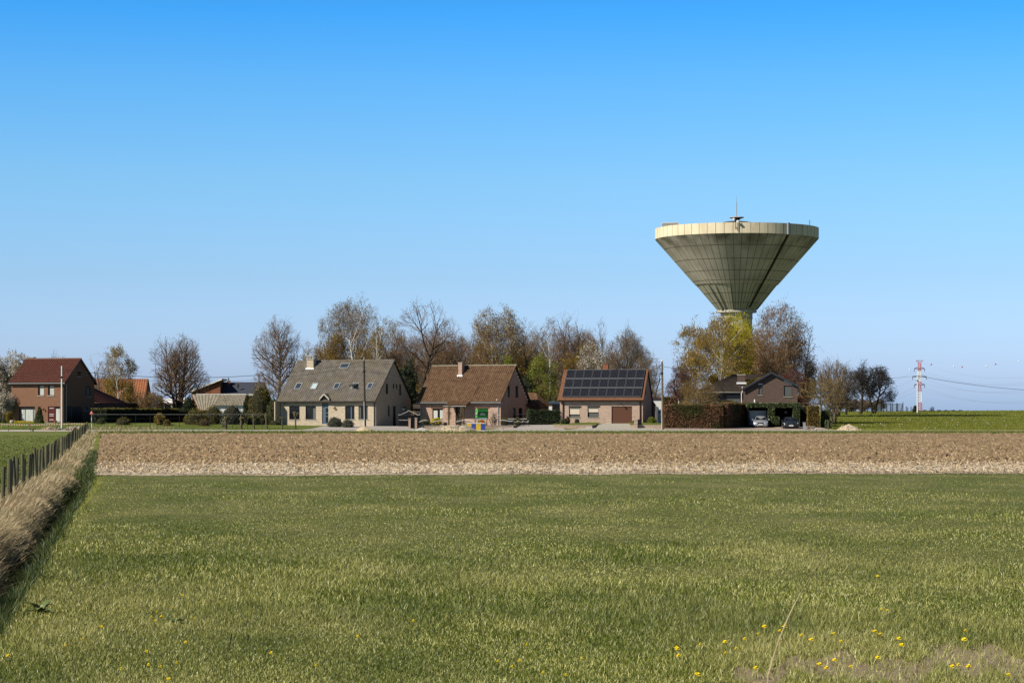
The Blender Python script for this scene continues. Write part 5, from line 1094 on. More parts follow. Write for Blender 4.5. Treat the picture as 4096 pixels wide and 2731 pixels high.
def grow_tree(seed, H, W, stems=1, t0=.2, n1=18, n2=7, n3=5, n4=3, r=.22, a0=75, a1=35, up=.35, droop=0, shape='oval', wig=.12, spread=.22, lean=0, rt=.013, snap=.75):
    q = random.Random(seed); segs = [[], [], [], [], []]; tips = []
    SH = {'oval': lambda t: math.sin(math.pi*min(1, .18+.82*(1-(1-t)**1.0)*.93))**.7, 'cone': lambda t: (1.05-t)**.8, 'round': lambda t: math.sqrt(max(.08, 1-(1.7*(t-.42))**2)), 'vase': lambda t: .55+.5*t, 'fan': lambda t: .8+.35*math.sin(math.pi*t), 'low': lambda t: (1-.75*t)}[shape]
    NS = (10, 6, 4, 3, 2); NC = (int(n1*1.35+.5), int(n2*1.3+.5), int(n3*1.25+.5), n4, 0)
    pa, pb, pc = q.uniform(0, 6), q.uniform(0, 6), q.uniform(0, 6); zc = H*{'oval': .55, 'cone': .42, 'round': .58, 'vase': .62, 'fan': .6, 'low': .42}[shape]; pw = 2.0
    def outside(x, y, z, lv):
        if lv == 0 and z < zc: return False
        a = math.atan2(y, x+1e-6); zz = (z-zc)/((H-zc) if z > zc else zc*1.05); rr = math.hypot(x, y)/(W/2)
        return rr**pw+abs(zz)**pw > (1+.12*math.sin(3*a+pa+4*zz)+.09*math.sin(5*zz+pb+2*a)-.05)**pw
    def grow(p, d, L, rad, lv, tip_r):
        n = NS[lv]; st = L/n; pts = [p]; rs = [rad]; ds = []
        dx, dy, dz = d; x, y, z = p
        for i in range(n):
            w = wig*(1.5 if lv > 1 else 1.1 if lv else .5)
            dx += q.uniform(-w, w); dy += q.uniform(-w, w); dz += q.uniform(-w, w)
            if lv >= 1: dz += up*(.2 if lv == 1 else .07)
            if droop and lv >= 2: dz -= droop*(.3 if lv == 2 else .8)
            m = math.sqrt(dx*dx+dy*dy+dz*dz)+1e-9; dx /= m; dy /= m; dz /= m
            x2, y2, z2 = x+dx*st, y+dy*st, z+dz*st; r2 = rad+(tip_r-rad)*((i+1)/n)**.85
            if i > 0 and outside(x2, y2, z2, lv): break
            segs[lv].append((x, y, z, x2, y2, z2, rs[-1], r2)); x, y, z = x2, y2, z2; pts.append((x, y, z)); rs.append(r2); ds.append((dx, dy, dz))
        if lv >= 3 or lv == len(NC)-1: tips.append((x, y, z))
        nc = NC[lv] if lv < 4 else 0
        if not nc: return
        if lv > 0: nc = max(1, int(nc*(.6+.8*q.random())))
        ts0 = t0 if lv == 0 else .22
        for j in range(nc):
            t = ts0+(1-ts0)*((j+q.random())/nc); f = t*n; i = int(f)
            if i >= len(ds): continue
            f -= i
            px_, py_, pz_ = [pts[i][k]+(pts[i+1][k]-pts[i][k])*f for k in range(3)]; rr = rs[i]+(rs[i+1]-rs[i])*f
            az = (j*2.4+q.uniform(-.5, .5)) if lv == 0 else q.uniform(0, 6.283)
            tt = (t-ts0)/(1-ts0); an = R(a0+(a1-a0)*tt+q.uniform(-10, 10)) if lv == 0 else R(q.uniform(28, 58))
            ax, ay_, az_ = ds[i]; # perpendicular
            ux, uy, uz = (-ay_, ax, 0) if abs(az_) < .95 else (1, 0, 0); m = math.sqrt(ux*ux+uy*uy+uz*uz)+1e-9; ux /= m; uy /= m; uz /= m
            vx, vy, vz = ay_*uz-az_*uy, az_*ux-ax*uz, ax*uy-ay_*ux; ca, sa = math.cos(az), math.sin(az); s, c = math.sin(an), math.cos(an)
            nd = (ax*c+(ux*ca+vx*sa)*s, ay_*c+(uy*ca+vy*sa)*s, az_*c+(uz*ca+vz*sa)*s)
            if lv == 0: LL = W/2*max(SH(tt), .6)*q.uniform(.8, 1.35)/max(.5, math.sin(an))*1.15
            else: LL = L*(.66-.25*t)*q.uniform(.7, 1.3)
            if LL < .12: continue
            cr_ = min(rr*.72, max(rt, LL*.017)) if lv < 2 else max(rt*.8, min(rr*.7, LL*.012))
            grow((px_, py_, pz_), nd, LL, cr_, lv+1, max(rt*.6, cr_*.3))
    for s in range(stems):
        a = 2*math.pi*s/stems+q.uniform(-.4, .4); sp = 0 if stems == 1 else spread*q.uniform(.6, 1.3)
        d = (math.cos(a)*sp+lean, math.sin(a)*sp, 1); grow((math.cos(a)*.12*(stems > 1), math.sin(a)*.12*(stems > 1), -.3), d, (H+.3)*q.uniform(.88, 1)*.93, r*(1 if stems == 1 else .75), 0, .03)
    A = [np.array(s) if s else np.zeros((0, 8)) for s in segs]; T = np.array(tips) if tips else np.zeros((0, 3))
    al = np.concatenate([a[:, 3:6] for a in A]); zx = al[:, 2].max(); hw = np.quantile(np.abs(al[:, :2]), .998); fz, fx = min(1.6, max(.9, H/zx)), min(1.5, max(.85, (W/2)/hw))
    for a in A+[T]:
        if len(a): a[:, 0] *= fx; a[:, 1] *= fx; a[:, 2] *= fz
        if len(a) and a.shape[1] == 8: a[:, 3] *= fx; a[:, 4] *= fx; a[:, 5] *= fz
    return A, T
def leaf_cloud(C, size, var=.4, hang=False):
    n = len(C); a = rng.normal(0, 1, (n, 3)); a /= np.linalg.norm(a, axis=1)[:, None]; b = rng.normal(0, 1, (n, 3))
    if hang: a = np.stack([a[:, 0]*.25, a[:, 1]*.25, -np.ones(n)], 1)
    b = np.cross(a, b); b /= np.linalg.norm(b, axis=1)[:, None]+1e-9; s = (size*(1+rng.uniform(-var, var, n)))[:, None]
    u = a*s*(.9 if hang else .6); v = b*s*(.3 if hang else .42)
    V = np.stack([C-u, C+v, C+u, C-v], 1).reshape(-1, 3); return V, np.arange(4*n).reshape(n, 4)
def tree(px, D, pyt, wpx, label, cat='tree', name='bare_tree', bark='bark', twig='twig', leaf=None, nl=0, ls=.1, lspread=.15, group=None, base=None, hang=False, pyb=None, crown=None, limbs_lv=2, **k):
    g = G(px, D); 
    if pyb is not None: g[2] = EYE-(pyb-HY)*D/F
    H = EYE-(pyt-HY)*D/F-g[2]; W = wpx*D/F
    A, T = grow_tree(k.pop('seed', int(px)), H, W, **k)
    r = empty(name, tuple(g), 0, label, cat, group)
    big = np.concatenate(A[:limbs_lv]); V, Fq = tubes(big, 7); npmesh('trunk', V, Fq, M[bark], r, smooth=True)
    sm = np.concatenate(A[limbs_lv:]); V, Fq = tubes(sm, 3); mats = [M[twig]]; mi = np.zeros(len(Fq), int)
    if leaf and len(T):
        nl = int(nl*1.7); sel = T[rng.integers(0, len(T), nl)]; C = sel+rng.normal(0, lspread, sel.shape); V2, F2 = leaf_cloud(C, ls, hang=hang)
        Fq = [Fq, F2+len(V)]; V = np.concatenate([V, V2]); mats.append(M[leaf]); mi = np.concatenate([mi, np.ones(len(F2), int)])
    npmesh('crown', V, Fq, mats, r, midx=mi)
    return r
# --- far left
tree(60, 300, 1405, 190, 'cream blossoming cherry tree left of the brown brick house', name='cherry_tree', bark='bark', twig='twig_pale', leaf='lf_blossom', nl=15000, ls=.13, lspread=.16, t0=.12, shape='round', n1=16, n2=7, n3=5, n4=2, stems=2, spread=.3)
tree(-40, 298, 1440, 150, 'white blossoming tree cut by the left edge', name='cherry_tree', bark='bark', twig='twig_pale', leaf='lf_blossom', nl=9000, ls=.13, lspread=.16, t0=.15, shape='round', n1=13, n2=6, n3=4, n4=2)
tree(15, 292, 1560, 90, 'low bushy blossoming tree with brown leaves at the left edge', name='cherry_tree', bark='bark', twig='twig_pale', leaf='lf_blossom', nl=5000, ls=.11, t0=.3, shape='round', n1=12, n2=6, n3=4, n4=2)
tree(225, 345, 1398, 190, 'bare bushy tree whose top shows above the ridge of the brown brick house', twig='twig_pale', stems=3, t0=.3, n1=14, n2=6, n3=5, n4=3, shape='vase')
tree(412, 322, 1402, 110, 'thin bare tree with upright twigs left of the birch', twig='twig_pale', stems=4, spread=.25, t0=.25, n1=10, n2=5, n3=4, n4=3, up=.7, a0=45, a1=25, shape='vase')
tree(478, 318, 1372, 130, 'slim white birch with drooping olive twigs in front of the orange barn roof', name='birch_tree', cat='birch', bark='bark_birch', twig='twig_pale', leaf='lf_olive', nl=6500, ls=.1, hang=True, lspread=.2, t0=.25, n1=20, n2=6, n3=5, n4=3, droop=.28, a0=60, a1=30, shape='oval', r=.14)
tree(715, 322, 1325, 265, 'broad bare tree with several dark stems between the barn and the slate roofed house', bark='bark_dark', twig='twig', leaf='lf_brown', nl=5000, ls=.05, lspread=.12, stems=5, spread=.17, t0=.14, n1=15, n2=7, n3=4, n4=2, a0=75, a1=28, up=.55, shape='low', r=.3, seed=3)
tree(1108, 318, 1256, 218, 'tall bare beech with a single stem left of the cream brick house', bark='bark', twig='twig', leaf='lf_brown', nl=2500, ls=.05, lspread=.12, stems=1, t0=.2, n1=34, n2=9, n3=6, n4=4, a0=70, a1=30, up=.5, shape='oval', r=.3, seed=5)
tree(1120, 306, 1500, 70, 'small bare tree at the left gable of the cream brick house', twig='twig_pale', t0=.15, n1=14, n2=6, n3=4, n4=2, stems=3)
# --- wood behind the houses
tree(1275, 325, 1370, 160, 'low spreading budding tree behind the chimney of the cream brick house', name='budding_tree', leaf='lf_olive', nl=7000, ls=.09, t0=.2, stems=3, n1=14, n2=7, n3=5, n4=3, shape='round')
tree(1385, 335, 1195, 215, 'tall budding tree with a rounded olive brown crown behind the cream brick house', name='budding_tree', bark='bark_birch', leaf='lf_olive', nl=9000, ls=.10, lspread=.2, t0=.2, stems=3, n1=18, n2=8, n3=6, n4=3, shape='round', up=.6, seed=8)
tree(1462, 330, 1165, 170, 'tallest bare topped tree behind the cream brick house', bark='bark_birch', twig='twig_pale', leaf='lf_olive', nl=3500, ls=.1, t0=.3, n1=20, n2=7, n3=5, n4=3, a0=60, a1=25, up=.7, shape='oval', stems=2, seed=9)
tree(1510, 322, 1310, 80, 'slim white birch behind the right part of the grey roof', name='birch_tree', cat='birch', bark='bark_birch', twig='twig_pale', leaf='lf_olive', nl=2500, ls=.09, t0=.35, n1=16, n2=6, n3=4, n4=3, r=.12)
tree(1690, 330, 1178, 270, 'large dark bare tree with crooked limbs and a wide flat crown', bark='bark_dark', twig='twig', t0=.34, n1=11, n2=8, n3=6, n4=4, a0=62, a1=30, up=.3, wig=.24, shape='round', r=.42, seed=24, rt=.015)
tree(1600, 335, 1300, 130, 'bare tree with dark stems at the left of the wide flat crowned tree', bark='bark_dark', twig='twig', t0=.2, stems=3, n1=14, n2=7, n3=5, n4=3, up=.6, wig=.2)
tree(1822, 335, 1262, 130, 'slender grey bare tree right of the wide flat crowned tree', twig='twig', t0=.25, stems=3, n1=14, n2=7, n3=6, n4=3, up=.7, a0=50, a1=20)
tree(1990, 335, 1215, 235, 'dense olive brown budding tree behind the red brown roof, with a high rounded top', name='budding_tree', bark='bark_birch', twig='twig', leaf='lf_olive', nl=15000, ls=.11, lspread=.25, hang=True, t0=.15, stems=4, n1=18, n2=8, n3=6, n4=3, shape='round', droop=.1, seed=14)
tree(1905, 328, 1330, 130, 'brown budding tree behind the chimney of the red brown roof', name='budding_tree', leaf='lf_brown', nl=6000, ls=.09, t0=.15, stems=3, n1=14, n2=7, n3=5, n4=3)
tree(2120, 338, 1262, 140, 'loose bare tree with twisted branches between the second and third house', bark='bark', twig='twig_pale', t0=.25, stems=3, n1=12, n2=6, n3=5, n4=3, wig=.3, up=.5)
tree(2197, 312, 1335, 95, 'forked white birch between the red brown roof and the solar roof', name='birch_tree', cat='birch', bark='bark_birch', twig='twig_pale', t0=.4, n1=5, n2=5, n3=4, n4=3, r=.17, a0=35, a1=25, up=.9, stems=1, shape='vase', seed=2)
tree(2170, 306, 1418, 130, 'bright lime green leafing tree left of the solar roof', name='leafing_tree', twig='twig_gold', leaf='lf_lime', nl=7500, ls=.12, lspread=.25, t0=.1, stems=3, n1=14, n2=6, n3=5, n4=2, shape='round')
tree(2030, 310, 1424, 60, 'small lime green leafing tree showing above the red brown ridge', name='leafing_tree', twig='twig_gold', leaf='lf_lime', nl=3000, ls=.11, t0=.1, stems=3, n1=12, n2=6, n3=4, n4=2, up=.9, a0=40, a1=20)
tree(2268, 332, 1235, 170, 'tall dark bare tree with a forked trunk behind the left of the solar roof', bark='bark_dark', twig='twig', t0=.35, stems=2, spread=.12, n1=14, n2=8, n3=6, n4=3, a0=55, a1=25, up=.6, shape='vase', r=.28, seed=31)
tree(2205, 345, 1255, 150, 'pale bare tree behind the forked white birch', twig='twig', t0=.25, stems=2, n1=14, n2=7, n3=5, n4=3)
tree(2300, 318, 1370, 110, 'dark budding tree just left of the blossoming tree', name='budding_tree', leaf='lf_olive', nl=7000, ls=.1, t0=.1, stems=2, n1=14, n2=7, n3=5, n4=2)
tree(2368, 312, 1368, 130, 'white blossoming magnolia behind the solar roof', name='magnolia_tree', twig='twig', leaf='lf_blossom', nl=3600, ls=.15, lspread=.2, t0=.1, stems=3, n1=14, n2=7, n3=5, n4=2, shape='round')
tree(2400, 338, 1268, 75, 'narrow pale bare tree left of the wide pale one', twig='twig_pale', t0=.3, n1=16, n2=6, n3=4, n4=3, a0=45, a1=25, up=.7)
tree(2512, 318, 1275, 235, 'wide pale bare tree with an open crown behind the solar roof', bark='bark', twig='twig_pale', t0=.18, stems=4, n1=17, n2=8, n3=6, n4=4, a0=72, a1=30, up=.45, shape='low', r=.26, seed=41)
tree(2600, 306, 1400, 110, 'low bare tree reaching behind the brown wooden pole', twig='twig_pale', t0=.1, stems=3, n1=12, n2=7, n3=5, n4=3, wig=.2)
tree(1560, 340, 1262, 120, 'slim brown budding tree left of the wide flat crowned tree', name='budding_tree', leaf='lf_olive', nl=5000, ls=.1, lspread=.2, t0=.2, stems=3, n1=12, n2=7, n3=5, n4=3)
tree(1330, 332, 1265, 130, 'ochre budding tree at the left shoulder of the tall rounded crown', name='budding_tree', leaf='lf_olive', nl=6000, ls=.1, lspread=.2, t0=.15, stems=3, n1=13, n2=7, n3=5, n4=3, shape='round')
tree(1775, 342, 1272, 140, 'brown budding tree filling the gap right of the wide crown', name='budding_tree', leaf='lf_brown', nl=6000, ls=.1, lspread=.2, t0=.15, stems=3, n1=13, n2=7, n3=5, n4=3, shape='round')
tree(2085, 346, 1300, 150, 'ochre brown budding tree right of the dense olive crown', name='budding_tree', leaf='lf_olive', nl=7000, ls=.1, lspread=.22, t0=.15, stems=3, n1=13, n2=7, n3=5, n4=3, shape='round')
tree(2330, 342, 1310, 150, 'brown budding tree behind the white magnolia', name='budding_tree', leaf='lf_brown', nl=7000, ls=.1, lspread=.22, t0=.15, stems=3, n1=13, n2=7, n3=5, n4=3, shape='round')
# background thicket: individual slender trees from two prototypes
g_ = 'slender bare trees in the thicket behind the houses'; lab = 'slender bare tree in the brown thicket behind the houses'
p1 = tree(1340, 362, 1340, 150, lab, twig='twig', leaf='lf_brown', nl=2500, ls=.08, group=g_, t0=.15, stems=4, n1=12, n2=7, n3=5, n4=3, up=.7, a0=50, a1=22, seed=61)
p2 = tree(1560, 366, 1350, 130, lab, bark='bark_dark', twig='twig_pale', leaf='lf_olive', nl=2500, ls=.08, group=g_, t0=.12, stems=3, n1=14, n2=7, n3=5, n4=3, up=.6, seed=62)
for i, px in enumerate((1240, 1290, 1420, 1480, 1530, 1600, 1640, 1690, 1720, 1750, 1780, 1820, 1860, 1900, 1935, 2060, 2090, 2130, 2160, 2240, 2300, 2330, 2370, 2440, 2480, 2560)):
    D = 350+(i*37 % 30); s = 1.16-.14*((i*53) % 10)/10-(.2 if px > 2380 or px < 1300 else 0); clone(p1 if i % 2 else p2, tuple(G(px, D)), rz=i*1.9, scale=(s*rnd.uniform(.9, 1.1), s, s))
# --- by the tower
tree(2885, 308, 1248, 265, 'broad silver birch with a bright white trunk, left in front of the tower', name='birch_tree', cat='birch', bark='bark_birch', twig='twig_pale', leaf='lf_olive', nl=11000, ls=.11, hang=True, lspread=.22, t0=.22, n1=20, n2=8, n3=6, n4=3, droop=.16, a0=68, a1=28, up=.5, shape='round', r=.24, seed=52, limbs_lv=2)
tree(2790, 312, 1262, 170, 'loose olive birch crown leaning left of the bright trunked birch', name='birch_tree', cat='birch', bark='bark_birch', twig='twig_gold', leaf='lf_olive', nl=9000, ls=.11, hang=True, lspread=.25, t0=.3, n1=16, n2=8, n3=5, n4=3, droop=.15, shape='round', lean=-.12, seed=53)
tree(2985, 322, 1262, 190, 'yellow green weeping willow hiding the foot of the tower', name='willow_tree', cat='willow', bark='bark', twig='twig_gold', leaf='lf_yellow', nl=20000, ls=.13, hang=True, lspread=.3, t0=.2, stems=3, n1=16, n2=8, n3=6, n4=2, droop=.35, shape='round', r=.25, seed=54)
tree(2930, 330, 1256, 165, 'yellow leafing willow directly under the cone of the tower', name='willow_tree', cat='willow', bark='bark', twig='twig_gold', leaf='lf_yellow', nl=15000, ls=.13, hang=True, lspread=.3, t0=.25, stems=2, n1=14, n2=7, n3=5, n4=2, droop=.3, shape='round', seed=57)
tree(3108, 316, 1188, 235, 'tallest brown birch with hanging twigs right of the tower foot', name='birch_tree', cat='birch', bark='bark_birch', twig='twig', leaf='lf_brown', nl=13000, ls=.11, hang=True, lspread=.22, t0=.25, stems=2, spread=.1, n1=20, n2=9, n3=6, n4=3, droop=.3, a0=60, a1=25, up=.5, shape='round', r=.22, seed=55)
tree(3185, 324, 1285, 190, 'wide dark brown birch hanging low at the right of the tallest birch', name='birch_tree', cat='birch', bark='bark_dark', twig='twig_dark', leaf='lf_brown', nl=9000, ls=.1, hang=True, lspread=.2, t0=.2, stems=2, n1=18, n2=9, n3=6, n4=3, droop=.35, shape='round', r=.2, seed=56)
tree(3040, 334, 1330, 170, 'brown bare tree between the willow and the tallest birch', twig='twig', leaf='lf_brown', nl=6000, ls=.09, t0=.15, stems=3, n1=14, n2=7, n3=5, n4=3)
tree(2730, 300, 1462, 130, 'purple leaved plum tree behind the left end of the beech hedge', name='plum_tree', bark='bark_dark', twig='twig', leaf='lf_plum', nl=7500, ls=.09, t0=.12, stems=3, n1=14, n2=6, n3=5, n4=3, shape='round', wig=.2)
tree(2800, 278, 1510, 190, 'mossy bare garden tree standing in front of the dark house wing', bark='bark_moss', twig='twig_gold', leaf='lf_olive', nl=2500, ls=.06, t0=.12, stems=4, spread=.4, n1=10, n2=7, n3=5, n4=3, wig=.32, shape='round', seed=71)
tree(3172, 304, 1478, 130, 'red brown leaved bush tree behind the right roof of the dark house', name='maple_tree', twig='twig', leaf='lf_red', nl=9000, ls=.09, t0=.08, stems=3, n1=14, n2=7, n3=5, n4=2, shape='round')
tree(3290, 281, 1478, 225, 'golden brown pollarded plane tree with upright twigs at the end of the hedges', name='plane_tree', bark='bark_moss', twig='twig_gold', t0=.4, stems=1, n1=17, n2=11, n3=6, n4=3, a0=88, a1=40, up=.45, wig=.14, shape='round', r=.2, seed=81, rt=.014)
tree(3335, 335, 1412, 200, 'pale bare tree behind the golden brown plane tree', twig='twig_pale', t0=.12, stems=4, n1=15, n2=8, n3=5, n4=3, up=.7, a0=50, a1=22, shape='round', seed=82)
tree(3385, 470, 1470, 110, 'small dark bare tree with greenish branches left of the pair on the crest', bark='bark_dark', twig='twig_dark', t0=.28, n1=14, n2=8, n3=5, n4=3, shape='round', r=.3, rt=.025, up=.2)
tree(3443, 480, 1432, 165, 'dark round bare tree on the crest, left one of the pair', bark='bark_dark', twig='twig_dark', t0=.28, stems=1, n1=20, n2=9, n3=6, n4=4, a0=70, a1=20, shape='round', r=.36, rt=.032, up=.3, wig=.2, seed=91)
tree(3495, 490, 1438, 185, 'dark round bare tree on the crest, right one of the pair, with a forked trunk', bark='bark_dark', twig='twig_dark', t0=.25, stems=2, spread=.18, n1=16, n2=9, n3=6, n4=4, a0=68, a1=20, shape='round', r=.4, rt=.032, up=.2, wig=.2, seed=92)
tree(3350, 430, 1560, 60, 'small grey bare tree beside the tall thin white post', twig='twig_pale', t0=.1, stems=3, n1=12, n2=6, n3=4, n4=3)
for i, (px, D, pyt, w) in enumerate(((3400, 545, 1588, 90), (3455, 550, 1592, 80), (3510, 552, 1596, 70))):
    tree(px, D, pyt, w, ['left', 'middle', 'right'][i]+' one of three hazy grey thickets behind the net fence on the crest', 'thicket', 'thicket', twig='twig_pale', t0=.02, stems=6, spread=.4, n1=14, n2=7, n3=5, n4=3, up=.7, rt=.03)
tree(3728, 556, 1624, 24, 'tiny bare bush on the horizon right of the pylon', 'bush', 'bush', twig='twig_dark', t0=.05, stems=4, spread=.6, n1=6, n2=4, n3=3, n4=2, wig=.3)
tree(600, 312, 1560, 130, 'reddish brown bare shrubbery behind the low hedge, left of the multi-stemmed tree', 'bush', 'bush', twig='twig_gold', leaf='lf_brown', nl=4500, ls=.07, t0=.05, stems=5, spread=.4, n1=12, n2=7, n3=5, n4=2, up=.7, shape='round')
tree(520, 322, 1520, 90, 'bare shrub in front of the orange barn roof', 'bush', 'bush', twig='twig_pale', leaf='lf_olive', nl=2500, ls=.07, t0=.05, stems=4, spread=.3, n1=12, n2=6, n3=5, n4=2, up=.6)

# ---------------------------------------------------------------- shrubs, conifers, hedges
def shell(n, shape):
    """random points near the surface of a unit shape (x,y in -1..1, z 0..1)"""
    if shape == 'ball':
        v = rng.normal(0, 1, (n, 3)); v /= np.linalg.norm(v, axis=1)[:, None]; v *= rng.uniform(.72, 1.04, n)[:, None]; v[:, 2] = v[:, 2]*.5+.5
    elif shape == 'dome':
        v = rng.normal(0, 1, (n, 3)); v /= np.linalg.norm(v, axis=1)[:, None]; v *= rng.uniform(.7, 1.04, n)[:, None]; v[:, 2] = np.abs(v[:, 2])
    elif shape == 'cone':
        z = 1-np.sqrt(rng.random(n)); a = rng.uniform(0, 6.28, n); r = (1-z)**.75*rng.uniform(.7, 1.05, n); v = np.stack([r*np.cos(a), r*np.sin(a), z], 1)
    else:  # box
        v = rng.uniform(-1, 1, (n, 3)); f = rng.integers(0, 5, n); s = rng.uniform(.93, 1.02, n)
        v[:, 0] = np.where(f == 0, s, np.where(f == 1, -s, v[:, 0])); v[:, 1] = np.where((f == 2) | (f == 3), -s, v[:, 1]); v[:, 2] = np.where(f == 4, s, v[:, 2]); v[:, 2] = v[:, 2]*.5+.5
    return v
def shrub(px, D, py0, py1, wpx, label, leaf='lf_mid', shape='dome', n=2600, ls=.09, cat='shrub', name='shrub', depth=None, rough=.12, group=None, zb=None, rz=0, core=.8, dy=None, twigs=0):
    g = G(px, D); z0 = EYE-(py1-HY)*D/F if zb is None else zb; H = EYE-(py0-HY)*D/F-z0; W = wpx*D/F/2; dd = depth/2 if depth else W
    v = shell(n, shape)
    ph = rng.uniform(0, 6.28, 6); bump_ = 1+rough*(np.sin(5*v[:, 0]+ph[0])*np.sin(4*v[:, 2]*3+ph[1])+.7*np.sin(9*v[:, 0]+ph[2]+7*v[:, 2])*np.cos(8*v[:, 1]+ph[3]))
    if shape != 'box': v[:, :2] *= bump_[:, None]; v[:, 2] *= (.5+.5*bump_)
    else: v[:, 2] *= 1+rough*.2*np.sin(7*v[:, 0]+ph[0])
    C = v*np.array([W, dd, H]); C += rng.normal(0, ls*.35, C.shape)
    r = empty(name, (g[0], g[1], z0), rz, label, cat, group); V, Fq = leaf_cloud(C, ls); 
    npmesh('foliage', V, Fq, M[leaf], r)
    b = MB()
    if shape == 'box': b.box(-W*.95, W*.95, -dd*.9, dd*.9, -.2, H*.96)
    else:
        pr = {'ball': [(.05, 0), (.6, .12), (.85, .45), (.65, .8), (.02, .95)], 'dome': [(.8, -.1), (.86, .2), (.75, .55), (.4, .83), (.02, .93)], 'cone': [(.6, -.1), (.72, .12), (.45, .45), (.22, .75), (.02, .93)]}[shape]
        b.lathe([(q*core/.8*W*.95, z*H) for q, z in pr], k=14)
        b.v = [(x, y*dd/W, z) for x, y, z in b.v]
    b.build('stems', M['core'], r)  # one solid dark core standing for the shaded inside, no separate stems
    return r
S_ = shrub
S_(157, 284, 1620, 1693, 42, 'dark green cone shaped conifer beside the large window of the brown house', 'lf_mid', 'cone', 3000, .09, 'conifer', 'conifer', core=.95)
S_(37, 286, 1644, 1694, 28, 'yellow gold columnar conifer at the left corner of the brown house', 'lf_golden', 'ball', 1500, .08, 'conifer', 'conifer')
S_(10, 305, 1630, 1692, 90, 'dark green hedge at the left edge behind the gold conifer', 'lf_dark', 'box', 2200, .12, 'hedge', 'hedge', depth=3)
S_(20, 287, 1655, 1690, 26, 'small dark shrub with white flowers at the left edge', 'lf_mid', 'dome', 700, .08)
S_(402, 276, 1673, 1702, 38, 'dark green round shrub behind the warning sign', 'lf_mid', 'dome', 1100, .08)
S_(492, 275, 1668, 1703, 66, 'brownish yellow sprawling shrub behind the wire fence', 'lf_gold', 'dome', 1500, .07)
S_(640, 275, 1652, 1706, 46, 'upright olive shrub behind the wire fence', 'lf_olive', 'ball', 1500, .09)
S_(668, 274, 1676, 1706, 34, 'low olive shrub right beside the upright one', 'lf_olive', 'dome', 700, .08)
S_(785, 277, 1634, 1707, 108, 'large olive green bush behind the wire fence, left of the bent pollards', 'lf_gold', 'dome', 4200, .1)
S_(815, 274, 1675, 1709, 50, 'reddish twiggy low bush in front of the large olive bush', 'lf_brown', 'dome', 900, .07)
S_(855, 284, 1622, 1705, 90, 'rounded mid green bush in front of the white shed', 'lf_gold', 'dome', 3200, .1)
S_(930, 283, 1618, 1700, 110, 'grey green spreading shrub under the corrugated roof', 'lf_lavender', 'dome', 3600, .09)
S_(755, 305, 1588, 1645, 70, 'dark green yew beside the left end of the corrugated roof', 'lf_dark', 'cone', 2600, .12, 'conifer', 'conifer')
S_(987, 300, 1572, 1680, 44, 'narrow dark conifer at the right end of the corrugated roof', 'lf_dark', 'cone', 3200, .1, 'conifer', 'conifer')
S_(1045, 290, 1538, 1695, 118, 'large golden green conifer left of the cream brick house', 'lf_gold', 'dome', 8000, .11, 'conifer', 'conifer', core=.9, rough=.2)
S_(1098, 287, 1590, 1708, 60, 'dark green laurel against the left end of the cream brick house', 'lf_mid', 'ball', 3000, .1)
S_(1015, 284, 1655, 1706, 60, 'low dark bush under the golden conifer', 'lf_mid', 'dome', 1300, .09)
S_(1100, 285, 1680, 1712, 60, 'low leafy shrub at the foot of the laurel', 'lf_mid', 'dome', 900, .08)
S_(1340, 274, 1667, 1704, 66, 'grey green lavender shrub under the front windows, larger left one', 'lf_lavender', 'dome', 2600, .07)
S_(1392, 273, 1677, 1705, 52, 'grey green lavender shrub under the front windows, smaller right one', 'lf_lavender', 'dome', 1600, .07)
S_(1628, 312, 1455, 1625, 85, 'dark green pine between the cream house and the red brown roof', 'lf_dark', 'dome', 7500, .16, 'conifer', 'pine_tree', core=.85, rough=.3)
S_(2115, 306, 1500, 1620, 75, 'dark green conifer behind the right gable of the red brown roofed house', 'lf_dark', 'ball', 4500, .14, 'conifer', 'pine_tree', rough=.25)
S_(1700, 276, 1671, 1703, 36, 'dark green clipped ball at the left corner of the porch house', 'lf_gold', 'ball', 900, .06)
S_(1745, 276, 1671, 1705, 46, 'bright yellow forsythia under the left window of the porch house', 'lf_forsythia', 'ball', 2300, .07)
S_(1781, 275, 1688, 1703, 16, 'tiny round green shrub beside the left porch post', 'lf_gold', 'ball', 300, .05)
S_(1926, 275, 1678, 1702, 44, 'yellow forsythia behind the striped barrier', 'lf_forsythia', 'dome', 1400, .07)
S_(2018, 275, 1670, 1704, 34, 'round yellow green clipped shrub at the right corner of the porch house', 'lf_gold', 'ball', 1100, .06)
S_(2072, 275, 1671, 1703, 38, 'round yellow green clipped shrub behind the wavy chain', 'lf_gold', 'ball', 1100, .06)
S_(2113, 279, 1633, 1700, 14, 'narrow ivy column at the left end of the dark hedge', 'lf_ivy', 'ball', 700, .07)
S_(2178, 283, 1640, 1702, 120, 'tall dark clipped hedge left of the bungalow', 'lf_dark', 'box', 4200, .1, 'hedge', 'hedge', depth=2.5)
S_(2258, 276, 1673, 1700, 34, 'light green leafy bush at the left corner of the bungalow', 'lf_mid', 'ball', 800, .08)
S_(2272, 277, 1664, 1698, 18, 'dark reddish shrub under the left bungalow window', 'lf_plum', 'ball', 600, .07)
S_(2308, 277, 1674, 1697, 22, 'thin grey green shrub under the left bungalow window', 'lf_lavender', 'ball', 500, .06)
S_(2534, 278, 1682, 1699, 12, 'small green plant beside the brown garage door', 'lf_mid', 'ball', 250, .07)
S_(2608, 277, 1668, 1698, 36, 'variegated yellow green shrub right of the bungalow', 'lf_lime', 'ball', 800, .1)
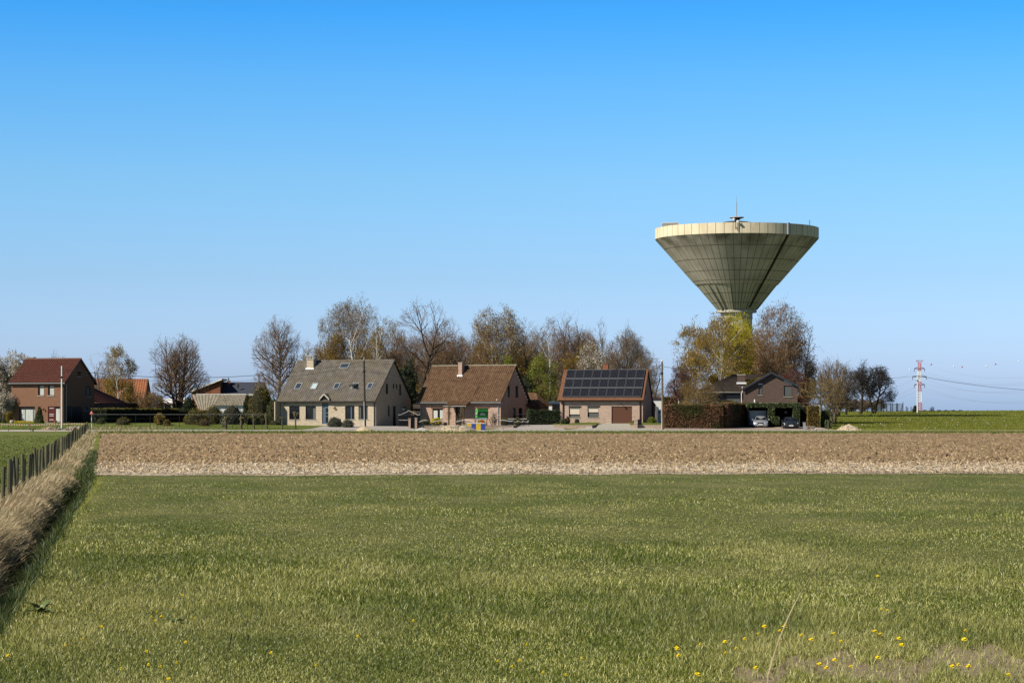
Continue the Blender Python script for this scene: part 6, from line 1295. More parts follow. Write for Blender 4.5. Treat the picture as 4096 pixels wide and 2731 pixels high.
# beech hedge, ivy hedges, dark property hedge
S_(2772, 270, 1618, 1724, 234, 'long clipped beech hedge with coppery leaves along the road', 'lf_beech', 'box', 17000, .09, 'hedge', 'beech_hedge', depth=1.6, zb=.05)
S_(2929, 274.5, 1612, 1712, 340, 'shaded beech hedge running back from the road corner to the carport', 'lf_beech', 'box', 12000, .09, 'hedge', 'beech_hedge', depth=1.1, zb=.2, rz=R(72))
S_(2979, 280, 1613, 1706, 26, 'short sunlit end of beech hedge beside the silver car', 'lf_beech', 'box', 2400, .09, 'hedge', 'beech_hedge', depth=.8, zb=.4)
S_(2680, 272.5, 1588, 1640, 58, 'taller dark clipped beech top behind the wooden pole', 'lf_beech', 'box', 2200, .1, 'hedge', 'beech_hedge', depth=1.8)
b = None
hA, hB = np.array((-51.3, 286.0)), np.array((-46.2, 326.0)); mid_ = (hA+hB)/2; L_ = np.linalg.norm(hB-hA)
v = shell(14000, 'box'); C = v*np.array([L_/2, 1.0, 1.85])+rng.normal(0, .04, (len(v), 3)); h_ = empty('hedge', (mid_[0], mid_[1], .85), math.atan2(hB[1]-hA[1], hB[0]-hA[0]), 'long hedge with shaded sides and sunlit yellow green top set by leaf colour, running back from the dark annex', 'hedge')
V, Fq = leaf_cloud(C, .13); npmesh('foliage', V, Fq, [M['lf_dark'], M['lf_gold']], h_, midx=(C[:, 2] > 1.72).astype(int)); MB().box(-L_/2, L_/2, -.88, .88, -.6, 1.78).build('stems', M['core'], h_)  # leaf colour split by height: top painted as sunlit, sides as shaded

S_(1150, 300, 1600, 1700, 50, 'dark green bush in the gap left of the cream brick house', 'lf_dark', 'dome', 1200, .12)
# ivy clad carport
CP = empty('carport', tuple(G(3095, 276)), 0, 'dark double carport clad in clipped green ivy in front of the dark house', 'carport'); cl = CP.location
CPz = .42; CP.location.z = CPz
def CX_(px, D=276): return xw(px, D)-cl[0]
def CZ_(py, D=276): return EYE-(py-HY)*D/F-CPz
def ivy(pxa, pxb, pya, pyb, dep=(-.25, .45), n=1500, ls=.08, name='ivy'):
    w, h = CX_(pxb)-CX_(pxa), CZ_(pya)-CZ_(pyb); v = shell(n, 'box'); C = v*np.array([w/2, (dep[1]-dep[0])/2, h])+np.array([(CX_(pxa)+CX_(pxb))/2, (dep[0]+dep[1])/2, CZ_(pyb)])+rng.normal(0, .03, (n, 3))
    V, Fq = leaf_cloud(C, ls); o = npmesh(name, V, Fq, M['lf_ivy'], CP); MB().box(CX_(pxa)+.05, CX_(pxb)-.05, dep[0]+.06, dep[1]-.05, CZ_(pyb)-.05, CZ_(pya)-.05).build('ivy_core', M['core'], o)  # solid near-black core behind the leaves gives the dark inside
ivy(2988, 3201, 1612, 1629, n=5200); ivy(3072, 3098, 1629, 1702, n=2200); ivy(3172, 3198, 1629, 1702, n=2200); ivy(3084, 3114, 1667, 1699, (-.7, -.26), 1200)
MB().box(CX_(2992), CX_(3198), .5, 6, CZ_(1627), CZ_(1616)).build('roof', M['plastic_black'], CP)
MB().box(CX_(2992), CX_(2998), .46, 6, -.6, CZ_(1627)-.003).box(CX_(3190), CX_(3196), .46, 6, -.6, CZ_(1627)-.003).box(CX_(3080), CX_(3092), .46, 5.4, -.6, CZ_(1627)-.003).build('side_wall', M['plastic_black'], CP)
MB().box(CX_(2998), CX_(3190), 5.5, 5.6, -.6, CZ_(1627)-.003).build('back_wall', M['wood_dark'], CP)
b = MB(); dz0, dz1 = CZ_(1700), CZ_(1641); 
for i in range(5): b.box(CX_(3004), CX_(3072), 1.7+.01*(i % 2), 1.78, dz0+(dz1-dz0)*i/5, dz0+(dz1-dz0)*(i+1)/5-.02)
b.build('garage_door', M['zinc'], CP)
MB().box(CX_(3150), CX_(3160), 3, 3.05, CZ_(1652), CZ_(1644)).build('house_number', M['zinc'], CP)
S_(3214, 280, 1628, 1704, 30, 'dark leaf block standing in for the shaded opening at the right end of the ivy carport', 'lf_dark', 'box', 900, .1, 'hedge', 'hedge', depth=1)  # dark leaves fill the opening; its shade is put into their colour
S_(3252, 275, 1622, 1704, 46, 'clipped brown green square hedge block beside the plane trunk', 'lf_olive', 'box', 2600, .07, 'hedge', 'hedge', depth=1.1)
S_(3301, 276, 1640, 1712, 32, 'clipped dark green square hedge block right of the plane trunk', 'lf_ivy', 'box', 1700, .08, 'hedge', 'hedge', depth=1)
S_(3313, 272, 1681, 1716, 24, 'low dark green hedge block behind the thin wooden post', 'lf_ivy', 'box', 900, .08, 'hedge', 'hedge', depth=.8)
S_(2908, 280, 1599, 1620, 78, 'rounded olive shrub top showing above the beech hedge', 'lf_gold', 'dome', 1400, .09)
S_(3661, 520, 1621, 1648, 22, 'small dark shrub at the foot of the far white pole', 'lf_dark', 'dome', 500, .2)
# pollards on the lawn
def pollard(px, pyt, pyb, label, D=267, bend=0, hw=11, two=False, th=.1):
    g = G(px, D); H = (pyb-pyt)*D/F; g[2] = EYE-(pyb-HY)*D/F; r = empty('pollard_tree', tuple(g), 0, label, 'pollard tree', 'small pollards along the road'); b = MB(); pts = [np.array((0, 0, -.2))]
    for i in range(1, 7): t = i/6; pts.append(np.array((bend*math.sin(t*2.2)*H*.5, 0, H*.82*t)))
    for a, c in zip(pts[:-1], pts[1:]): b.tube(a, c, th*(1.15-.1*a[2]), th*(1.15-.1*c[2]), 8, False)
    b.build('trunk', M['bark'], r, smooth=True); top = pts[-1]; hr = hw*D/F; C = top+rng.normal(0, 1, (16, 3))*np.array([hr*.42, hr*.35, hr*.5])
    lumps('crown', C, rng.uniform(hr*.4, hr*.7, 16), M['bark_moss'], parent=r, flat=.95)
    if two: C = pts[2]+np.array((-.35, 0, .12))+rng.normal(0, .1, (7, 3)); lumps('side_burl', C, rng.uniform(.12, .24, 7), M['bark_moss'], parent=r)
    return r
pollard(903, 1663, 1718, 'thickest pollard with a second burl on its left side', two=True, th=.15, hw=10)
pollard(965, 1659, 1721, 'stout straight pollard right of the one with two burls', th=.12, hw=9); pollard(1018, 1650, 1721, 'slim leaning pollard third from the left', bend=-.12, hw=7, th=.08)
pollard(1070, 1647, 1721, 'tall curved pollard with an open head', bend=-.14, hw=8, th=.09); pollard(1130, 1663, 1718, 'thin pollard at the left corner of the cream brick house', bend=-.05, hw=6, th=.07); pollard(1182, 1641, 1720, 'pollard in front of the left window of the cream brick house', hw=10, th=.085)
for px, D, pyt, w, n_ in ((1795, 280, 1618, 20, 5), (1848, 280, 1618, 26, 6)): tree(px, D, pyt, w, 'climbing rose on the %s porch post' % ('left' if px < 1800 else 'right'), 'climber', 'climbing_rose', bark='bark_moss', twig='twig_pale', leaf='lf_brown', nl=350, ls=.05, pyb=1702, r=.04, t0=.1, n1=14, n2=5, n3=4, n4=0, up=.9)
tree(1974, 276, 1644, 42, 'low bare magnolia with pale buds in front of the porch house', 'bush', 'magnolia_bush', bark='bark_dark', twig='twig', leaf='lf_blossom', nl=260, ls=.1, pyb=1703, r=.06, t0=.05, stems=4, spread=.5, n1=7, n2=5, n3=3, n4=2, up=.8)
# brush under the wood
n = 9000; px = rng.uniform(1180, 2640, n); D = rng.uniform(318, 352, n); x = (px-CX)*D/F
tag(ribbons('undergrowth', np.stack([x, D, gz(x, D)], 1), rng.uniform(2.0, 6.5, n)*(.8+.3*np.sin(px*.01)), np.full(n, .07), rng.uniform(0, 6.28, n), rng.uniform(0, .45, n), rng.uniform(-.3, .4, n), M['twig'], 2), 'brown bare undergrowth and brush below the trees behind the houses', 'undergrowth')
n = 60000; px = rng.uniform(1180, 2640, n); D = rng.uniform(322, 356, n); x = (px-CX)*D/F; z = gz(x, D)+9.5*rng.beta(1.1, 1.9, n)*(1-.35*np.clip((px-2350)/200, 0, 1))*(.85+.25*np.sin(px*.013+1)); V, Fq = leaf_cloud(np.stack([x, D, z], 1), .17)
tag(npmesh('undergrowth_leaves', V, Fq, M['lf_olive']), 'olive brown budding brush below the trees behind the houses', 'undergrowth', kind='stuff')
n = 9000; px = rng.uniform(2700, 3330, n); D = rng.uniform(322, 345, n); x = (px-CX)*D/F; z = gz(x, D)+5.5*rng.beta(1.1, 1.8, n); V, Fq = leaf_cloud(np.stack([x, D, z], 1), .16)
tag(npmesh('undergrowth_leaves', V, Fq, M['lf_olive']), 'olive brown brush at the foot of the birches by the tower', 'undergrowth', kind='stuff')

# ---------------------------------------------------------------- plots, drives and small things along the road
lin = lambda a, b, ya, yb: (lambda y: float(np.interp(y, [ya, yb], [a, b])))
def gx(px, D): return (px-CX)*D/F
sheet('lawn', -95, lin(-23.5, -20.5, 263.6, 284), 263.6, 300, M['lawn'], .03, 1, 1)
sheet('driveway', lin(gx(1205, 263.6), gx(1325, 280), 263.6, 280), lin(gx(1668, 263.6), gx(1600, 292), 263.6, 292), 263.6, 292, M['asphalt'], .045, .8, .8)
sheet('garden_bed', lin(gx(1665, 271), gx(1690, 283), 271, 283), lin(gx(2052, 271), gx(2100, 283), 271, 283), 271.2, 283, M['soil'], .05, .8, .8)
sheet('driveway', lin(gx(1945, 263.6), gx(2110, 284), 263.6, 284), lin(gx(2262, 263.6), gx(2236, 284), 263.6, 284), 263.6, 290, M['asphalt'], .04, .8, .8)
sheet('driveway', lin(gx(2262.3, 263.6), gx(2425, 280), 263.6, 280), lin(gx(2668, 263.6), gx(2530, 280), 263.6, 280), 263.6, 281, M['concrete'], .042, .8, .8)
sheet('paving', gx(2640, 264), lin(gx(3330, 263.6), gx(3240, 285), 263.6, 285), 263.6, 290, M['paving'], .04, .8, .8)
sheet('pavement_edge', -20, 37.5, 253.2, 256.3, M['road'], .045, 1, 1)
for (a, c) in (((3712, 1650), (3960, 1702)), ((3790, 1652), (4110, 1716)), ((4010, 1650), (4120, 1668))):
    p, q = hit(*a), hit(*c); n = 40; t = np.linspace(0, 1, n)[:, None]; ln = p[:2]+(q[:2]-p[:2])*t; ln[:, 0] += .5*np.sin(t[:, 0]*9)
    X = np.stack([ln[:, 0]-.22, ln[:, 0]+.22], 1); Y = np.stack([ln[:, 1]]*2, 1); struct(grid('tyre_track', X, Y, gz(X, Y)+.03, M['tyre'] if 'tyre' in M else M.setdefault('tyre', mat('flattened pale grass', [(.16, .16, .045), (.24, .23, .09)], 2, .9))))
n = 16000; u = rng.random(n); px = rng.uniform(-60, 3330, n); D = rng.uniform(263.6, 271, n); x = (px-CX)*D/F
k = (px < 1200) & (px > -60); x = x[k]; D = D[k]
tag(ribbons('lawn_grass', np.stack([x, D, gz(x, D)+.03], 1), rng.uniform(.04, .14, len(x)), np.full(len(x), .05), rng.uniform(0, 6.28, len(x)), rng.uniform(0, .6, len(x)), rng.uniform(.1, .9, len(x)), M['verge'], 1), 'short lawn grass along the far side of the road', 'grass')
n = 60000; D = 1/(1/266-rng.random(n)*(1/266-1/560)); px = rng.uniform(3330, 4150, n); x = (px-CX)*D/F
tag(ribbons('field_grass', np.stack([x, D, gz(x, D)], 1), rng.uniform(.05, .14, n)*(1+(D-266)/400), .06+(D-266)/3000, rng.uniform(0, 6.28, n), rng.uniform(0, .8, n), rng.uniform(.1, .9, n), mat('far field grass', [(.10, .125, .014), (.18, .195, .022), (.24, .235, .045)], .2, .8, island=.5, trans=.2), 1), 'young green crop of the rising far field at the right', 'grass')
px = rng.uniform(3330, 4140, 70); D = 1/(1/268-rng.random(70)*(1/268-1/500)); x = (px-CX)*D/F
lumps('field_stones', np.stack([x, D, gz(x, D)+.08], 1), rng.uniform(.04, .12, 70), M['offwhite'], 'stuff', 'pale stones and dark tufts strewn over the far field', 'stones')

def heap(px, D, wpx, pyt, pyb, label, m_, cat='heap', name='sand_heap', rough=.06, sy=.6, stones=0, sm='rubble', ssz=.09, peaks=None):
    g = G(px, D); z0 = min(EYE-(pyb-HY)*D/F, g[2]); H = EYE-(pyt-HY)*D/F-z0; W = wpx*D/F/2; n, kk = 26, 44; V = [(0, 0, H*(1 if not peaks else .8))]
    ph = rng.uniform(0, 6.28, 8)
    for i in range(1, n+1):
        r = i/n
        for j in range(kk):
            a = 2*math.pi*j/kk; edge = 1+.08*math.sin(3*a+ph[0])+.05*math.sin(7*a+ph[1]); x, y = r*math.cos(a)*edge, r*math.sin(a)*edge
            h = max(0, 1-r)**(.75) if not peaks else max(max(0, 1-math.hypot((x-px0)/wd_, y))**.5*hh for px0, wd_, hh in peaks)
            h = h*H+float(rng.normal(0, rough*.35))*(1-r*.6)+rough*math.sin(5*x+ph[2])*math.sin(6*y+ph[3])*(1-r)
            V.append((x*W, y*W*sy, h-.03 if r < 1 else -.15))
    Fs3 = np.array([(0, 1+j, 1+(j+1) % kk) for j in range(kk)]); Fs4 = np.array([(1+(i-1)*kk+j, 1+i*kk+j, 1+i*kk+(j+1) % kk, 1+(i-1)*kk+(j+1) % kk) for i in range(1, n) for j in range(kk)])
    r_ = empty(name, (g[0], g[1], z0), 0, label, cat); npmesh('heap_body', np.array(V), [Fs3, Fs4], M[m_], r_)
    if stones:
        V = np.array(V); sel = V[rng.integers(len(V)//3, len(V), stones)]; sel = sel+rng.normal(0, .06, sel.shape); sel[:, 2] = np.maximum(sel[:, 2], .0)
        o = lumps('stones', sel, rng.uniform(ssz*.4, ssz*1.3, stones), M[sm], parent=r_); o['kind'] = 'stuff'
    return r_
heap(1458, 253, 112, 1702, 1733, 'yellow sand heap at the foot of the dark wooden pole', 'sand', stones=60, ssz=.06)
heap(1690, 258, 100, 1707, 1730, 'grey gravel heap in front of the brick gate pillars', 'greyheap', name='gravel_heap', stones=40, ssz=.06)
heap(1808, 252, 225, 1698, 1738, 'large pale rubble and sand heap beside the striped barrier', 'sand', name='rubble_heap', rough=.1, stones=1500, ssz=.075, peaks=[(-.05, .8, 1), (-.45, .5, .75), (.4, .55, .95), (.75, .3, .4)])
heap(3397, 262, 118, 1694, 1729, 'yellow sand heap ringed with stones at the edge of the far field', 'sand', stones=260, ssz=.1)
heap(3262, 262, 100, 1712, 1729, 'pile of broken bricks and stones beside the plane tree', 'rubble', name='rubble_heap', stones=420, ssz=.12, sm='stone')
heap(200, 262, 90, 1703, 1722, 'brown earth heap in front of the lawn of the brown house', 'soil', name='earth_heap', stones=160, sm='stone', ssz=.09)
heap(300, 261, 84, 1702, 1722, 'dark heap of broken kerb stones right of the white concrete pole', 'soil', name='rubble_heap', stones=130, sm='stone', ssz=.2)
heap(1585, 253, 130, 1724, 1734, 'thin spread of pale rubble between the sand heap and the gravel heap', 'sand', name='rubble_heap', stones=350, ssz=.07)
heap(2008, 266, 22, 1710, 1720, 'few broken paving stones at the foot of the low garden wall', 'greyheap', name='rubble_heap', stones=40, ssz=.12, sm='rubble')
def block(name, pxa, pxb, pya, pyb, D, th, m_, label, cat, cap=None, capm='concrete', px2=None, D2=None):
    a = G(pxa, D); z0, z1 = EYE-(pyb-HY)*D/F, EYE-(pya-HY)*D/F; q = np.array((gx(pxb, D2 or D), D2 or D)); L_ = np.linalg.norm(q-a[:2]); rz = math.atan2(q[1]-a[1], q[0]-a[0])
    r = empty(name, (a[0], a[1], z0), rz, label, cat); MB().box(0, L_, 0, th, -.4, z1-z0).build('body', M[m_], r)
    if cap: MB().box(-.04, L_+.04, -.04, th+.04, z1-z0, z1-z0+cap).build('coping', M[capm], r)
    return r
block('garden_wall', 1662, 2052.5, 1703.5, 1719, 270.5, .25, 'brick_pink', 'long low pink brick garden wall in front of the porch house', 'wall', .06)
block('garden_wall', 2053.5, 2106, 1703.5, 1719, 270.4, .22, 'brick_pink', 'short low brick wall returning back from the road beside the drive', 'wall', .06, D2=281)
block('garden_wall', 2214, 2368, 1699, 1719, 269.5, .25, 'brick_pale', 'low pale brick planter wall in front of the bungalow', 'wall')
block('garden_wall', 2371, 2414, 1699.5, 1717, 269.6, .22, 'brick_pale', 'short planter wall returning back beside the brown garage drive', 'wall', D2=278.5)
block('stone_basket', 2343, 2369, 1704.5, 1720, 269, .4, 'rubble', 'wire basket filled with pale stones at the corner of the bungalow planter', 'stone basket')
block('garden_wall', 2522, 2650, 1699, 1716, 269.5, .25, 'brick_pale', 'low pale brick wall between the garage drive and the wooden pole', 'wall')
sheet('garden_bed', gx(2216, 270), lin(gx(2370, 270), gx(2412, 279), 270, 279), 269.9, 280, M['lawn'], .18, .8, .8)
sheet('garden_bed', gx(2526, 270), gx(2655, 270), 269.9, 279, M['lawn'], .14, .8, .8)
r = block('letter_box', 2537, 2550, 1682, 1712, 269, .4, 'brick_pale', 'brick pillar with a white letter box beside the bungalow drive', 'letter box', .05); 
r = block('waste_bin', 2551.5, 2567, 1678, 1700, 270, .5, 'plastic_black', 'black box behind the brick letter box pillar', 'bin', .05, 'black')
r = block('letter_box', 3213.5, 3223, 1691, 1723, 263.5, .28, 'zinc', 'grey metal letter box pillar at the right end of the car drive', 'letter box', .07, 'zinc')
r = block('stone_basket', 3224, 3261, 1704, 1723, 264.5, .5, 'stone', 'wire basket of stones beside the grey letter box pillar', 'stone basket'); g = r
st = lumps('stones', np.stack([rng.uniform(0, 37*264.5/F, 150), rng.uniform(-.05, .05, 150), rng.uniform(0, .55, 150)], 1), rng.uniform(.04, .09, 150), M['stone'], parent=r); st['kind'] = 'stuff'
b = MB(); b.tube((0, 0, -.2), (0, 0, 1.15), .07, .06, 7); tag(b.build('garden_post', M['wood_grey'], loc=tuple(G(3313, 262.5))), 'thin pale wooden post in front of the low hedge block', 'post')
r = empty('white_post', tuple(G(3331, 430)), 0, 'tall thin white post beyond the golden brown plane tree', 'post'); h = EYE-(1532-HY)*430/F-r.location[2]; MB().tube((0, 0, 0), (0, 0, h), .12, .09, 8).build('shaft', M['concrete_pole'], r)
# gate between the first two houses
GD = 276; r = empty('driveway_gate', (gx(1593, GD), GD, EYE-(1706-HY)*GD/F), 0, 'dark arched double gate with white spear tips between the cream and porch houses', 'gate'); X = lambda px: gx(px, GD)-gx(1593, GD); Zp = lambda py: EYE-(py-HY)*GD/F-r.location[2]
def archy(px): return float(np.interp(px, [1595, 1600, 1618, 1636, 1655, 1673, 1679], [1658, 1660, 1651, 1642, 1651, 1660, 1657]))
b = MB(); t_ = MB(); px = 1595
while px <= 1679:
    b.box(X(px)-.018, X(px)+.018, -.02, .02, .1, Zp(archy(px)+1)); t_.tube((X(px), -.01, Zp(archy(px)+1)), (X(px), -.01, Zp(archy(px)-1.2)), .045, .02, 6)
    if px < 1633: t_.tube((X(px)+.05, -.06, Zp(1681)), (X(px)+.05, -.06, Zp(1678)), .03, .02, 6)
    px += 4.4
n_ = len(b.v); b.v += t_.v; b.f += [tuple(i+n_ for i in f) for f in t_.f]; b.m += [1]*len(t_.f); b.build('bars', [M['dark_metal'], M['white']], r)
MB().box(X(1593), X(1633), .03, .08, .05, Zp(1663)).build('left_leaf', M['wood_dark'], r); MB().box(X(1634), X(1680), .03, .08, .05, Zp(1663)).build('right_leaf', M['wood_dark'], r); MB().box(X(1593), X(1680), -.05, .025, Zp(1663), Zp(1660)).build('top_rail', M['dark_metal'], r)
block('gate_pillar', 1634, 1642.5, 1675, 1712, 270, .35, 'brick_pink', 'left brick gate pillar behind the gravel heap', 'pillar', .07); block('gate_pillar', 1659.5, 1668, 1674, 1711, 270, .35, 'brick_pink', 'right brick gate pillar with a letter slot behind the gravel heap', 'pillar', .1)
block('garden_gate', 1643, 1659, 1682, 1710, 270.2, .05, 'dark_metal', 'small black garden gate between the two brick pillars', 'gate')
def picket(pxa, pxb, D, fy, pyb, label, step=3.6):
    a = G(pxa, D); z0 = EYE-(pyb-HY)*D/F; r = empty('picket_fence', (a[0], D, z0), 0, label, 'fence'); b = MB(); t_ = MB(); px = pxa
    while px <= pxb:
        x = gx(px, D)-a[0]; z = EYE-(fy(px)-HY)*D/F-z0; b.box(x-.015, x+.015, -.015, .015, -.1, z); t_.tube((x, 0, z), (x, 0, z+.09), .04, .02, 6); px += step
    W_ = gx(pxb, D)-a[0]; b.box(0, W_, -.025, .025, .2, .25); zt_ = EYE-(max(fy(pxa), fy(pxb))+4-HY)*D/F-z0; b.box(0, W_, -.025, .025, zt_-.05, zt_)
    n_ = len(b.v); b.v += t_.v; b.f += [tuple(i+n_ for i in f) for f in t_.f]; b.m += [1]*len(t_.f); b.build('bars', [M['dark_metal'], M['white']], r)
arc = lambda a, b_, y0, y1: (lambda px: y0+(y1-y0)*math.sin(math.pi*(px-a)/(b_-a)))
picket(1678, 1714, 272.3, lambda px: 1688-6.5*math.sin(math.pi*min(1, (px-1678)/46)), 1705, 'black picket fence with white tips before the left corner of the porch house')
picket(1727, 1790, 272.4, arc(1727, 1796, 1690, 1683), 1705, 'black picket fence with white tips in front of the yellow forsythia')
picket(1826, 1897, 272.3, arc(1826, 1897, 1687.5, 1681), 1705, 'black picket fence with white tips in front of the porch door')
picket(2003, 2050, 272.3, lambda px: 1683-2*math.cos((px-2012)/9), 1705, 'black picket fence with white tips at the right corner of the porch house')
picket(2009, 2110, 286, lambda px: 1657.5, 1697, 'tall black gate fence with a row of white tips beside the porch house gable', 4.5)
picket(2030, 2116, 280, lambda px: 1676, 1699, 'lower black fence with white tips in front of the tall gate fence', 4.2)
b = MB(); pts = []
for i in range(41): px = 2053+i*1.55; pts.append(pt(px, 1683+5*abs(math.sin((px-2053)/62*math.pi*3)), 274))
p0_ = pts[0].copy(); b.path([p-p0_ for p in pts], .035, 5); r = empty('chain_fence', tuple(p0_), 0, 'white wavy chain hanging in front of the clipped shrubs', 'chain'); b.build('chain', M['zinc'], r)
b = MB(); [b.tube((gx(q, 274)-p0_[0], 0, -1.0), (gx(q, 274)-p0_[0], 0, .1), .03, .03, 6) for q in (2053, 2074, 2095, 2115)]; b.build('chain_posts', M['dark_metal'], r)
# striped barrier, sign, cone
BD = 261; r = empty('site_barrier', (gx(1867, BD), BD, EYE-(1723-HY)*BD/F), 0, 'blue and yellow striped plastic site barrier behind the rubble heap', 'barrier'); X = lambda px: gx(px, BD)-gx(1867, BD); h = 31*BD/F
for i, c in enumerate(('yellow', 'blue', 'yellow', 'blue')):
    a, c_ = X(1867+18.6*i), X(1867+18.6*(i+1)); b = MB(); n = 8
    for k in range(n): b.box(a+(c_-a)*k/n, a+(c_-a)*(k+1)/n-.008, -.02-.02*(k % 2), .03, .08, h-.04)
    b.build('panel', M[c], r)
b = MB(); b.box(-.03, X(1942), -.06, .06, h-.04, h+.02).box(-.03, X(1942), -.05, .05, .03, .08); b.build('rail', M['pylon_white'], r)
b = MB(); b.box(.3, .42, -.35, .35, -.1, .05).box(X(1930), X(1934), -.35, .35, -.1, .05); b.build('feet', M['rubber'], r)
MB().lathe([(.2, 0), (.19, .03), (.1, .05), (.02, .42)], k=12).build('traffic_cone', M['red'], loc=tuple(pt(1929, 1692, 263))); tag(bpy.data.objects['traffic_cone'], 'red traffic cone showing above the blue barrier panel', 'traffic cone')
SD = 272; r = empty('estate_sign', (gx(1912, SD), SD, EYE-(1703-HY)*SD/F), 0, 'green and black sign board with a light green side sign before the porch house window', 'sign'); X = lambda px: gx(px, SD)-gx(1912, SD); Zp = lambda py: EYE-(py-HY)*SD/F-r.location[2]
bd = MB().box(X(1912), X(1951), 0, .05, Zp(1671), Zp(1634)).build('board', M['green_dark'], r)
MB().box(X(1912.6), X(1950.4), -.015, -.002, Zp(1646), Zp(1635)).build('top_band', M['green_sign'], bd); MB().box(X(1912.6), X(1950.4), -.015, -.002, Zp(1670.5), Zp(1662)).build('bottom_band', M['green_sign'], bd)
MB().box(X(1912), X(1950), -.01, .05, Zp(1678), Zp(1671)-.003).build('lower_board', M['zinc'], r)
MB().box(X(1915)-.04, X(1915)+.04, .06, .13, -.4, Zp(1640)).box(X(1947)-.04, X(1947)+.04, .06, .13, -.4, Zp(1640)).build('posts', M['wood_beam'], r)
def text(s, par, loc, size, m_, name='lettering', rx=90):
    c = bpy.data.curves.new(name, 'FONT'); c.body = s; c.size = size; c.align_x = 'CENTER'; c.extrude = .003; c.materials.append(m_); t0_ = bpy.data.objects.new(name, c); me = bpy.data.meshes.new_from_object(t0_); o = bpy.data.objects.new(name, me); COL.objects.link(o); o.parent = par; o.location = loc; o.rotation_euler = (R(rx), 0, 0); return o
M['green_text'] = mat('faint green lettering', (.03, .28, .06), rough=.5)
text('TE KOOP', bd, ((X(1912)+X(1951))/2, -.02, Zp(1644.5)), .3, M['green_text'])
b = MB()
for i in range(5): a = X(1922+4*i); b.tube((a, -.012, Zp(1659)), (a, -.012, Zp([1654, 1652, 1649, 1654, 1653][i])), .02, None, 5).tube((a, -.012, Zp(1659)), (a+.1, -.012, Zp(1658)), .018, None, 5)
b.build('logo', M['zinc'], bd)
sb = MB().box(X(1901.5), X(1909.5), -.06, -.02, Zp(1646), Zp(1636)).box(X(1901.5), X(1909.5), -.06, -.02, Zp(1658), Zp(1647)).box(X(1901.5), X(1909.5), -.06, -.02, Zp(1670), Zp(1661)).build('side_sign', M['green_light'], r)
MB().box(X(1903), X(1904.5), -.02, .03, -.4, Zp(1640)).build('side_post', M['white'], r)
MB().prism([(X(1903), Zp(1656)), (X(1908), Zp(1656)), (X(1905.5), Zp(1649))], -.07, -.062).build('symbol', M['white'], sb)
# tape, warning sign and wire fence at the left
TD2 = 266; pts = [(0, 1699), (6, 1696.5), (60, 1697.5), (120, 1699.5), (180, 1697.5), (243, 1696), (300, 1694), (350, 1696)]; r = empty('barrier_tape', (gx(0, TD2), TD2, EYE-(1699-HY)*TD2/F), 0, 'red and white barrier tape strung across the lawn of the brown house', 'barrier tape')
wv, rv = MB(), MB(); n = 70
for i in range(n):
    pa, pb = 350*i/n, 350*(i+1)/n; ya, yb_ = [np.interp(q, [p[0] for p in pts], [p[1] for p in pts]) for q in (pa, pb)]; (wv if i % 2 else rv).hexa([tuple(np.array(pt(q, y_, TD2))-np.array(r.location)+np.array((0, d, dz))) for dz in (-.035, .035) for (q, y_, d) in ((pa, ya, 0), (pb, yb_, 0), (pb, yb_, .01), (pa, ya, .01))])
wv.build('white_stripes', M['white'], r); rv.build('red_stripes', M['red'], r)
b = MB(); [b.tube((gx(q, TD2)-r.location[0], .03, -.6), (gx(q, TD2)-r.location[0], .03, .15), .02, None, 6) for q in (6, 123, 350)]; b.build('stakes', M['zinc'], r)
WD = 262; g = G(366, WD); r = empty('warning_sign', tuple(g), 0, 'triangular red bordered warning sign at the far end of the post fence', 'road sign'); z0 = EYE-(1656.5-HY)*WD/F-g[2]; z1 = EYE-(1640-HY)*WD/F-g[2]
MB().prism([(-.24, z0), (.24, z0), (0, z1)], -.03, 0).build('red_border', M['red'], r); MB().prism([(-.13, z0+.07), (.13, z0+.07), (0, z1-.14)], -.036, -.031).build('white_face', M['white'], r); MB().prism([(-.05, z0+.09), (.1, z0+.09), (.02, z0+.22)], -.04, -.037).build('symbol', M['black'], r)
b = MB(); [b.tube((0, .03, z0*i/5), (0, .03, z0*(i+1)/5), .03, None, 7) for i in range(0, 5, 2)]; b.build('pole_dark_part', M['zinc'], r); b = MB(); [b.tube((0, .03, z0*i/5), (0, .03, z0*(i+1)/5), .03, None, 7) for i in (1, 3)]; b.build('pole_white_part', M['white'], r)
r = empty('wire_fence', (gx(378, 272), 272, 0), 0, 'dark wire fence on thin posts along the garden with the hedge', 'fence')
for px in (378, 408, 487, 543, 601, 660, 718, 836, 895, 931, 990, 1050):
    g = G(px, 272); MB().tube((g[0]-r.location[0], 0, g[2]-.1), (g[0]-r.location[0], 0, EYE-(1655-HY)*272/F), .03, .028, 6).build('post', M['plastic_black'], r)
xa, xb = 0, gx(1065, 272)-gx(378, 272)
for z, m_ in ((EYE-(1657-HY)*272/F, 'zinc'), (1.45, 'black'), (1.0, 'black'), (.6, 'black')): MB().tube((xa, 0, z), (xb, 0, z), .014, None, 5, False).build('wire', M[m_], r)
block('kerb_wall', 560, 900, 1714.5, 1718, 267, .2, 'concrete', 'low pale concrete edging under the wire fence', 'kerb')
MB().lathe([(.14, 0), (.19, .3), (.17, .3), (.02, .26)], k=12).build('flower_pot', M['brick_red'], loc=tuple(pt(222, 1691, 286))); tag(bpy.data.objects['flower_pot'], 'small terracotta flower pot beside the dark red door', 'flower pot')
MB().lathe([(.22, 0), (.3, .25), (.24, .42), (.02, .45)], k=12).build('stone_vase', M['concrete'], loc=tuple(pt(48, 1694, 285))); tag(bpy.data.objects['stone_vase'], 'round stone vase at the left corner of the brown house', 'vase')
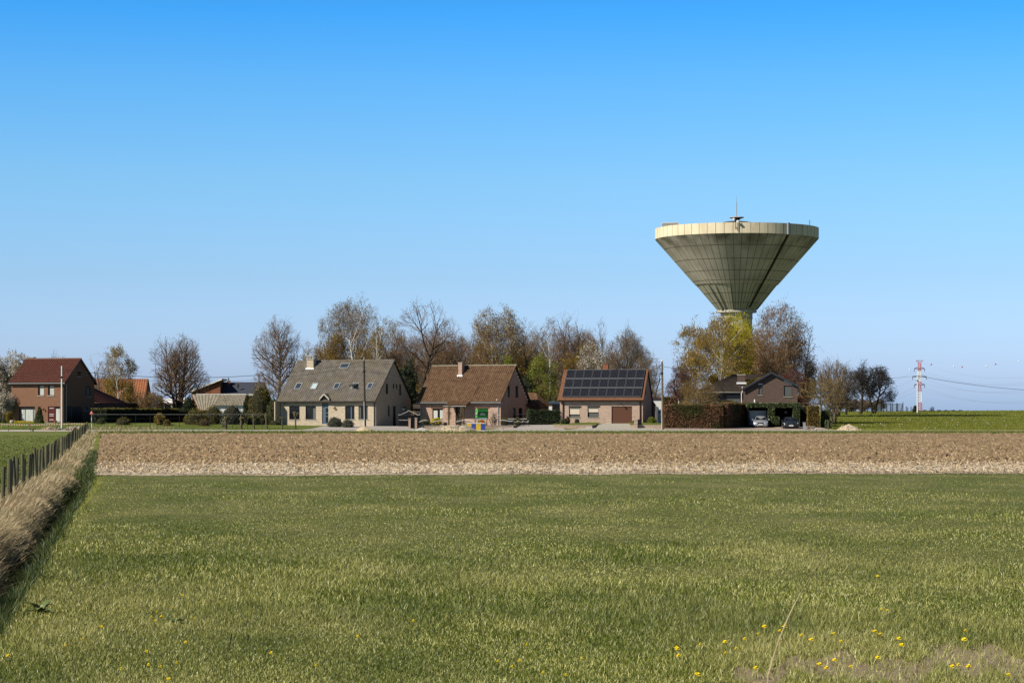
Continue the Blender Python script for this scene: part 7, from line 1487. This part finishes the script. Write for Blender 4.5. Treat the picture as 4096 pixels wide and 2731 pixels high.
x = rng.uniform(gx(60, 285), gx(135, 285), 900); V, Fq = leaf_cloud(np.stack([x, rng.uniform(284.2, 285.2, 900), gz(x, 285)+rng.uniform(.05, .3, 900)], 1), .07); tag(npmesh('daffodils', V, Fq, M['lf_forsythia']), 'strip of yellow daffodils under the large window of the brown house', 'flowers', kind='stuff')
# tennis court fence on the crest
ND = 535; r = empty('net_fence', (gx(3420, ND), ND, EYE-(1648-HY)*ND/F), 0, 'tall fence with blue grey netting on the crest right of the dark bare trees', 'fence'); X = lambda px: gx(px, ND)-gx(3420, ND); H_ = 36*ND/F
for px in (3420, 3445, 3470, 3504, 3523, 3533, 3546, 3562, 3569, 3586, 3590, 3612): MB().tube((X(px), 0, -.4), (X(px), 0, H_*(1 if px < 3612 else 1.12)), .09, .08, 6).build('post', M['dark_metal'], r)
MB().tube((X(3600), 0, 0), (X(3611), 0, H_*.85), .08, None, 6).build('brace', M['dark_metal'], r)
m_ = mat('blue grey netting', (.16, .19, .23), rough=.9); t = m_.node_tree; tb = t.nodes.new('ShaderNodeBsdfTransparent'); mxs = t.nodes.new('ShaderNodeMixShader'); mxs.inputs[0].default_value = .5; t.links.new(tb.outputs[0], mxs.inputs[1]); t.links.new(t.nodes['Principled BSDF'].outputs[0], mxs.inputs[2]); t.links.new(mxs.outputs[0], t.nodes['Material Output'].inputs[0])
MB().face([(X(3504), .1, 0), (X(3611), .1, 0), (X(3611), .1, H_*.93), (X(3504), .1, H_*.93)]).build('netting', m_, r)
MB().tube((X(3420), 0, H_*.93), (X(3611), 0, H_*.93), .03, None, 5).build('top_wire', M['dark_metal'], r)
r = empty('silage_cover', (gx(3635, 552), 552, 2.3), 0, 'long low strip of black plastic sheeting on the horizon below the pylon', 'plastic sheeting'); n = 60; b = MB(); w_ = gx(3880, 552)-gx(3635, 552)
for i in range(n):
    h0, h1 = [.5+.1*math.sin(q*.9)+.06*math.sin(q*2.3) for q in (i, i+1)]; s0, s1 = [min(1, q/6, (n-q)/8) for q in (i, i+1)]; x0, x1 = w_*i/n, w_*(i+1)/n
    b.face([(x0, -1.4, -.1), (x1, -1.4, -.1), (x1, 0, h1*s1), (x0, 0, h0*s0)]); b.face([(x0, 0, h0*s0), (x1, 0, h1*s1), (x1, 1.4, -.1), (x0, 1.4, -.1)])
b.build('sheeting', M['plastic_black'], r)
for px, h in ((3625, 1.2), (3631, 1.0), (3644, 1.1)): tag(MB().tube((0, 0, 0), (0, 0, h), .1, None, 6).build('crest_post', M['dark_metal'], loc=tuple(G(px, 548))), 'short dark post on the horizon, %s of the three left of the black sheeting' % {3625: 'leftmost', 3631: 'middle one', 3644: 'rightmost'}[px], 'post')

# ---------------------------------------------------------------- cars
def car(px, D, pyb, rz, paint, label, dull=False):
    r = empty('parked_car', (gx(px, D), D, EYE-(pyb-HY)*D/F), rz, label, 'car')
    S = [(-.02, .32, .54, .60, .50, .62, .50), (.05, .22, .60, .68, .68, .78, .64), (.22, .18, .66, .76, .80, .86, .70), (.7, .17, .74, .87, .86, .89, .72), (1.3, .17, .84, .96, .87, .90, .70), (2.05, .17, .90, 1.38, .87, .90, .53), (2.9, .17, .91, 1.42, .87, .90, .55), (3.6, .17, .92, 1.36, .87, .89, .53), (4.15, .2, .88, 1.02, .83, .86, .60), (4.32, .34, .7, .8, .7, .75, .55)]
    b = MB(); rows = []
    for y, zb, zl, zt, wl, wb, wt in S:
        half = [(wl*.8, zb), (wl, zb+.06), (wb*1.01, (zb+zl)/2), (wb*.98, zl), (wt*1.04, zt-.05), (wt*.86, zt), (0, zt+.025)]
        rows.append([(x, y, z) for x, z in half]+[(-x, y, z) for x, z in reversed(half[:-1])])
    n0 = 0; k = len(rows[0])
    for rw in rows: b.v += rw
    for i in range(len(rows)-1):
        for j in range(k): b.f.append((i*k+j, (i+1)*k+j, (i+1)*k+(j+1) % k, i*k+(j+1) % k)); b.m.append(0)
    b.f.append(tuple(range(k))); b.f.append(tuple(range((len(rows)-1)*k, len(rows)*k))[::-1]); b.m += [0, 0]
    body = b.build('body', M[paint], r, smooth=True)
    try:
        md = body.modifiers.new('bevel', 'BEVEL'); md.width = .02; md.segments = 2; md.limit_method = 'ANGLE'; md.angle_limit = R(35)
    except Exception: pass
    c, f = S[4], S[5]; o = .02
    MB().face([(-c[6]*.95, c[0]-.06, c[3]-.0), (c[6]*.95, c[0]-.06, c[3]-.0), (f[6]*.92, f[0]-.05, f[3]-.03), (-f[6]*.92, f[0]-.05, f[3]-.03)]).face([(-.03, 1.9, 1.31), (.03, 1.9, 1.31), (.03, 1.9, 1.28), (-.03, 1.9, 1.28)]).build('windscreen', M['glass'], r)
    for s in (-1, 1):
        q = MB(); P = [(s*(.905), 1.45, .95), (s*.905, 3.55, .96), (s*.62, 3.45, 1.30), (s*.60, 2.15, 1.35)]; q.face(P if s > 0 else P[::-1]); q.build('side_window', M['glass'], r)
        q = MB(); q.hexa([(s*.52, -.0+.03, .56), (s*.80, .14, .58), (s*.84, .34, .66), (s*.55, .12, .67), (s*.52, .03, .64), (s*.80, .14, .66), (s*.86, .38, .73), (s*.55, .12, .72)]); q.build('headlight', M['lamp'], r)
        MB().hexa([(s*.42, -.03, .24), (s*.74, .1, .26), (s*.74, .2, .26), (s*.42, .1, .24), (s*.42, -.03, .34), (s*.74, .08, .38), (s*.74, .2, .38), (s*.42, .1, .34)]).build('air_intake', M['black'], r)
        m2 = MB(); m2.hexa([(s*.88, 1.5, .95), (s*1.05, 1.5, .96), (s*1.05, 1.62, .96), (s*.88, 1.62, .95), (s*.88, 1.5, 1.05), (s*1.05, 1.5, 1.08), (s*1.05, 1.62, 1.08), (s*.88, 1.62, 1.05)]); m2.build('wing_mirror', M[paint], r)
        for y in (.82, 3.42):
            w = MB().tube((s*.70, y, .315), (s*.90, y, .315), .32, None, 20).build('wheel', M['rubber'], r); MB().tube((s*.895, y, .315), (s*.91, y, .315), .22, None, 14).build('rim', M['alloy'], w)
    g = MB(); g.prism([(-.27, .26), (.27, .26), (.36, .45), (.33, .66), (-.33, .66), (-.36, .45)], -.05, .06); gr = g.build('grille', M['black'], r)
    t = MB()
    for i in range(4):
        cx_ = -.105+.07*i; ps = [(cx_+.045*math.cos(a*math.pi/6), -.055, .59+.045*math.sin(a*math.pi/6)) for a in range(13)]; t.path(ps, .008, 4)
    t.build('badge', M['alloy'], gr)
    pl = MB().box(-.26, .26, -.075, -.052, .36, .47).build('number_plate', M['white'], r)
    MB().hexa([(-.8, .02, .17), (.8, .02, .17), (.8, .2, .17), (-.8, .2, .17), (-.72, -.05, .22), (.72, -.05, .22), (.78, .2, .22), (-.78, .2, .22)]).build('bumper_lip', M[paint], r)
    return r
car(3042, 272.6, 1711.5, R(-7), 'car_silver', 'silver hatchback parked nose out in front of the grey garage door')
car(3164.5, 269.5, 1716, R(-3), 'car_dark', 'dark anthracite car parked nose out before the open carport')
